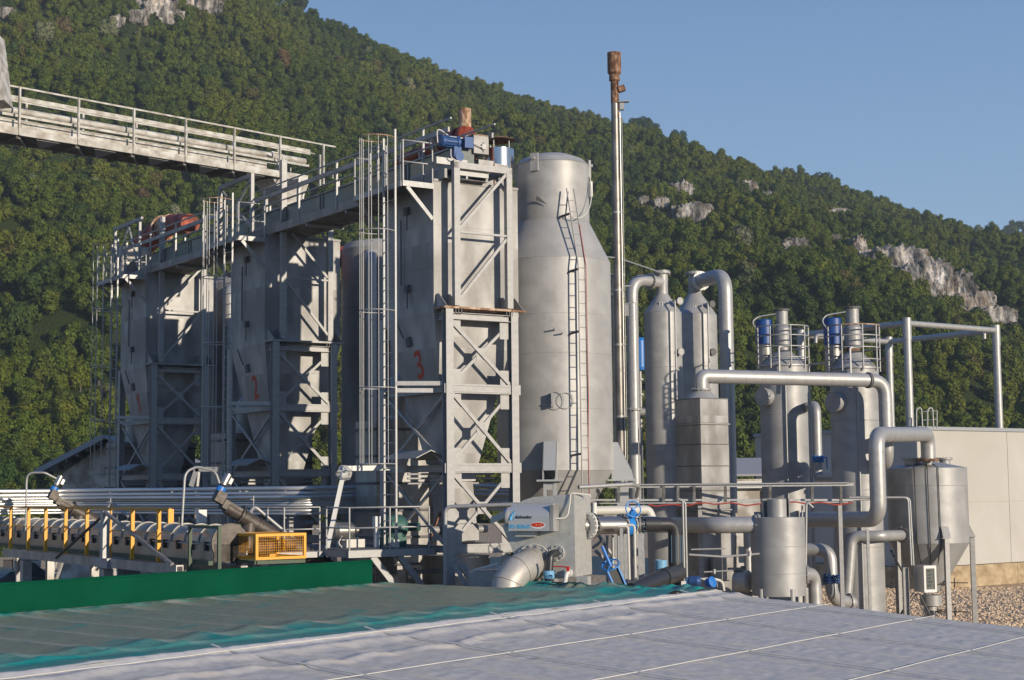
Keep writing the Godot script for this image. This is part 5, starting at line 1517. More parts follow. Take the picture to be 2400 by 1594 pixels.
func digester():
	var c := Vector3(16.1, 0, -63.2)
	var H := 6.36
	var ar := Vector3(0.807, 0, -0.59); var al := Vector3(-0.59, 0, -0.807)
	var nr := Vector3(0.59, 0, 0.807); var nl := Vector3(-0.807, 0, 0.59)
	var root := thing("concrete_hall", "pale concrete hall with grey coping behind the right hand vessels", "building", c)
	var s := Shape.new()
	var core := [c - nr * 0.16 - nl * 0.16, c + ar * 13.4 - nr * 0.16 - nl * 0.16, c + ar * 13.4 + al * 9.0 - nr * 0.16 - nl * 0.16, c + al * 9.0 - nr * 0.16 - nl * 0.16]
	var cc := []
	for p in core: cc.append(p)
	for p in core: cc.append(p + Vector3(0, H - 0.25, 0))
	s.hexa(cc); part("core", s, M["concrete"], root)
	for side in 2:
		var d := ar if side == 0 else al
		var n := nr if side == 0 else nl
		var cuts := [0.0, 5.75, 9.6, 13.45] if side == 0 else [0.0, 4.55, 9.05]
		for k in cuts.size() - 1:
			s = Shape.new()
			s.box(c + d * (cuts[k] + cuts[k + 1]) / 2.0 - n * 0.075 + Vector3(0, (H + 0.85) / 2.0, 0), Vector3(cuts[k + 1] - cuts[k] - 0.022, H - 0.85 - 0.04, 0.15), Basis(d, Vector3.UP, d.cross(Vector3.UP)))
			part("wall_panel", s, M["concrete_white"], root)
		s = Shape.new(); s.beam(c - d * 0.04 - n * 0.06 + Vector3(0, H + 0.02, 0), c + d * 13.5 * (1.0 if side == 0 else 0.672) - n * 0.06 + Vector3(0, H + 0.02, 0), 0.3, 0.14); part("coping", s, M["coping"], root)
		cuts = [0.0, 2.9, 5.9, 8.8, 13.6] if side == 0 else [0.0, 3.0, 6.0, 9.1]
		for k in cuts.size() - 1:
			s = Shape.new(); s.box(c + d * (cuts[k] + cuts[k + 1]) / 2.0 + n * 0.03 + Vector3(0, 0.425, 0), Vector3(cuts[k + 1] - cuts[k] - 0.02, 0.85, 0.3), Basis(d, Vector3.UP, d.cross(Vector3.UP))); part("footing", s, M["footing"], root)
		s = Shape.new(); s.beam(c + n * 0.002 + Vector3(0, 3.4, 0), c + d * (13.4 if side == 0 else 9.0) + n * 0.002 + Vector3(0, 3.4, 0), 0.006, 0.012); part("pour_line", s, M["footing"], root)
	# pipe gantry standing on it
	root = thing("pipe_gantry", "frame of four silver posts and level pipes above the concrete hall", "frame", c + Vector3(0, H, 0))
	var P := [Vector3(16.05, 0, -64), Vector3(20.7, 0, -67.4), Vector3(17.3, 0, -72.4), Vector3(12.6, 0, -68.7)]
	var y := hy(2129, 745, 64)
	for i in 4:
		s = Shape.new(); s.lathe(P[i], [Vector2(0.16, H - 0.3), Vector2(0.16, y - 0.9), Vector2(0.18, y - 0.9), Vector2(0.18, y), Vector2(0, y + 0.01)], 20); part("post", s, M["silver_pipe"], root)
		var a: Vector3 = P[i] + Vector3(0, y - 0.22, 0); var b: Vector3 = P[(i + 1) % 4] + Vector3(0, y - 0.22, 0)
		s = Shape.new(); s.tube([a, b], 0.12, 14); part("beam", s, M["silver_pipe"], root)
	s = Shape.new(); s.rod(P[1] + Vector3(-0.55, y - 0.6, 0.2), P[1] + Vector3(-0.55, y - 0.3, 0.2), 0.06, 10); part("drop_stub", s, M["white"], root)
	# access ladder rails at the coping
	root = thing("tank_ladder", "small access ladder with hooped handrails at the top of the concrete hall", "ladder", spot(2170, 985, 63))
	for q in [2156, 2182]:
		s = Shape.new(); s.tube(fillet([spot(q - 8, 1006, 62.8), spot(q - 8, 960, 62.8), spot(q, 955, 62.9), spot(q + 4, 960, 62.9), spot(q + 6, 1004, 62.9)], 0.15), 0.03, 8); part("hoop_rail", s, M["galv"], root)
	s = Shape.new(); s.rod(spot(2196, 963, 63), spot(2196, 1004, 63), 0.025, 6); s.rod(spot(2160, 965, 63), spot(2197, 963, 63), 0.02, 6); s.rod(spot(2160, 985, 63), spot(2197, 983, 63), 0.02, 6); part("guard_rail", s, M["galv"], root)
	# low outbuilding between scrubber and tank
	root = thing("outbuilding", "small white outbuilding with blue grey roof behind the scrubber pipes", "building", upright(1745, 1080, 58))
	var o := upright(1748, 1100, 58)
	s = Shape.new(); s.box(o + Vector3(0, 2.2, 0), Vector3(1.1, 4.4, 2)); part("wall", s, M["shed_wall"], root)
	s = Shape.new(); s.ngon_plate([o + Vector3(-0.8, 4.5, 1.3), o + Vector3(0.8, 4.5, 1.3), o + Vector3(0.8, 5.1, -0.4), o + Vector3(-0.8, 5.1, -0.4)], Vector3(0, 0.08, 0)); part("roof", s, M["shed_roof"], root)
	s = Shape.new(); s.box(o + Vector3(0.0, 4.2, 1.2), Vector3(1.3, 0.25, 0.3)); part("fascia", s, M["white"], root)
	s = Shape.new(); s.box(o + Vector3(0.5, 2.0, 1.05), Vector3(0.12, 4.0, 0.12)); part("corner_post", s, M["white"], root)

func pipe_rack():
	var d := 40.1
	var root := thing("pipe_rack", "long level pipe rack on posts at eye height across the middle", "rack", spot(1700, 1160, d))
	var xs := [1450, 1555, 1589, 1627, 1700, 1805, 1904, 1971]
	var s := Shape.new(); s.beam(spot(1425, 1141, d), spot(2000, 1135.5, d + 0.3), 0.07, 0.07); part("top_rail", s, M["galv"], root)
	s = Shape.new(); s.rod(spot(1430, 1137, d - 0.1), spot(1990, 1132, d + 0.2), 0.022, 8); part("conduit", s, M["galv"], root)
	s = Shape.new(); s.beam(spot(1350, 1172, d), spot(2000, 1172, d + 0.3), 0.06, 0.05); part("lower_rail", s, M["galv"], root)
	s = Shape.new(); s.beam(spot(1350, 1180, d - 0.2), spot(1985, 1177, d + 0.1), 0.2, 0.025); part("cable_tray", s, M["galv"], root)
	for x in xs:
		s = Shape.new(); s.beam(spot(x, 1139, d), spot(x, 1180, d), 0.07, 0.05, Vector3(0, 0, 1)); part("strut", s, M["underside"], root)  # dark material puts the backlit shade into the strut colour
	for x in [1440, 1640, 1795, 1968]:
		s = Shape.new(); s.beam(spot(x, 1180, d + 0.1), upright(x, 1180, d + 0.1), 0.1, 0.1, Vector3(0, 0, 1)); part("post", s, M["steel"], root)
	s = Shape.new()
	for k in 4: s.rod(spot(1405, 1188 + k * 7, d + 0.5), spot(1520, 1186 + k * 7, d + 0.5), 0.022, 6)
	part("pipe_bundle", s, M["galv"], root)
	s = Shape.new()
	var p := []
	for i in 26:
		var x := lerpf(1520, 1998, i / 25.0)
		p.append(spot(x, 1183 - 4.0 * i / 25.0 + 2.5 * sin(i * 1.7) + 2.0 * sin(i * 0.6), d - 0.35))
	s.tube(p, 0.02, 6); solo("red_hose", s, M["red_hose"], "thin red hose draped along the pipe rack", "hose", p[0])
	# heavy handrail in front of the vessel
	s = Shape.new(); s.tube(fillet([spot(1356, 1142, 37.4), spot(1480, 1135, 38.2), spot(1497, 1140, 38.6), spot(1492, 1165, 39)], 0.12), 0.05, 12); solo("bent_pipe", s, M["galv"], "thick bent silver pipe in front of the vessel's lower cone", "pipe", spot(1420, 1139, 38))
	# beige duct behind the fan outlet
	root = thing("beige_duct", "beige level duct ending in a down elbow behind the blue hand wheel", "duct", spot(1450, 1198, 38.5))
	s = Shape.new(); s.tube(fillet([spot(1392, 1197, 38.5), spot(1520, 1195, 38.8), spot(1528, 1215, 38.8)], 0.2), 0.11, 14); part("pipe", s, M["cable"], root)
	s = Shape.new(); s.rod(spot(1393, 1178, 37.9), spot(1393, 1210, 37.9), 0.06, 10); part("upright", s, M["white"], root)
	# right hand goal post pipes
	root = thing("bent_conduits", "pair of galvanised conduits bent down in front of the conical tank", "conduit", upright(2133, 1250, 42))
	for k in 2:
		s = Shape.new(); s.tube(fillet([spot(1990, 1166 + k * 6, 42.0), spot(2128 + k * 4, 1166 - k * 0, 42.0 + k * 0.1), spot(2136 + k * 5, 1325, 42.0 + k * 0.1)], 0.13), 0.03, 8); part("conduit", s, M["galv"], root)
	s = Shape.new(); s.beam(spot(2033, 1240, 40.5), upright(2040, 1400, 40.5), 0.07, 0.07, Vector3(0, 0, 1)); solo("support_post", s, M["galv"], "slim galvanised post under the swan neck pipe", "post", upright(2040, 1400, 40.5))
	s = Shape.new(); s.tube(fillet([spot(1906, 1190, 39.2), spot(1890, 1175, 39.2), spot(1888, 1400, 39.2)], 0.2), 0.03, 8); s.tube([spot(1880, 1185, 39.4), spot(1884, 1400, 39.4)], 0.022, 8); solo("bent_conduit", s, M["galv"], "single bent conduit along the right side of the small tank", "conduit", spot(1890, 1300, 39.2))
	s = Shape.new()
	for k in 2: s.tube(fillet([spot(1590, 1170, 35.6), spot(1600 + k * 6, 1172 + k * 5, 35.6), spot(1604 + k * 6, 1362, 35.6)], 0.1), 0.028, 8)
	solo("tall_conduits", s, M["galv"], "two tall thin conduits in front of the square scrubber", "conduit", spot(1602, 1300, 35.6))
	# junction bar and pipework in front of the square scrubber
	s = Shape.new(); s.rod(spot(1615, 1300, 38.6), spot(1695, 1305, 38.6), 0.03, 6); s.rod(spot(1695, 1305, 38.6), spot(1780, 1298, 38.6), 0.03, 6); s.rod(spot(1757, 1292, 38.6), spot(1757, 1304, 38.6), 0.05, 8); s.rod(spot(1620, 1288, 38.6), spot(1700, 1286, 38.6), 0.02, 6); s.rod(spot(1650, 1341, 38.6), spot(1718, 1337, 38.6), 0.02, 6); s.rod(spot(1674, 1334, 38.6), spot(1674, 1345, 38.6), 0.04, 6)
	solo("gas_line", s, M["rail"], "thin gas line crossing in front of the square scrubber", "pipe", spot(1695, 1305, 38.6))
	# fan motor behind the small tank
	root = thing("round_blower", "pale green round blower between square scrubber and small tank", "blower", upright(1735, 1360, 39.6))
	var bp := spot(1742, 1362, 39.6)
	s = Shape.new(); s.lathe(bp - Vector3(0.2, 0, 0), [Vector2(0, 0), Vector2(0.22, 0), Vector2(0.27, 0.05), Vector2(0.27, 0.36), Vector2(0.2, 0.42), Vector2(0, 0.42)], 26, Vector3(0.85, 0, 0.5).normalized()); part("casing", s, M["fan"], root)
	s = Shape.new(); s.box(bp + Vector3(-0.2, 0.3, 0.05), Vector3(0.34, 0.06, 0.3)); s.box(bp + Vector3(0.0, 0.32, 0), Vector3(0.1, 0.1, 0.1)); s.box(bp + Vector3(0, -0.33, 0), Vector3(0.4, 0.14, 0.3)); part("bracket", s, M["plate"], root)
	s = Shape.new(); s.rod(spot(1722, 1255, 39.7), spot(1722, 1285, 39.7), 0.05, 8); s.rod(spot(1722, 1285, 39.7), spot(1722, 1340, 39.9), 0.035, 8); part("feed_pipe", s, M["rail"], root)
	s = Shape.new(); s.box(spot(1737, 1300, 39.9), Vector3(0.1, 0.4, 0.25)); part("terminal_box", s, M["white"], root)

func fan_unit():
	var c := upright(1268, 1260, 33.4)
	var yaw := -0.38
	var bs := Basis(Vector3.UP, yaw)
	var root := thing("exhaust_fan", "grey industrial fan unit lettered defender with a red oval badge", "fan", c, "", yaw)
	var f := px(33.4)
	var at := func(x: float, y: float, z: float):   # photo position on the fan's front plane, z metres in front of it
		var r := ray(x, y); var o := c + bs.z * z
		var t := (o - EYE).dot(bs.z) / r.dot(bs.z)
		return EYE + r * t
	var s := Shape.new()
	# casing: front plate outline, one metre deep
	var ol := [[1250, 1165], [1345, 1158], [1349, 1352], [1222, 1366], [1205, 1300], [1178, 1236], [1190, 1205], [1206, 1184], [1228, 1172]]
	var pts := []
	for q in ol: pts.append(at.call(q[0], q[1], 0.0))
	s.ngon_plate(pts, -bs.z * 1.05); part("casing", s, M["fan"], root)
	s = Shape.new(); s.box(at.call(1349, 1255, -0.52) + bs.x * 0.02, Vector3(0.012, 1.72, 0.9), bs); part("side_plate", s, M["fan"], root)
	for z in [-0.25, -0.55, -0.85]:
		s = Shape.new(); s.box(at.call(1350, 1295, z) + bs.x * 0.03, Vector3(0.03, 1.0, 0.03), bs); part("stiffener", s, M["fan"], root)
	s = Shape.new(); s.box(at.call(1350, 1250, -0.5) + bs.x * 0.025, Vector3(0.03, 0.03, 1.0), bs); part("stiffener", s, M["fan"], root)
	# base frame
	s = Shape.new(); s.box(at.call(1300, 1372, -0.5) , Vector3(1.5, 0.14, 0.1), bs); s.box(at.call(1300, 1372, -0.05), Vector3(1.5, 0.14, 0.1), bs); s.box(at.call(1300, 1372, -0.95), Vector3(1.6, 0.14, 0.1), bs); part("base_beam", s, M["black"], root)
	s = Shape.new()
	for z in [0.0, -0.3, -0.6, -0.9]: s.box(at.call(1362, 1362, z) + bs.x * 0.06, Vector3(0.24, 0.2, 0.22), bs)
	s.box(at.call(1375, 1374, -0.4), Vector3(0.5, 0.05, 1.4), bs)
	part("plinth", s, M["fan"], root)
	# motor cover: half round hood over the shaft
	s = Shape.new()
	var a0: Vector3 = at.call(1207, 1212, 0.02); var a1: Vector3 = at.call(1302, 1212, 0.02)
	a1 = a0 + bs.x * a0.distance_to(a1)
	var R := 0.285
	var prof := []
	for i in 13:
		var t := PI * 0.5 * i / 12.0
		prof.append([sin(t) * 0.36 + 0.02, cos(t) * R])
	prof.append([0.38, -0.28])
	for i in prof.size() - 1:
		var p: Vector2 = Vector2(prof[i][0], prof[i][1]); var q := Vector2(prof[i + 1][0], prof[i + 1][1])
		var np := Vector3(p.x / 0.36, p.y / R, 0).normalized(); var nq := Vector3(q.x / 0.36, q.y / R, 0).normalized()
		var N0 := bs.z * np.x + Vector3.UP * np.y; var N1 := bs.z * nq.x + Vector3.UP * nq.y
		if i == prof.size() - 2: N0 = bs.z; N1 = bs.z
		var A := a0 + bs.z * p.x + Vector3.UP * p.y; var B := a1 + bs.z * p.x + Vector3.UP * p.y
		var C := a1 + bs.z * q.x + Vector3.UP * q.y; var D := a0 + bs.z * q.x + Vector3.UP * q.y
		s.t3(A, B, C, N0, N0, N1); s.t3(A, C, D, N0, N1, N1)
		s.tri(a0, A, D, -bs.x); s.tri(a1, B, C, bs.x)
	s.quad(a0 + Vector3.UP * -0.28, a1 + Vector3.UP * -0.28, a1 + bs.z * 0.38 + Vector3.UP * -0.28, a0 + bs.z * 0.38 + Vector3.UP * -0.28, Vector3.DOWN)
	part("motor_cover", s, M["fan_cover"], root)
	s = Shape.new(); s.box(a1 + bs.z * 0.2 + Vector3.UP * -0.015 + bs.x * 0.05, Vector3(0.07, 0.54, 0.34), bs); part("cover_end", s, M["plate"], root)
	s = Shape.new(); s.box(a0 + bs.z * 0.1 + Vector3.UP * -0.34 + bs.x * 0.3, Vector3(0.45, 0.13, 0.2), bs); part("motor_foot", s, M["fan"], root)
	# marks on the cover
	var fz := 0.386
	text3("lettering", "defender", 0.085, M["black"], Transform3D(bs, a0 + bs.x * 0.345 + Vector3(0, 0.005, 0) + bs.z * fz), root)
	text3("lettering", "SPS-1826-H", 0.115, M["cyan"], Transform3D(bs, a0 + bs.x * 0.24 + Vector3(0, -0.19, 0) + bs.z * fz), root, true, 0.78)
	s = Shape.new()
	for k in 2:
		var p := []
		for i in 9:
			var t := i / 8.0
			p.append(a0 + bs.x * (0.05 + 0.11 * t * t + 0.075 * k) + Vector3(0, -0.06 + (0.2 - 0.08 * k) * t, 0) + bs.z * (fz - 0.03 * t * t * (1 - k * 0.6)))
		s.tube(p, [0.022, 0.026, 0.026, 0.024, 0.022, 0.018, 0.014, 0.009, 0.004] if k == 0 else 0.006, 6)
	part("swoosh_mark", s, M["cyan"], root)
	var oc := a0 + bs.x * 0.66 + Vector3(0, -0.165, 0) + bs.z * fz
	for q in [[0.165, 0.072, 0.0, "white", 0.0], [0.145, 0.045, 0.004, "red", 0.012]]:
		s = Shape.new()
		var el := []
		for i in 28: el.append(oc + bs.x * cos(TAU * i / 28) * q[0] + Vector3.UP * (sin(TAU * i / 28) * q[1] + q[4]) + bs.z * q[2])
		s.ngon_plate(el, bs.z * 0.004); part("oval_badge", s, M[q[3]], root)
	s = Shape.new()
	for q in [[-0.03, 0.012], [0.025, 0.008], [0.075, 0.011]]:
		s.lathe(oc + bs.x * q[0] + Vector3(0, 0.012, 0) + bs.z * 0.008, [Vector2(0, 0.003), Vector2(q[1], 0.003), Vector2(q[1], 0)], 10, bs.z)
	part("badge_dot", s, M["yellow_dot"], root)
	# bearing assembly on the left
	s = Shape.new(); s.hexa([at.call(1150, 1228, 0.1), at.call(1205, 1205, 0.1), at.call(1205, 1205, -0.3), at.call(1150, 1228, -0.3), at.call(1150, 1212, 0.1), at.call(1205, 1186, 0.1), at.call(1205, 1186, -0.3), at.call(1150, 1212, -0.3)]); part("belt_guard", s, M["fan"], root)
	s = Shape.new(); s.lathe(a0 - bs.x * 0.12 + bs.z * 0.18, [Vector2(0, 0), Vector2(0.14, 0), Vector2(0.22, 0.06), Vector2(0.22, 0.12), Vector2(0, 0.12)], 22, bs.x); part("motor_end", s, M["fan"], root)
	s = Shape.new(); s.box(a0 - bs.x * 0.05 + bs.z * 0.3 + Vector3(0, 0.1, 0), Vector3(0.09, 0.14, 0.06), bs); part("terminal_box", s, M["blue"], root)
	# power cable loop
	s = Shape.new(); s.tube(fillet([a1 + bs.x * 0.08 + Vector3(0, -0.03, 0) + bs.z * 0.2, a1 + bs.x * 0.3 + Vector3(0, -0.02, 0) + bs.z * 0.1, at.call(1336, 1176, 0.05), at.call(1337, 1157, 0.03), at.call(1345, 1156, 0.0), at.call(1382, 1160, -0.5), at.call(1384, 1166, -0.5)], 0.22), 0.017, 8); part("cable", s, M["cable"], root)
	# inlet flange and big segmented elbow
	var ic: Vector3 = at.call(1252, 1322, 0.04)
	s = Shape.new(); s.flange(ic, bs.z, 0.42, 0.03, 14, 0.026); part("inlet_flange", s, M["fan"], root)
	s = Shape.new(); s.torus(ic + bs.z * 0.02, bs.z, 0.415, 0.012, 36, 6); part("inlet_rim", s, M["white"], root)
	var el := thing("inlet_elbow", "fat segmented stainless elbow dropping from the fan's front flange", "pipe", ic)
	var k1 := ic + bs.z * 0.28; var k2 := ic + bs.z * 0.62 + Vector3(-0.12, -0.10, 0); var k3 := ic + bs.z * 0.80 + Vector3(-0.26, -0.34, 0); var k4 := ic + bs.z * 0.84 + Vector3(-0.32, -1.6, 0)
	var cuts := [ic, k1, k2, k3, k4]
	for i in 4:
		s = Shape.new()
		var all := Shape.new(); all.tube(cuts, 0.33, 30, false)
		var per := 30 * 6
		for k in range(i * per, (i + 1) * per):
			s.v.push_back(all.v[k]); s.n.push_back(all.n[k])
		part("segment", s, M["elbow_steel"], el)
	for i in [1, 2, 3]:
		s = Shape.new()
		var dd: Vector3 = ((cuts[i + 1] - cuts[i]).normalized() + (cuts[i] - cuts[i - 1]).normalized()).normalized()
		s.torus(cuts[i], dd, 0.336, 0.009, 32, 5); part("weld_seam", s, M["elbow_steel"], el)
	# black elbow with blue fitting, steel tap with red lever
	el = thing("black_elbow", "black plastic elbow with a light blue fitting on the fan's front", "pipe", at.call(1296, 1300, 0.1))
	var bc: Vector3 = at.call(1305, 1296, 0.02)
	s = Shape.new(); s.flange(bc, bs.z, 0.17, 0.03, 8, 0.02); part("flange", s, M["fan"], el)
	s = Shape.new(); s.torus(bc + bs.z * 0.02, bs.z, 0.166, 0.008, 26, 5); part("flange_rim", s, M["white"], el)
	var kn: Vector3 = at.call(1286, 1302, 0.32)
	s = Shape.new(); s.tube(fillet([bc, kn + Vector3(0.03, 0.02, 0), kn + Vector3(0, -0.45, 0.02)], 0.14), 0.082, 18); part("pipe", s, M["black_pipe"], el)
	s = Shape.new(); s.lathe(kn + Vector3(0, -0.48, 0.02), [Vector2(0.1, 0), Vector2(0.115, 0.02), Vector2(0.115, 0.14), Vector2(0.1, 0.17), Vector2(0.08, 0.17)], 18); part("coupling", s, M["blue_light"], el)
	s = Shape.new(); s.lathe(kn + Vector3(0, -0.56, 0.02), [Vector2(0.095, 0), Vector2(0.095, 0.08)], 18); part("coupling_nut", s, M["black"], el)
	s = Shape.new(); s.lathe(kn + Vector3(0, -1.3, 0.02), [Vector2(0.06, 0), Vector2(0.06, 0.74)], 16); part("lower_pipe", s, M["rust_light"], el)
	el = thing("drain_tap", "white drain pipe with a red lever tap at the foot of the fan", "tap", at.call(1325, 1350, 0.2))
	s = Shape.new(); s.tube(fillet([at.call(1334, 1343, 0.0), at.call(1328, 1343, 0.25), at.call(1322, 1380, 0.25)], 0.1), 0.045, 12); part("pipe", s, M["white"], el)
	s = Shape.new(); s.lathe(at.call(1334, 1343, 0.02), [Vector2(0, 0), Vector2(0.085, 0), Vector2(0.085, 0.08), Vector2(0, 0.08)], 16, bs.z); part("body", s, M["white"], el)
	s = Shape.new(); s.tube([at.call(1330, 1330, 0.2), at.call(1318, 1328, 0.2), at.call(1296, 1328, 0.2)], 0.014, 6); s.box(at.call(1331, 1333, 0.2), Vector3(0.06, 0.09, 0.05), bs); part("lever", s, M["red"], el)

func fan_outlet():
	var d := 33.9
	var root := thing("outlet_pipe", "stainless outlet pipe with white flange right of the fan", "pipe", spot(1420, 1232, d))
	var s := Shape.new()
	var ax := (spot(1600, 1229, 35.5) - spot(1380, 1232, d)).normalized()
	s.tube([spot(1362, 1232, d), spot(1460, 1231, d + 0.5)], 0.19, 26); part("pipe", s, M["stainless"], root)
	s = Shape.new(); s.flange(spot(1380, 1232, d - 0.05), ax, 0.285, 0.03, 16, 0.02); part("flange", s, M["white"], root)
	s = Shape.new(); s.flange(spot(1389, 1232, d), ax, 0.27, 0.03, 16, 0.02); part("flange", s, M["stainless"], root)
	# wheel operated valve
	root = thing("hand_wheel_valve", "blue valve with an upright hand wheel on the outlet pipe", "valve", spot(1472, 1225, 34.4))
	s = Shape.new(); s.tube([spot(1461, 1231, 34.4), spot(1475, 1231, 34.5)], 0.235, 22); part("body", s, M["blue_valve"], root)
	s = Shape.new(); s.flange(spot(1458, 1231, 34.4), ax, 0.25, 0.03, 12, 0.018); s.flange(spot(1478, 1231, 34.5), ax, 0.25, 0.03, 12, 0.018); part("flange", s, M["steel"], root)
	var wc := spot(1484, 1193, 34.2)
	s = Shape.new(); var wa := Vector3(0.35, 0.25, 0.9).normalized()
	s.torus(wc, wa, 0.175, 0.014, 32, 7)
	var rb: Array = s.ring_basis(wa)
	for i in 3:
		var a := TAU * i / 3.0 + 0.5
		s.rod(wc, wc + (rb[0] * cos(a) + rb[1] * sin(a)) * 0.17, 0.012, 6)
	part("hand_wheel", s, M["blue_valve"], root)
	s = Shape.new(); s.rod(wc - wa * 0.04, wc + wa * 0.03, 0.035, 10); s.hexa([wc + Vector3(-0.14, -0.16, -0.05), wc + Vector3(0.12, -0.16, -0.05), wc + Vector3(0.12, -0.16, -0.14), wc + Vector3(-0.14, -0.16, -0.14), wc + Vector3(-0.03, 0.0, -0.05), wc + Vector3(0.03, 0.0, -0.05), wc + Vector3(0.03, 0.0, -0.14), wc + Vector3(-0.03, 0.0, -0.14)]); part("yoke", s, M["blue_valve"], root)
	# black plastic run
	root = thing("black_pipe", "black plastic pipe run with elbow and sloping tee beside the valve", "pipe", spot(1540, 1228, 34.8))
	s = Shape.new(); s.tube(fillet([spot(1480, 1230, 34.5), spot(1581, 1228, 35.0), spot(1583, 1400, 35.0)], 0.24), 0.15, 22); part("pipe", s, M["black_pipe"], root)
	s = Shape.new(); s.tube([spot(1497, 1229.5, 34.6), spot(1501, 1229.5, 34.6)], 0.2, 22); part("backing_ring", s, M["plate"], root)
	s = Shape.new(); s.tube([spot(1505, 1229, 34.6), spot(1541, 1229, 34.8)], 0.168, 22); part("sleeve", s, M["black_pipe"], root)
	s = Shape.new(); s.tube([spot(1582.5, 1252, 35.0), spot(1583, 1320, 35.0)], 0.158, 22); part("sleeve", s, M["black_pipe"], root)
	s = Shape.new(); s.tube([spot(1588, 1343, 35.0), spot(1552, 1355, 33.9)], 0.2, 22); part("branch", s, M["black_pipe"], root)
	s = Shape.new(); s.tube([spot(1552, 1355, 33.9), spot(1525, 1366, 33.4), spot(1480, 1385, 32.8)], [0.185, 0.17, 0.165], 22); part("branch", s, M["black_pipe"], root)
	s = Shape.new()
	for i in 10:
		var a := TAU * i / 10.0
		s.rod(spot(1506, 1229, 34.6) + Vector3(0, cos(a), sin(a)) * 0.169, spot(1540, 1229, 34.8) + Vector3(0, cos(a), sin(a)) * 0.169, 0.004, 4)
		s.rod(spot(1582.5, 1254, 35.0) + Vector3(sin(a), 0, cos(a)) * 0.159, spot(1583, 1318, 35.0) + Vector3(sin(a), 0, cos(a)) * 0.159, 0.004, 4)
	part("stripe", s, M["blue_light"], root)
	# rack of support posts under it
	for q in [[1456, 1238, "leftmost slim galvanised post under the outlet pipe", 0.07], [1467, 1252, "second slim post from the left under the outlet pipe, beside the bent conduit", 0.1], [1502, 1250, "wide post on the right under the black pipe", 0.13]]:
		s = Shape.new(); s.beam(spot(q[0], q[1], 34.2), upright(q[0] + 3, 1380, 34.2), q[3], 0.08, Vector3(0, 0, 1)); solo("support_post", s, M["galv"], q[2], "post", upright(q[0], 1380, 34.2), "posts under the outlet pipe")
	for k in 2:
		s = Shape.new(); s.tube(fillet([spot(1450 + k * 18, 1234 - k * 3, 33.7), spot(1472 + k * 15, 1233 - k * 3, 33.7), spot(1476 + k * 14, 1380, 33.7)], 0.08), 0.026, 8); solo("bent_conduit", s, M["cable"], ["beige conduit bent down under the outlet pipe, the left one", "beige conduit bent down under the outlet pipe, the right one"][k], "conduit", spot(1476 + k * 14, 1300, 33.7))
	s = Shape.new(); s.tube([spot(1400, 1250, 35.2), spot(1440, 1310, 35.2)], 0.04, 8); s.tube([spot(1395, 1290, 35.2), spot(1425, 1318, 35.2)], 0.04, 8); s.tube([spot(1410, 1268, 35.2), spot(1388, 1285, 35.2)], 0.035, 8); s.tube([spot(1423, 1255, 35), spot(1424, 1372, 35)], 0.03, 8); s.tube([spot(1436, 1255, 35), spot(1437, 1372, 35)], 0.03, 8)
	solo("brace_frame", s, M["galv"], "thin galvanised brace frame between fan and blue gate valve", "frame", spot(1410, 1300, 35.2))
	# knife gate valve on the tarpaulin
	root = thing("gate_valve", "blue gate valve with flat hand wheel leaning over the tarpaulin", "valve", spot(1440, 1360, 31.6))
	var up := (spot(1411, 1279, 31.6) - spot(1433, 1330, 31.6)).normalized()
	var sd := up.cross(Vector3(0.25, 0, 1)).normalized() * -1.0
	var fw := sd.cross(up)
	var gc := spot(1446, 1360, 31.6)
	s = Shape.new()
	for q in [[-0.115, 0.03], [0.115, 0.03]]: s.box(gc + sd * q[0], Vector3(q[1], 0.5, 0.14), Basis(sd, up, fw))
	part("yoke", s, M["blue_valve"], root)
	s = Shape.new(); s.box(gc, Vector3(0.2, 0.48, 0.05), Basis(sd, up, fw)); part("gate_plate", s, M["black"], root)
	s = Shape.new(); var wax := (up * 0.8 + Vector3(0, 0.2, 0.6)).normalized()
	var wr: Array = s.ring_basis(wax)
	s.torus(spot(1431, 1324, 31.5), wax, 0.175, 0.015, 32, 7)
	for i in 4:
		var a := TAU * i / 4.0
		s.rod(spot(1431, 1324, 31.5), spot(1431, 1324, 31.5) + (wr[0] * cos(a) + wr[1] * sin(a)) * 0.17, 0.012, 6)
	part("hand_wheel", s, M["blue_valve"], root)
	s = Shape.new(); s.rod(spot(1432, 1328, 31.5), spot(1411, 1280, 31.5), 0.034, 10); part("stem_cover", s, M["blue"], root)
	# blue bucket and odds in the back
	s = Shape.new(); var bk := spot(1549, 1325, 36.5); s.lathe(bk, [Vector2(0, -0.2), Vector2(0.13, -0.2), Vector2(0.145, 0.12), Vector2(0.13, 0.12), Vector2(0.12, 0.0), Vector2(0, 0)], 18); solo("blue_bucket", s, M["blue_light"], "light blue plastic barrel behind the black pipe", "barrel", bk)
	root = thing("pump", "small blue pump with a white hose at the foot of the square scrubber", "pump", spot(1625, 1362, 34.5))
	s = Shape.new(); s.lathe(spot(1615, 1362, 34.5), [Vector2(0, 0), Vector2(0.09, 0), Vector2(0.11, 0.03), Vector2(0.11, 0.2), Vector2(0.08, 0.26), Vector2(0, 0.26)], 18, Vector3(0.95, 0, 0.3).normalized()); s.box(spot(1612, 1362, 34.5), Vector3(0.1, 0.16, 0.14)); part("motor", s, M["blue_motor"], root)
	s = Shape.new(); s.tube(fillet([spot(1640, 1358, 34.6), spot(1668, 1356, 34.6), spot(1693, 1362, 34.8), spot(1697, 1385, 34.8)], 0.2), 0.03, 8); part("hose", s, M["cable"], root)
	s = Shape.new(); s.box(spot(1602, 1367, 34.4), Vector3(0.1, 0.09, 0.08)); part("socket", s, M["white"], root)
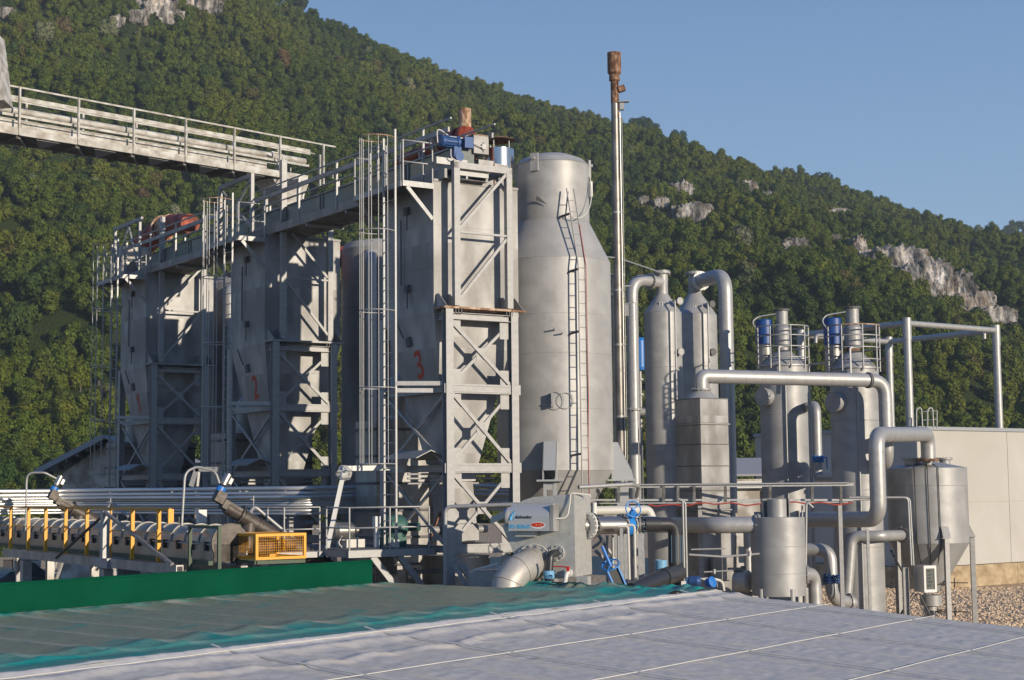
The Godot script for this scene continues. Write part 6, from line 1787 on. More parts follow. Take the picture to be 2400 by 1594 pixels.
	s = Shape.new(); s.lathe(spot(1660, 1368, 34.4), [Vector2(0, 0), Vector2(0.12, 0.02), Vector2(0.12, 0.14), Vector2(0, 0.16)], 16, Vector3(0.6, 0.3, 0.7).normalized()); part("reel", s, M["blue"], root)

func screw_conveyor():
	voff = 0
	var root := thing("screw_conveyor", "long covered screw conveyor with ribbed galvanised lids along the left", "conveyor", pl(-5.6, 0, 2.5))
	var u := -5.55; var r := 0.36; var yc := 3.1
	var v := -1.0
	var i := 0
	while v < 19.0:
		var L := 0.78
		var s := Shape.new()
		# half round lid
		for k in 14:
			var a0 := PI * k / 14.0; var a1 := PI * (k + 1) / 14.0
			var n0 := -PB * cos(a0) + Vector3.UP * sin(a0); var n1 := -PB * cos(a1) + Vector3.UP * sin(a1)
			var A := pl(u, v + 0.02, yc); var B := pl(u, v + L - 0.02, yc)
			s.t3(A + n0 * r, B + n0 * r, B + n1 * r, n0, n0, n1); s.t3(A + n0 * r, B + n1 * r, A + n1 * r, n0, n1, n1)
		part("lid", s, M["stainless"], root)
		s = Shape.new(); s.torus(pl(u, v, yc), PA, r + 0.012, 0.020, 20, 5, -0.05, PI + 0.05, -PB if PA.cross(-PB).y > 0 else PB); part("ring", s, M["bridge"], root)
		s = Shape.new(); s.beam(pl(u - r - 0.015, v + 0.01, yc - 0.02), pl(u - r - 0.015, v + L - 0.01, yc - 0.02), 0.05, 0.03); part("edge_flange", s, M["galv"], root)
		s = Shape.new(); pbox(s, u - r - 0.06, u - r - 0.01, v + 0.28, v + 0.37, yc - 0.16, yc + 0.03); part("clamp", s, M["black"], root)
		i += 1
		v += L
	v = -1.0
	while v < 19.0:
		var s := Shape.new(); pbox(s, u - r, u + r, v + 0.006, v + 1.556, 2.74, yc - 0.03); part("trough", s, M["stainless"], root)
		v += 1.56
	var s := Shape.new()
	for k in 9: s.box(pl(u, -1.0, 2.9) + Vector3.ZERO, Vector3(0.72, 0.36, 0.04), PBAS)
	s.lathe(pl(u, -1.02, yc), [Vector2(0, 0), Vector2(r + 0.05, 0), Vector2(r + 0.05, 0.05), Vector2(0, 0.05)], 26, PA)
	part("end_plate", s, M["brown_tube"], root)
	s = Shape.new(); s.beam(pl(u - 0.42, -1.0, 2.70), pl(u - 0.42, 19.0, 2.70), 0.1, 0.09); part("skid", s, M["olive"], root)
	# yellow guard railing in front
	root = thing("yellow_railing", "yellow guard railing of angle posts along the screw conveyor", "railing", pl(-6.15, 1, 2.66))
	v = 1.35
	i = 0
	while v < 19.5:
		s = Shape.new()
		pbox(s, -6.22, -6.20, v, v + 0.07, 2.66, 3.78); pbox(s, -6.20, -6.14, v, v + 0.012, 2.66, 3.78)
		part("post", s, M["yellow"], root)
		v += [1.62, 1.5, 1.62, 1.62][i % 4]
		i += 1
	s = Shape.new(); s.beam(pl(-6.17, 0.75, 3.79), pl(-6.17, 19.6, 3.79), 0.05, 0.055); part("top_rail", s, M["rail_top"], root)
	s = Shape.new(); s.beam(pl(-6.15, 0.75, 3.28), pl(-6.15, 19.6, 3.28), 0.02, 0.02); part("mid_rail", s, M["rail_top"], root)
	s = Shape.new(); pbox(s, -6.22, -6.1, 0.72, 0.78, 3.5, 3.8); part("end_post", s, M["yellow"], root)
	# support beam and columns
	root = thing("support_beam", "brown grey box beam on columns carrying the screw conveyor", "frame", pl(-6.35, 1, 2.5))
	s = Shape.new(); s.beam(pl(-6.36, -0.3, 2.55), pl(-6.36, 12.3, 2.55), 0.16, 0.2); part("beam", s, M["box_dark"], root)
	s = Shape.new(); s.lathe(pl(-6.36, -0.302, 2.55), [Vector2(0.06, 0), Vector2(0, 0)], 4, -PA); pbox(s, -6.42, -6.30, -0.304, -0.301, 2.48, 2.62); part("open_end", s, M["black"], root)
	for q in [[10.4, 2.4, 0.24], [4.15, 2.4, 0.22], [16.5, 2.4, 0.22]]:
		s = Shape.new(); s.beam(pl(-6.36, q[0], 0), pl(-6.36, q[0], q[1]), q[2], q[2], PA); part("column", s, M["galv"], root)
	s = Shape.new(); pbox(s, -6.5, -6.0, 3.75, 4.6, 2.44, 2.66); part("cross_head", s, M["galv"], root)
	s = Shape.new(); s.beam(pl(-6.42, 4.15, 2.66), pl(-6.42, 4.15, 3.74), 0.16, 0.2, PA); part("upright", s, M["galv"], root)
	s = Shape.new(); s.beam(pl(-6.45, 4.1, 3.72), pl(-6.45, -0.1, 2.66), 0.07, 0.07); part("brace", s, M["box_dark"], root)
	s = Shape.new(); s.beam(pl(-6.45, 4.3, 3.6), pl(-6.45, 7.6, 2.55), 0.05, 0.05); part("brace", s, M["black"], root)
	s = Shape.new()
	for q in [[-5.0, 3], [-5.0, 9], [-4.6, 14]]: s.beam(pl(q[0], q[1], 0), pl(q[0], q[1], 2.5), 0.2, 0.2, PA)
	s.beam(pl(-5.0, -0.5, 2.5), pl(-5.0, 16, 2.5), 0.16, 0.2)
	part("rear_column", s, M["box_dark"], root)
	# yellow mesh cage at the end
	root = thing("guard_cage", "yellow mesh guard cage over the drive at the conveyor's near end", "cage", pl(-4.8, -1, 2.8))
	var u0 := -5.36; var u1 := -4.28; var va := -1.9; var vb := -0.6; var y0 := 2.80; var y1 := 3.27
	s = Shape.new()
	for q in [[u0, va], [u1, va], [u0, vb], [u1, vb]]: s.beam(pl(q[0], q[1], y0), pl(q[0], q[1], y1), 0.055, 0.055, PA)
	for y in [y0, y1]:
		s.beam(pl(u0 - 0.027, va, y), pl(u1 + 0.027, va, y), 0.053, 0.056); s.beam(pl(u0 - 0.027, vb, y), pl(u1 + 0.027, vb, y), 0.053, 0.056)
		s.beam(pl(u0, va + 0.03, y), pl(u0, vb - 0.03, y), 0.052, 0.054); s.beam(pl(u1, va + 0.03, y), pl(u1, vb - 0.03, y), 0.052, 0.054)
	part("frame", s, M["yellow"], root)
	s = Shape.new(); pbox(s, u0 + 0.02, u1 - 0.02, va + 0.02, vb - 0.02, y1 + 0.01, y1 + 0.024); part("top_plate", s, M["yellow"], root)
	s = Shape.new()
	var n := 22
	for k in range(1, n): s.rod(pl(lerpf(u0, u1, k / float(n)), va, y0), pl(lerpf(u0, u1, k / float(n)), va, y1), 0.0035, 4)
	for k in range(1, 9): s.rod(pl(u0, va, lerpf(y0, y1, k / 9.0)), pl(u1, va, lerpf(y0, y1, k / 9.0)), 0.0035, 4)
	for k in range(1, 24): s.rod(pl(u0, lerpf(va, vb, k / 24.0), y0 + 0.1), pl(u0, lerpf(va, vb, k / 24.0), y1), 0.0035, 4)
	for k in range(1, 9): s.rod(pl(u0, va, lerpf(y0, y1, k / 9.0)), pl(u0, vb, lerpf(y0, y1, k / 9.0)), 0.0035, 4)
	part("wire_mesh", s, M["yellow"], root)
	s = Shape.new(); s.rod(pl(-5.1, -1.3, 3.0), pl(-4.7, -1.3, 3.0), 0.13, 16); pbox(s, -4.7, -4.5, -1.5, -1.1, 2.9, 3.15); s.rod(pl(-4.6, -1.6, 3.05), pl(-4.35, -1.6, 3.05), 0.08, 12); part("drive", s, M["rust"], root)
	s = Shape.new(); s.lathe(pl(-4.62, -1.52, 3.05), [Vector2(0.12, 0), Vector2(0.12, 0.05), Vector2(0, 0.05)], 16, PB); part("pulley", s, M["yellow"], root)
	s = Shape.new(); s.beam(pl(u0, va, 2.72), pl(u1, va, 2.72), 0.08, 0.07); s.beam(pl(u0, vb, 2.72), pl(u1, vb, 2.72), 0.08, 0.07); s.beam(pl(u0, va, 2.72), pl(u0, vb, 2.72), 0.08, 0.07); part("skid", s, M["olive"], root)
	# olive frame carrying it
	root = thing("drive_frame", "dark olive steel frame around the conveyor's near end", "frame", pl(-5.8, -0.5, 2))
	for q in [[-6.1, -0.2], [-6.0, -1.5], [-5.0, -0.2]]:
		s = Shape.new(); s.beam(pl(q[0], q[1], 0.5), pl(q[0], q[1], 3.46), 0.07, 0.07, PA); part("post", s, M["olive"], root)
	s = Shape.new(); s.beam(pl(-6.1, -0.2, 3.44), pl(-6.0, -1.5, 3.44), 0.05, 0.06); s.beam(pl(-6.1, -0.2, 3.44), pl(-5.0, -0.2, 3.44), 0.05, 0.06); part("head_beam", s, M["olive"], root)
	s = Shape.new()
	for y in [2.55, 2.35]: s.beam(pl(-6.1, -0.2, y), pl(-6.0, -1.9, y), 0.08, 0.09); s.beam(pl(-6.0, -1.6, y), pl(-4.4, -1.6, y), 0.08, 0.09)
	part("low_beam", s, M["olive"], root)

func feed_screws():
	for q in [[0, 1.6, -4.78, 3.96, -2.35, 2.62, "near dark inclined feed screw with blue motor above the yellow cage", 0.17], [1, 11.4, -5.45, 4.02, -2.9, 2.75, "far dark inclined feed screw with blue motor left of the yellow railing's middle", 0.17]]:
		var v: float = q[1]
		var root := thing("feed_screw", q[6], "conveyor", pl(q[2], v, q[3]), "inclined feed screws")
		var a := pl(q[2], v, q[3]); var b := pl(q[4], v, q[5])
		var d := (b - a).normalized()
		var up := PA.cross(d).normalized()
		if up.y < 0: up = -up
		var bs := Basis(PA, up, PA.cross(up))
		var s := Shape.new(); s.tube([a + d * 0.75, b + d * 0.6], q[7], 20); part("tube", s, M["brown_tube"], root)
		s = Shape.new(); s.tube([a + d * 0.3, a + d * 0.75], 0.15, 16); s.lathe(a + d * 0.66, [Vector2(0, 0), Vector2(0.23, 0), Vector2(0.23, 0.04), Vector2(0, 0.04)], 20, d); s.lathe(a + d * 1.15, [Vector2(0.17, 0), Vector2(0.19, 0), Vector2(0.19, 0.03), Vector2(0.17, 0.03)], 20, d); part("flange", s, M["brown_tube"], root)
		s = Shape.new(); s.box(a + d * 0.42 + up * 0.03, Vector3(0.26, 0.2, 0.5), bs); part("housing", s, M["brown_tube"], root)
		s = Shape.new(); s.tube([a + d * 0.95, a + d * 0.95 - Vector3(0, 0.62, 0) - PB * 0.05], 0.16, 18); part("inlet", s, M["brown_tube"], root)
		s = Shape.new(); s.box(a + d * 0.05 + up * 0.12, Vector3(0.22, 0.26, 0.22), bs); part("gearbox", s, M["brown_tube"], root)
		s = Shape.new(); s.tube([a + up * 0.22, a + up * 0.34], 0.11, 18); part("motor_flange", s, M["blue"], root)
		s = Shape.new(); s.tube([a + up * 0.4, a + up * 0.45, a + up * 0.66, a + up * 0.68], [0.08, 0.095, 0.095, 0.04], 16); s.box(a + up * 0.5 + PB * 0.1, Vector3(0.13, 0.14, 0.1), bs); part("motor", s, M["stainless"], root)
		s = Shape.new()
		if q[0] == 0: s.tube(fillet([pl(-5.75, v - 0.3, 2.2), pl(-5.62, v - 0.3, 4.6), pl(-5.3, v - 0.2, 4.72), a + up * 0.62 - PB * 0.3 + Vector3(0, 0.12, 0), a + up * 0.45 - PB * 0.12], 0.4), 0.03, 8)
		else: s.tube(fillet([pl(-6.0, v + 0.3, 2.9), pl(-6.0, v + 0.3, 4.72), pl(-5.6, v, 4.72), a + up * 0.5 + Vector3(0, 0.06, 0)], 0.22), 0.03, 8)
		part("cable_conduit", s, M["galv"], root)
	# bent guard pipes
	for q in [["bent guard pipe sloping down beside the near feed screw", [585, 1204, 36.6, 596, 1192, 36.8, 712, 1284, 37.2]], ["bent guard pipe sloping down to the column behind the yellow railing", [253, 1190, 44, 262, 1183, 44, 300, 1210, 43.5]]]:
		var p: Array = q[1]
		var s := Shape.new(); s.tube(fillet([spot(p[0], p[1], p[2]), spot(p[3], p[4] - 6, p[5]), spot(p[6], p[7], p[8])], 0.12), 0.042, 8)
		solo("guard_pipe", s, M["galv"], q[0], "pipe", spot(p[3], p[4], p[5]))
	for q in [[259, 1182, "small upright valve stub above the far guard pipe", 44.2], [594, 1176, "small upright valve stub above the near guard pipe", 37.5]]:
		var s := Shape.new(); s.rod(spot(q[0], q[1], q[3]), spot(q[0], q[1] + 14 - 28, q[3]), 0.02, 6); s.rod(spot(q[0] - 7, q[1] - 5, q[3]), spot(q[0], q[1] - 5, q[3]), 0.018, 6); s.rod(spot(q[0], q[1], q[3]), spot(q[0], q[1] + 14, q[3]), 0.012, 6)
		solo("valve_stub", s, M["galv"], q[2], "valve", spot(q[0], q[1], q[3]))
	var s := Shape.new()
	s.box(spot(472, 1210, 36.9), Vector3(0.2, 0.3, 0.16), PBAS); solo("switch_box", s, M["white"], "white switch box between the yellow railing and the near feed screw", "box", spot(472, 1210, 36.9))
	s = Shape.new(); s.beam(spot(448, 1140, 41), spot(462, 1098, 41), 0.12, 0.12); s.beam(spot(458, 1100, 41), spot(510, 1100, 41), 0.12, 0.12); s.beam(spot(466, 1102, 41), spot(462, 1140, 41), 0.06, 0.06); solo("tube_stand", s, M["galv"], "white bent square tube stand behind the near feed screw's conduit", "stand", spot(458, 1105, 41))

func pipe_bundle():
	voff = 0
	var root := thing("pipe_bundle", "stack of long level silver pipes bending around the towers", "pipes", pl(-1.3, 12, 3.9))
	var ys := [4.22, 4.10, 4.0, 3.925, 3.86, 3.80, 3.735, 3.66, 3.58]
	var rs := [0.058, 0.05, 0.05, 0.034, 0.03, 0.032, 0.034, 0.036, 0.034]
	for i in ys.size():
		var o := 0.04 * (i % 3)
		var u := -1.35 - o
		var s := Shape.new()
		s.tube(fillet([pl(-13, 14.4 - o, ys[i]), pl(u - 2.3, 14.4 - o, ys[i]), pl(u, 4.7 - o, ys[i]), pl(6.5, 4.7 - o, ys[i])], 0.85, 12), rs[i], 10)
		part("pipe", s, M["bundle"], root)
	for q in [[-1.8, 7], [-2.5, 10], [-3.2, 13.0], [0.5, 4.8], [-5.5, 14.55], [-7.5, 14.55], [-1.25, 5.4]]:
		var s := Shape.new(); s.beam(pl(q[0], q[1], 3.45), pl(q[0], q[1], 4.25), 0.05, 0.04, PA); part("bracket", s, M["galv"], root)
		s = Shape.new(); s.beam(pl(q[0] + 0.15, q[1], 0), pl(q[0] + 0.15, q[1], 3.48), 0.12, 0.12, PA); part("stand", s, M["steel"], root)
	var s := Shape.new(); s.rod(spot(1000, 1080, 41), spot(1000, 1115, 41), 0.05, 8); solo("capped_stub", s, M["white"], "short white stub rising from the pipe bundle left of tower 3", "pipe", spot(768, 1135, 42))

func deck():
	voff = 0
	var root := thing("machine_deck", "raised grating deck with railing in front of tower 3", "platform", pl(-1.2, 1, 2.8))
	var s := Shape.new(); pbox(s, -2.2, 0.0, 0.1, 4.2, 2.80, 2.825); part("grating", s, M["grate"], root)
	s = Shape.new(); s.beam(pl(-2.25, 0.05, 2.73), pl(0.02, 0.05, 2.73), 0.08, 0.16); part("edge_beam", s, M["galv"], root)
	s = Shape.new(); s.beam(pl(-2.22, 0.1, 2.73), pl(-2.22, 4.2, 2.73), 0.08, 0.15); part("edge_beam", s, M["galv"], root)
	s = Shape.new(); pbox(s, -3.4, -2.27, 1.3, 5.0, 2.76, 2.785); part("grating", s, M["grate"], root)
	s = Shape.new(); s.beam(pl(-3.45, 1.25, 2.70), pl(-2.27, 1.25, 2.70), 0.08, 0.13); part("edge_beam", s, M["galv"], root)
	for q in [[-2.15, 2.6], [-0.1, 2.6], [-3.3, 2.6]]:
		s = Shape.new(); s.beam(pl(q[0], q[1], 0), pl(q[0], q[1], 2.7), 0.14, 0.14, PA); part("leg", s, M["steel"], root)
	for q in [[-1.45, -0.35, 0.2], [-0.75, 0.02, 0.25]]:
		s = Shape.new(); s.beam(pl(q[0] - 0.15, 0.12, 2.66), pl(q[0] + 1.35, 0.1, 0.9), 0.1, 0.14); part("brace", s, M["galv"], root)
	railing(root, [pl(-2.2, 1.2, 0), pl(-2.2, 0.07, 0), pl(-0.12, 0.07, 0)], 2.81, [0.96, 0.5], M["galv"], 0.024, 1.05)
	railing(root, [pl(-3.2, 4.0, 0), pl(-3.2, 1.35, 0), pl(-2.3, 1.35, 0)], 2.78, [1.0, 0.5], M["galv"], 0.024, 1.0)
	# machines on the deck
	root = thing("electric_motor", "grey finned electric motor on a base on the deck", "motor", pl(-1.7, 1.4, 2.83))
	var mp := pl(-1.85, 1.5, 3.22)
	s = Shape.new(); s.lathe(mp, [Vector2(0, 0), Vector2(0.17, 0), Vector2(0.2, 0.05), Vector2(0.2, 0.45), Vector2(0.15, 0.52), Vector2(0.07, 0.53), Vector2(0.07, 0.7), Vector2(0, 0.7)], 22, PB); part("body", s, M["stainless"], root)
	s = Shape.new(); pbox(s, -1.65, -1.15, 1.25, 1.75, 2.83, 3.02); part("base", s, M["cable"], root)
	s = Shape.new(); pbox(s, -1.75, -1.3, 1.3, 1.7, 3.0, 3.06); part("rail_base", s, M["plate"], root)
	s = Shape.new(); s.tube(fillet([pl(-1.8, 1.2, 3.1), pl(-1.95, 1.1, 2.95), pl(-1.85, 1.1, 2.85)], 0.08), 0.015, 6); part("cable", s, M["cable"], root)
	root = thing("gear_unit", "dark green gear unit on the deck beside the leaning plank", "machine", pl(-0.6, 1.3, 2.83))
	s = Shape.new(); s.lathe(pl(-0.78, 1.0, 3.28), [Vector2(0, 0), Vector2(0.22, 0), Vector2(0.3, 0.05), Vector2(0.3, 0.4), Vector2(0.24, 0.5), Vector2(0, 0.5)], 26, PB); part("casing", s, M["green_motor"], root)
	s = Shape.new(); pbox(s, -0.8, -0.3, 0.8, 1.3, 2.83, 3.05); part("base", s, M["green_motor"], root)
	s = Shape.new(); pbox(s, -0.62, -0.5, 0.66, 0.7, 3.05, 3.3); s.rod(pl(-0.3, 1.0, 3.28), pl(0.15, 1.0, 3.28), 0.1, 14); part("cover", s, M["green_motor"], root)
	s = Shape.new(); pbox(s, -0.75, -0.6, 0.62, 0.75, 2.83, 3.0); s.box(pl(-1.05, 0.9, 3.4), Vector3(0.14, 0.3, 0.14), PBAS); s.beam(pl(-1.05, 0.9, 2.83), pl(-1.05, 0.9, 3.25), 0.1, 0.1, PA); part("bracket", s, M["white"], root)
	s = Shape.new(); s.beam(spot(1003, 1278, 37.6), spot(1038, 1182, 37.9), 0.03, 0.085, Vector3(0.5, 0, 1)); solo("wooden_plank", s, M["wood"], "reddish wooden plank leaning on the deck railing beside tower 3", "plank", spot(1003, 1278, 37.6))
	# low valves and clutter under the deck
	root = thing("valve_manifold", "cluster of small pipes and valves in the shade under the deck", "valves", pl(-1, 1.2, 1.6))
	var rg := RandomNumberGenerator.new(); rg.seed = 5
	for i in 14:
		s = Shape.new()
		var p := pl(rg.randf_range(-2.3, 0.2), rg.randf_range(0.4, 1.8), rg.randf_range(1.9, 2.5))
		if i % 3 == 0: s.box(p, Vector3(0.24, 0.22, 0.2), PBAS)
		elif i % 3 == 1: s.rod(p, p + Vector3(0, -0.9, 0), 0.035, 8)
		else: s.rod(p, p + PB * 0.7, 0.05, 8); s.flange(p, PB, 0.1, 0.05, 6, 0.012)
		part("fitting", s, M[["plate", "galv", "box_dark"][i % 3]], root)
	# jib arm wrapped in film
	root = thing("jib_arm", "white square jib arm with plastic film wrapped joint above the deck", "arm", spot(805, 1110, 37.6))
	var jk := spot(806, 1106, 37.6)
	s = Shape.new(); s.beam(spot(767, 1285, 37.0), jk, 0.1, 0.1, Vector3(0, 0, 1)); part("post", s, M["white"], root)
	s = Shape.new(); s.beam(jk + Vector3(0.05, 0.08, 0), spot(955, 1096, 38.4), 0.12, 0.12); part("boom", s, M["white"], root)
	s = Shape.new()
	var nn := FastNoiseLite.new(); nn.seed = 3; nn.frequency = 3.0
	for j in 8:
		for i in 14:
			var q := []
			for e in [[0, 0], [1, 0], [1, 1], [0, 1]]:
				var th: float = PI * (j + e[1]) / 8.0; var ph: float = TAU * (i + e[0]) / 14.0
				var dd := Vector3(sin(th) * cos(ph), cos(th), sin(th) * sin(ph))
				q.append(jk + Vector3(0.02, -0.03, 0.03) + dd * (0.18 + 0.09 * nn.get_noise_3d(dd.x, dd.y, dd.z)) * Vector3(1, 0.95, 1).length() / 1.72)
			s.quad(q[0], q[1], q[2], q[3], q[0] - jk)
	part("plastic_film", s, M["film"], root)
	# front handrail pipe before tower 3
	root = thing("handrail_pipe", "thick galvanised handrail bent down in front of tower 3", "railing", spot(1046, 1300, 35.4))
	s = Shape.new(); s.tube(fillet([spot(1043, 1400, 35.4), spot(1044, 1188, 35.4), spot(1212, 1182, 35.2), spot(1240, 1186, 35.0)], 0.16), 0.045, 10); part("rail", s, M["galv"], root)
	s = Shape.new(); s.beam(spot(1065, 1320, 36.2), spot(1100, 1390, 36.2), 0.08, 0.1); s.beam(spot(1085, 1320, 36.4), spot(1125, 1390, 36.4), 0.08, 0.1); solo("stair_stringer", s, M["galv"], "pair of steep stair stringers at the foot of tower 3", "stair", spot(1085, 1350, 36.3))
	s = Shape.new(); s.hexa([spot(1095, 1400, 35.6), spot(1180, 1400, 35.4), spot(1180, 1400, 36.6), spot(1095, 1400, 36.8), spot(1097, 1342, 35.6), spot(1182, 1338, 35.4), spot(1182, 1332, 36.6), spot(1097, 1336, 36.8)]); solo("metal_box", s, M["galv"], "bluish sheet metal box between tower 3 and the fan elbow", "box", spot(1140, 1370, 36))
	s = Shape.new(); s.beam(spot(1110, 1337, 35.9), spot(1165, 1322, 35.9), 0.3, 0.04); s.beam(spot(1135, 1330, 35.9), spot(1175, 1331, 35.9), 0.24, 0.05); solo("sheet_offcut", s, M["white"], "pale bent sheet lying on the sheet metal box", "sheet", spot(1140, 1330, 35.9))

func yard():
	# shed behind the farthest tower
	var o := spot(110, 1108, 63); o.y = 0
	var e := spot(252, 1110, 63); e.y = 0
	var root := thing("shed", "grey shed with sloping roof behind the left end of the plant", "shed", o)
	var w := (e - o).normalized(); var n := Vector3(-w.z, 0, w.x)
	if n.z < 0: n = -n
	var y0 := hy(108, 1108, 63); var y1 := hy(250, 1027, 63)
	var L := o.distance_to(e)
	var s := Shape.new()
	s.quad(o + w * 0.6 + Vector3(0, 0, 0), e + w * 3.0, e + w * 3.0 + Vector3(0, y1 - 0.15, 0), o + w * 0.6 + Vector3(0, y0 - 0.05, 0), n)
	s.tri(e + Vector3(0, y1 - 0.15, 0) , e + w * 3.0 + Vector3(0, y1 - 0.15, 0), o + w * 0.6 + Vector3(0, y0 - 0.05, 0), n)
	s.hexa([o + w * 0.6 - n * 8, e + w * 5 - n * 8, e + w * 5 - n * 0.05, o + w * 0.6 - n * 0.05, o + w * 0.6 - n * 8 + Vector3(0, y0 - 0.1, 0), e + w * 5 - n * 8 + Vector3(0, y0 - 0.1, 0), e + w * 5 - n * 0.05 + Vector3(0, y0 - 0.1, 0), o + w * 0.6 - n * 0.05 + Vector3(0, y0 - 0.1, 0)])
	part("wall", s, M["shed_wall"], root)
	s = Shape.new()
	s.ngon_plate([o - w * 0.2 + n * 0.9 + Vector3(0, y0, 0), e + n * 0.9 + Vector3(0, y1, 0), e - n * 8 + Vector3(0, y1, 0), o - w * 0.2 - n * 8 + Vector3(0, y0, 0)], Vector3(0, 0.1, 0))
	s.ngon_plate([e + n * 0.9 + Vector3(0, y1, 0), e + w * 4.5 + n * 0.9 + Vector3(0, y1 - 1.9, 0), e + w * 4.5 - n * 8 + Vector3(0, y1 - 1.9, 0), e - n * 8 + Vector3(0, y1, 0)], Vector3(0, 0.1, 0))
	part("roof", s, M["shed_roof"], root)
	for i in 6:
		var t := (i + 0.5) / 6.0
		s = Shape.new(); s.beam(o.lerp(e, t) - n * 0.02 + Vector3(0, lerpf(y0, y1, t) - 0.16, 0), o.lerp(e, t) + n * 0.85 + Vector3(0, lerpf(y0, y1, t) - 0.1, 0), 0.12, 0.16); part("purlin", s, M["grate"], root)
	s = Shape.new(); s.beam(o - w * 0.2 + n * 0.9 + Vector3(0, y0 + 0.02, 0), e + n * 0.9 + Vector3(0, y1 + 0.02, 0), 0.04, 0.2); part("verge_board", s, M["coping"], root)
	# leaning aluminium ladder
	root = thing("leaning_ladder", "aluminium ladder leaning behind the screw conveyor at the left", "ladder", spot(140, 1340, 46.5))
	for k in 2:
		s = Shape.new(); s.beam(spot(112 + k * 16, 1372, 46.5), spot(183 + k * 10, 1178, 48.2), 0.05, 0.09); part("rail", s, M["bridge"], root)
	for k in 16:
		var t := k / 16.0 + 0.02
		s = Shape.new(); s.rod(spot(112, 1372, 46.5).lerp(spot(183, 1178, 48.2), t), spot(128, 1372, 46.5).lerp(spot(193, 1178, 48.2), t), 0.018, 6); part("rung", s, M["bridge"], root)
	# concrete blocks stacked at the left edge
	var rg := RandomNumberGenerator.new(); rg.seed = 9
	var bl := [[58, 1303, 1.7, "concrete block in the middle row of the left stack, leftmost"], [84, 1303, 1.6, "concrete block in the middle row of the left stack, right of the leftmost"], [50, 1322, 1.9, "concrete block with a dark slot at the left of the stack's lower row"], [80, 1322, 1.8, "concrete block with a dark slot at the right of the stack's lower row"], [84, 1289, 1.5, "topmost concrete block of the left stack"], [64, 1336, 3.2, "long concrete block at the bottom of the left stack"]]
	for q in bl:
		var p := spot(q[0], q[1], 78)
		root = thing("concrete_block", q[3], "block", p, "concrete blocks stacked at the left")
		root.rotation.y = 0.25
		s = Shape.new(); var h := 0.42
		var bs := Basis(Vector3.UP, 0.25)
		s.box(p, Vector3(q[2] * 0.33, h * 0.85, 0.9), bs); s.hexa([p + bs * Vector3(-q[2] * 0.17, -0.18, -0.45), p + bs * Vector3(q[2] * 0.17, -0.18, -0.45), p + bs * Vector3(q[2] * 0.17, -0.18, 0.46), p + bs * Vector3(-q[2] * 0.17, -0.18, 0.46), p + bs * Vector3(-q[2] * 0.14, 0.2, -0.4), p + bs * Vector3(q[2] * 0.14, 0.2, -0.4), p + bs * Vector3(q[2] * 0.14, 0.2, 0.4), p + bs * Vector3(-q[2] * 0.14, 0.2, 0.4)])
		part("body", s, M["concrete"], root)
		if "slot" in q[3]:
			s = Shape.new(); s.box(p + bs * Vector3(-0.1, 0.0, 0.462), Vector3(0.09, 0.2, 0.02), bs); part("slot", s, M["black"], root)
	# platform of slabs under the blocks so that they rest on something
	s = Shape.new()
	var pb := spot(64, 1340, 78)
	s.hexa([Vector3(pb.x - 4, 0, pb.z - 1.5), Vector3(pb.x + 3, 0, pb.z - 1.5), Vector3(pb.x + 3, 0, pb.z + 1), Vector3(pb.x - 4, 0, pb.z + 1), Vector3(pb.x - 4, pb.y - 0.1, pb.z - 1.5), Vector3(pb.x + 3, pb.y - 0.1, pb.z - 1.5), Vector3(pb.x + 3, pb.y - 0.1, pb.z + 1), Vector3(pb.x - 4, pb.y - 0.1, pb.z + 1)])
	solo("concrete_plinth", s, M["concrete"], "low concrete plinth under the stacked blocks at the left edge", "plinth", Vector3(pb.x, 0, pb.z))
	# heap of dark soil
	var hp := spot(66, 1366, 66); hp.y = 0
	s = Shape.new()
	var nn := FastNoiseLite.new(); nn.seed = 2; nn.frequency = 0.9
	var N := 30
	var g := []
	for j in N + 1:
		var row := []
		for i in N + 1:
			var a := (i / float(N) - 0.5) * 2; var b := (j / float(N) - 0.5) * 2
			var r := sqrt(a * a + b * b)
			row.append(hp + Vector3(a * 2.2, maxf(0.0, 1.0 - r) * 1.35 * (1.0 + 0.2 * nn.get_noise_2d(a * 3, b * 3)) + 0.08 * nn.get_noise_2d(a * 9, b * 9) - 0.05, b * 2.0))
		g.append(row)
	for j in N:
		for i in N:
			s.tri(g[j][i], g[j][i + 1], g[j + 1][i + 1], Vector3.UP); s.tri(g[j][i], g[j + 1][i + 1], g[j + 1][i], Vector3.UP)
	solo("soil_heap", s, M["soil"], "heap of dark soil at the left edge behind the green board", "heap", hp)
	s = Shape.new()
	var sl := spot(8, 1356, 70); sl.y = 0
	s.box(sl + Vector3(-0.3, 0.25, 0), Vector3(2.4, 0.5, 2)); solo("concrete_slab", s, M["concrete"], "pale concrete slab left of the soil heap", "slab", sl)
	# grass bank
	s = Shape.new(); s.colored = true
	var gb := spot(-10, 1330, 110); gb.y = 0
	s = sheet(func(x, z): return maxf(0.0, 2.6 * (1.0 - pow((x - gb.x + 4) / 9.0, 2)) * (1.0 - pow((z - gb.z) / 7.0, 2))) - 0.05, gb.x - 14, gb.x + 6, gb.z + 7.5, gb.z - 7.5, 0.5, Color(0.06, 0.085, 0.025))
	structure("grass_bank", s, M["slope"])
	var bl1 := Shape.new(); bl1.colored = true; bl1.col = Color(1, 1, 1)
	bl1.tri(Vector3(-0.05, 0, 0), Vector3(0.05, 0, 0), Vector3(0.02, 0.35, 0.05), Vector3(0, 0, 1)); bl1.tri(Vector3(0, 0, -0.05), Vector3(0, 0, 0.05), Vector3(-0.08, 0.3, 0), Vector3(1, 0, 0))
	var mm := MultiMesh.new(); mm.transform_format = MultiMesh.TRANSFORM_3D; mm.use_colors = true; mm.mesh = mesh_of(bl1, Transform3D.IDENTITY)
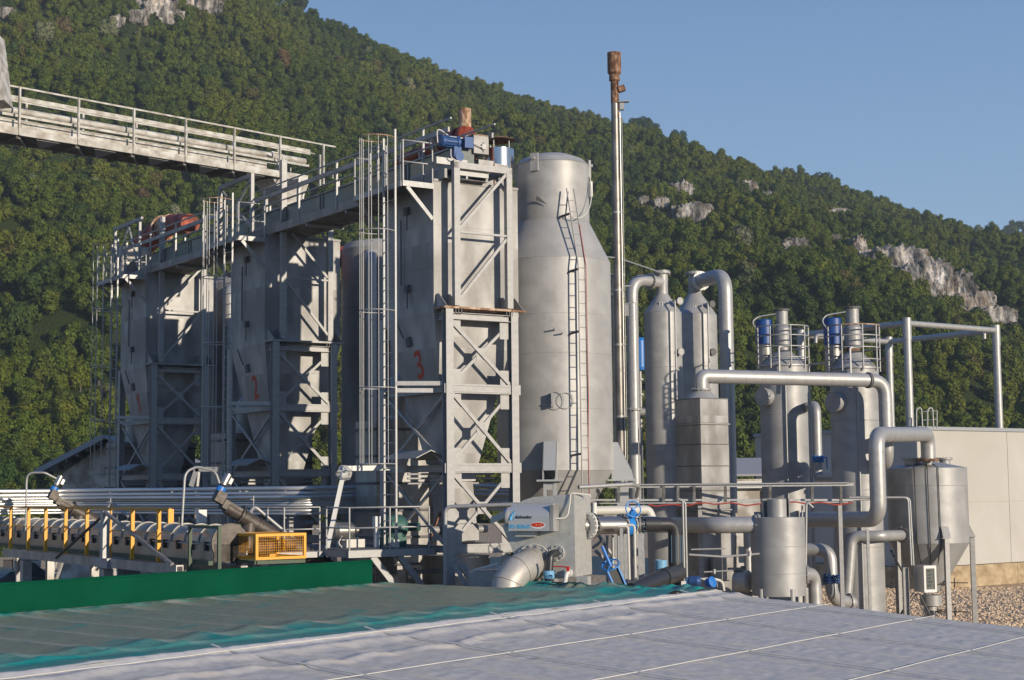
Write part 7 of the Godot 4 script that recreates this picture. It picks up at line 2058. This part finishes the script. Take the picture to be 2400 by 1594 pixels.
	mm.instance_count = 5000
	for i in 5000:
		var x := gb.x + rg.randf_range(-12, 5); var z := gb.z + rg.randf_range(-6.5, 6.5)
		var h := maxf(0.0, 2.6 * (1.0 - pow((x - gb.x + 4) / 9.0, 2)) * (1.0 - pow((z - gb.z) / 7.0, 2))) - 0.05
		mm.set_instance_transform(i, Transform3D(Basis(Vector3.UP, rg.randf() * TAU).scaled(Vector3.ONE * rg.randf_range(0.7, 1.6)), Vector3(x, h, z)))
		var k := rg.randf_range(0.7, 1.3)
		mm.set_instance_color(i, Color(0.065 * k, 0.095 * k, 0.022))
	var mi := MultiMeshInstance3D.new(); mi.multimesh = mm; mi.material_override = M["leaf"]; mi.name = "grass"; add_child(mi)
	tag(mi, "green grass on the bank at the left edge", "grass", "", "stuff")
	# fence bit
	root = thing("wire_fence", "short dark railing fence between grass bank and concrete blocks", "fence", spot(20, 1320, 84))
	for k in 12:
		s = Shape.new(); s.rod(spot(8 + k * 2, 1330, 84), spot(8 + k * 2, 1312, 84), 0.012, 4); part("bar", s, M["black"], root)
	s = Shape.new(); s.rod(spot(30, 1338, 84), spot(30, 1310, 84), 0.03, 6); s.rod(spot(8, 1313, 84), spot(30, 1313, 84), 0.015, 4); part("post", s, M["black"], root)
	# loose stones on the gravel at the right
	var st := Shape.new(); st.colored = true; st.col = Color(1, 1, 1)
	var pr := []
	for i in 6: pr.append(Vector3(cos(i * 1.047) * 0.06, 0, sin(i * 1.047) * 0.05))
	for i in 6:
		st.tri(pr[i], pr[(i + 1) % 6], Vector3(0.01, 0.045, 0), pr[i] + Vector3.UP * 0.05)
	mm = MultiMesh.new(); mm.transform_format = MultiMesh.TRANSFORM_3D; mm.use_colors = true; mm.mesh = mesh_of(st, Transform3D.IDENTITY)
	mm.instance_count = 16000
	for i in 16000:
		var d := rg.randf_range(36, 64)
		var x := rg.randf_range(0.16, 0.40) * d
		mm.set_instance_transform(i, Transform3D(Basis(Vector3.UP, rg.randf() * TAU).scaled(Vector3.ONE * rg.randf_range(0.4, 1.5)), Vector3(x, 0, -d)))
		var k := rg.randf_range(0.6, 1.35)
		mm.set_instance_color(i, Color(0.62 * k, 0.45 * k, 0.28 * k))
	mi = MultiMeshInstance3D.new(); mi.multimesh = mm; mi.material_override = M["vertex"]; mi.name = "loose_stones"; add_child(mi)
	tag(mi, "loose pale stones scattered on the gravel yard at the right", "stones", "", "stuff")

# ---------------------------------------------------------------- tarpaulin roof in the foreground
var TO := Vector3(3.8, 2.2, -31.0)
var TC := Vector3(-0.5902, 0, 0.8073)
var TD := Vector3(0.8073, 0, 0.5902)
var tarp_noise := FastNoiseLite.new()

func white_y(s: float, t: float) -> float:
	var y := 2.2 - 0.07 * maxf(t, 0.0)
	# hoops under the sheet every metre or so, the sheet sags between them
	var ph := fposmod(s * 1.02 + 0.15 * tarp_noise.get_noise_2d(s * 3, t * 3), 1.0)
	y += -0.028 * sin(ph * PI) * smoothstep(0.3, 1.6, t)
	# folds gathered along the ridge
	var w := 0.14 * tarp_noise.get_noise_2d(s * 4.0, 7.0) + 0.09 * sin(s * 0.7)
	y += 0.05 * exp(-pow((t - 0.28 - w * 0.5) / 0.10, 2)) + 0.042 * exp(-pow((t - 0.72 - w) / 0.13, 2)) + 0.06 * exp(-pow((t - 1.5 - w * 1.6) / 0.10, 2)) * smoothstep(2.5, 6.0, s) * (0.6 + 0.5 * tarp_noise.get_noise_2d(s * 7, 30))
	y += (0.0025 + 0.010 * (1.0 - smoothstep(0.5, 2.5, t))) * tarp_noise.get_noise_2d(s * 9.0, t * 14.0) + 0.006 * tarp_noise.get_noise_2d(s * 2.0, t * 2.0) - 0.004
	y += 0.0065 * tarp_noise.get_noise_2d(s * 5.0 + t * 9.0, t * 22.0 - s * 4.0) * smoothstep(0.5, 2.0, t) * (0.4 + absf(tarp_noise.get_noise_2d(s * 1.5 + 9, t * 1.5)) * 2.5)
	return y

func green_y(s: float, t: float) -> float:   # t from -7 (board) to 0
	var y := 2.17
	var ph := fposmod(s * 0.92 - t * 0.10 + 0.05 * tarp_noise.get_noise_2d(s * 2, t * 3 + 40), 1.0)
	y += 0.04 - 0.06 * pow(sin(ph * PI), 0.8) * smoothstep(0.0, 1.2, t + 7.0) * smoothstep(0.0, -1.0, t)
	y += 0.003 * tarp_noise.get_noise_2d(s * 8.0, t * 6.0)
	y += 0.11 * exp(-pow((s - 0.75 - 0.25 * sin(t * 1.9)) / 0.22, 2)) * (0.7 + 0.7 * tarp_noise.get_noise_2d(t * 12.0, 3.0)) + 0.07 * exp(-pow((s - 1.7 - 0.5 * sin(t * 1.1)) / 0.25, 2)) * smoothstep(-4.5, -2.5, t)
	y += 0.05 * exp(-pow((t + 0.55 + 0.1 * sin(s)) / 0.12, 2)) + 0.035 * exp(-pow((t + 1.5 + 0.2 * sin(s * 0.8)) / 0.2, 2)) + 0.05 * exp(-pow((t + 6.75) / 0.15, 2)) * (0.5 + tarp_noise.get_noise_2d(s * 9, 1))
	return y

func cloth(fun: Callable, colr: Callable, s1: float, t0: float, t1: float, ns: int, nt: int, edge: Callable) -> Shape:
	var o := Shape.new(); o.colored = true
	var pos := []; var nor := []; var cl := []
	for j in ns + 1:
		var a := PackedVector3Array(); var cc := PackedColorArray()
		for i in nt + 1:
			var t := lerpf(t0, t1, float(i) / nt)
			var s := lerpf(edge.call(t), s1, pow(float(j) / ns, 1.2))
			a.push_back(TO + TC * s + TD * t + Vector3(0, fun.call(s, t) - TO.y, 0))
			cc.push_back(colr.call(s, t))
		pos.append(a); cl.append(cc)
	for j in ns + 1:
		var b := PackedVector3Array()
		for i in nt + 1:
			var m: Vector3 = (pos[j][mini(i + 1, nt)] - pos[j][maxi(i - 1, 0)]).cross(pos[mini(j + 1, ns)][i] - pos[maxi(j - 1, 0)][i]).normalized()
			b.push_back(m if m.y > 0 else -m)
		nor.append(b)
	for j in ns:
		for i in nt:
			for q in [[0, 0, 0, 1, 1, 1], [0, 0, 1, 1, 1, 0]]:
				var A := [j + q[0], i + q[1]]; var B := [j + q[2], i + q[3]]; var C := [j + q[4], i + q[5]]
				var before := o.v.size()
				o.t3(pos[A[0]][A[1]], pos[B[0]][B[1]], pos[C[0]][C[1]], nor[A[0]][A[1]], nor[B[0]][B[1]], nor[C[0]][C[1]])
				o.c[before] = cl[A[0]][A[1]]
				if o.v[before + 1] == pos[B[0]][B[1]]: o.c[before + 1] = cl[B[0]][B[1]]; o.c[before + 2] = cl[C[0]][C[1]]
				else: o.c[before + 1] = cl[C[0]][C[1]]; o.c[before + 2] = cl[B[0]][B[1]]
	return o

func tarpaulins():
	tarp_noise.seed = 19; tarp_noise.frequency = 0.22; tarp_noise.fractal_octaves = 4
	var dust_light_noise := FastNoiseLite.new(); dust_light_noise.seed = 23; dust_light_noise.frequency = 0.9; dust_light_noise.fractal_octaves = 4  # breaks up real dust and the painted light bands alike
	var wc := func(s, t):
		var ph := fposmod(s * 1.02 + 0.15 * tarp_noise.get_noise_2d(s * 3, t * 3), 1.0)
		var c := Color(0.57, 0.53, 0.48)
		var k := smoothstep(0.38, 0.62, ph) * (1.0 - smoothstep(0.82, 0.98, ph)) * smoothstep(0.4, 1.6, t)  # band along each sag: dust tone plus its light side, painted in
		k = clampf(k * (0.95 + 0.6 * dust_light_noise.get_noise_2d(s * 0.6, t * 2.2)), 0, 1)
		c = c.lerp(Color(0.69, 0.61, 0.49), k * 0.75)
		c = c.lerp(Color(0.60, 0.55, 0.48), clampf(dust_light_noise.get_noise_2d(s * 1.2 + 50, t * 0.8) * 0.9, 0, 0.5))
		return c * (1.0 + 0.1 * dust_light_noise.get_noise_2d(s * 5, t * 5)) if t > 1.0 else c.lerp(Color(0.6, 0.6, 0.6), 0.4 * (1.0 - smoothstep(0.3, 1.0, t)))
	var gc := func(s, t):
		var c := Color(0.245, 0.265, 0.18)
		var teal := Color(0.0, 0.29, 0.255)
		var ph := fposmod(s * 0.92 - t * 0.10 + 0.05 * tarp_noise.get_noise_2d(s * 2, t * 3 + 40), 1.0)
		c = c.lerp(Color(0.44, 0.41, 0.31), smoothstep(0.35, 0.85, ph) * (1.0 - smoothstep(0.9, 1.0, ph)) * 0.95)  # sunlit side of each bow line put into the colour
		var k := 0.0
		k += 1.0 - smoothstep(0.6, 1.15, s + 0.5 * dust_light_noise.get_noise_2d(t * 1.4, 3.0) + (0.7 if t < -4.3 else 0.0))
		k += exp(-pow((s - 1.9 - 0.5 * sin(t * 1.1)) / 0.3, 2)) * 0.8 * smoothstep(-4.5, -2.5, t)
		k += smoothstep(-1.9, -0.9, t + 0.5 * dust_light_noise.get_noise_2d(s * 0.7, 9.0)) * 0.8
		k += (1.0 - smoothstep(0.1, 0.5, t + 6.95 + 0.3 * dust_light_noise.get_noise_2d(s * 1.1, 5.0))) * 0.75
		k += clampf(dust_light_noise.get_noise_2d(s * 0.8 + 9, t * 1.2) - 0.25, 0, 1) * 1.5
		k *= 0.85 + 0.3 * dust_light_noise.get_noise_2d(s * 1.5, t * 3.0)
		return c.lerp(teal, clampf(k, 0, 0.95)) * (1.0 + 0.12 * dust_light_noise.get_noise_2d(s * 6, t * 6))
	var root := thing("white_tarpaulin", "large pale grey tarpaulin roof with white ropes across the foreground", "tarpaulin", TO)
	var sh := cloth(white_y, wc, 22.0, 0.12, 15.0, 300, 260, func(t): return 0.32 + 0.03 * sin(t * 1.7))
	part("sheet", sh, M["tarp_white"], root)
	for s0 in [1.33, 4.28, 7.23, 10.18, 13.1]:
		var p := []
		var t := 0.1
		while t < 17.0:
			p.append(TO + TC * (s0 + 0.01 * sin(t * 3.0)) + TD * t + Vector3(0, -0.07 * t + 0.013 + (0.04 if t < 0.35 else 0.0), 0)); t += 0.3
		var s := Shape.new(); s.tube(p, 0.013, 5); part("rope", s, M["cable"], root)
	for t0 in [0.42, 2.66, 4.62, 6.7, 8.8]:
		var p := []
		var t := 0.33
		while t < 22.0:
			p.append(TO + TC * t + TD * (t0 + 0.01 * sin(t * 2.0)) + Vector3(0, (white_y(t, t0) - 2.19 if t0 < 1.0 else -0.07 * t0 + 0.012), 0)); t += 0.2
		var s := Shape.new(); s.tube(p, 0.007, 5); part("rope", s, M["cable"], root)
	# hem hanging over the far edge
	var s := Shape.new()
	var tt := 0.15
	while tt < 16.9:
		var a0 := TO + TC * 0.32 + TD * tt + Vector3(0, white_y(0.32, tt) - 2.2 - 0.005, 0); var a1 := TO + TC * 0.32 + TD * (tt + 0.15) + Vector3(0, white_y(0.32, tt + 0.15) - 2.2 - 0.005, 0)
		s.quad(a0, a1, a1 - Vector3(0, 0.5, 0) - TC * 0.05, a0 - Vector3(0, 0.5, 0) - TC * 0.05, -TC); tt += 0.15
	part("hem", s, M["white"], root)
	root = thing("green_tarpaulin", "dusty teal green tarpaulin roof between the green board and the white sheet", "tarpaulin", TO + TD * -3.5)
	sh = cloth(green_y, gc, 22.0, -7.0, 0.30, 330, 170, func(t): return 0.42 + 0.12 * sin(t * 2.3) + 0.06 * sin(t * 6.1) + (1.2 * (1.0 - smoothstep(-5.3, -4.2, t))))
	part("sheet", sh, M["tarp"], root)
	s = Shape.new()
	for q in [[0.85, -3.6, 1.5], [0.7, -2.0, 1.2]]:
		var p := []
		for i in 12:
			var t: float = q[1] + q[2] * i / 11.0
			p.append(TO + TC * (q[0] + 0.12 * sin(t * 1.9)) + TD * t + Vector3(0, green_y(q[0] + 0.12 * sin(t * 1.9), t) - 2.2 + 0.01, 0))
		s.tube(p, [0.004, 0.014, 0.018, 0.02, 0.02, 0.018, 0.018, 0.02, 0.02, 0.018, 0.012, 0.004], 6)
	part("rolled_fold", s, M["green_motor"], root)
	# supporting walls of the roof, in the dark below the sheets
	s = Shape.new()
	for q in [[0.9, -6.9, 0.9, 0.0], [0.6, 0.2, 0.6, 17.0]]:
		var a: Vector3 = TO + TC * q[0] + TD * q[1]; var b: Vector3 = TO + TC * q[2] + TD * q[3]
		s.hexa([Vector3(a.x, 0, a.z), Vector3(b.x, 0, b.z), Vector3(b.x, 0, b.z) + TC * 0.3, Vector3(a.x, 0, a.z) + TC * 0.3, Vector3(a.x, 1.9, a.z), Vector3(b.x, 1.9 if q[1] < 0 else 0.75, b.z), Vector3(b.x, 1.9 if q[1] < 0 else 0.75, b.z) + TC * 0.3, Vector3(a.x, 1.9, a.z) + TC * 0.3])
	solo("bunker_wall", s, M["concrete"], "low concrete wall carrying the tarpaulin roof along its far edge", "wall", TO + TC * 0.9 - Vector3(0, 2.2, 0))
	# green board along the edge
	root = thing("green_board", "dark green upright sheet metal board along the tarpaulin's left edge", "board", TO + TD * -7.0 + TC * 2)
	s = Shape.new()
	var ba := TO + TC * 1.98 + TD * -6.95; var bb := TO + TC * 25.0 + TD * -6.95
	var n := 46
	for i in n:
		var q0 := ba.lerp(bb, float(i) / n); var q1 := ba.lerp(bb, float(i + 1) / n)
		var w0 := 0.012 * tarp_noise.get_noise_2d(i * 1.7, 60); var w1 := 0.012 * tarp_noise.get_noise_2d((i + 1) * 1.7, 60)
		var yb0 := 2.19 - 2.2; var h := 0.49
		var low0 := q0 + Vector3(0, yb0, 0) + TD * w0; var low1 := q1 + Vector3(0, yb0, 0) + TD * w1
		var hi0 := q0 + Vector3(0, yb0 + h + 0.035 * i / n, 0) + TD * w0 * 0.3; var hi1 := q1 + Vector3(0, yb0 + h + 0.035 * (i + 1) / n, 0) + TD * w1 * 0.3
		s.quad(low0, low1, hi1, hi0, TD)
		s.quad(low0 - TD * 0.05, low1 - TD * 0.05, hi1 - TD * 0.05, hi0 - TD * 0.05, -TD)
		s.quad(hi0, hi1, hi1 - TD * 0.05, hi0 - TD * 0.05, Vector3.UP)
	s.quad(ba + Vector3(0, -0.01, 0), ba + Vector3(0, -0.01, 0) - TD * 0.05, ba + Vector3(0, 0.48, 0) - TD * 0.05, ba + Vector3(0, 0.48, 0), -TC)
	part("sheet", s, M["green"], root)
	s = Shape.new(); s.tube([ba + Vector3(0, 0.485, 0) - TD * 0.02, bb + Vector3(0, 0.52, 0) - TD * 0.02], 0.028, 8); part("rolled_top", s, M["green"], root)
	s = Shape.new(); s.tube([ba + Vector3(0, 0.015, 0) + TD * 0.03, bb + Vector3(0, 0.015, 0) + TD * 0.03], 0.012, 6); part("edge_cord", s, M["grate"], root)
	s = Shape.new(); s.beam(ba + Vector3(0, -0.02, 0) + TD * 0.05, bb + Vector3(0, -0.02, 0) + TD * 0.05, 0.06, 0.02); part("edge_gap", s, M["black"], root)
	s = Shape.new(); s.tube([spot(183, 1553, 20.2), spot(188, 1548, 20.2), spot(190, 1546, 20.2)], [0.006, 0.006, 0.004], 5); s.tube([spot(180, 1556, 20.1), spot(186, 1552, 20.2)], 0.005, 5); solo("rope_knot", s, M["cable"], "small white rope knot on the tarpaulin seam at the lower left", "knot", spot(185, 1552, 20.2))

func plant():
	tower(0, "3", "nearest steel gasifier tower with red number 3 and sunlit front")
	tower(1, "2", "middle steel gasifier tower, mostly in shade, with red number 2")
	tower(2, "1", "farthest steel gasifier tower in shade with red number 1")
	main_reactor()
	trough_conveyor()
	back_equipment()
	ducts()
	bridge()
	scrubbers()
	flare()
	square_scrubber()
	adsorbers()
	small_tank()
	hopper_tank()
	digester()
	pipe_rack()
	fan_unit()
	fan_outlet()
	screw_conveyor()
	feed_screws()
	pipe_bundle()
	deck()
	yard()
	tarpaulins()
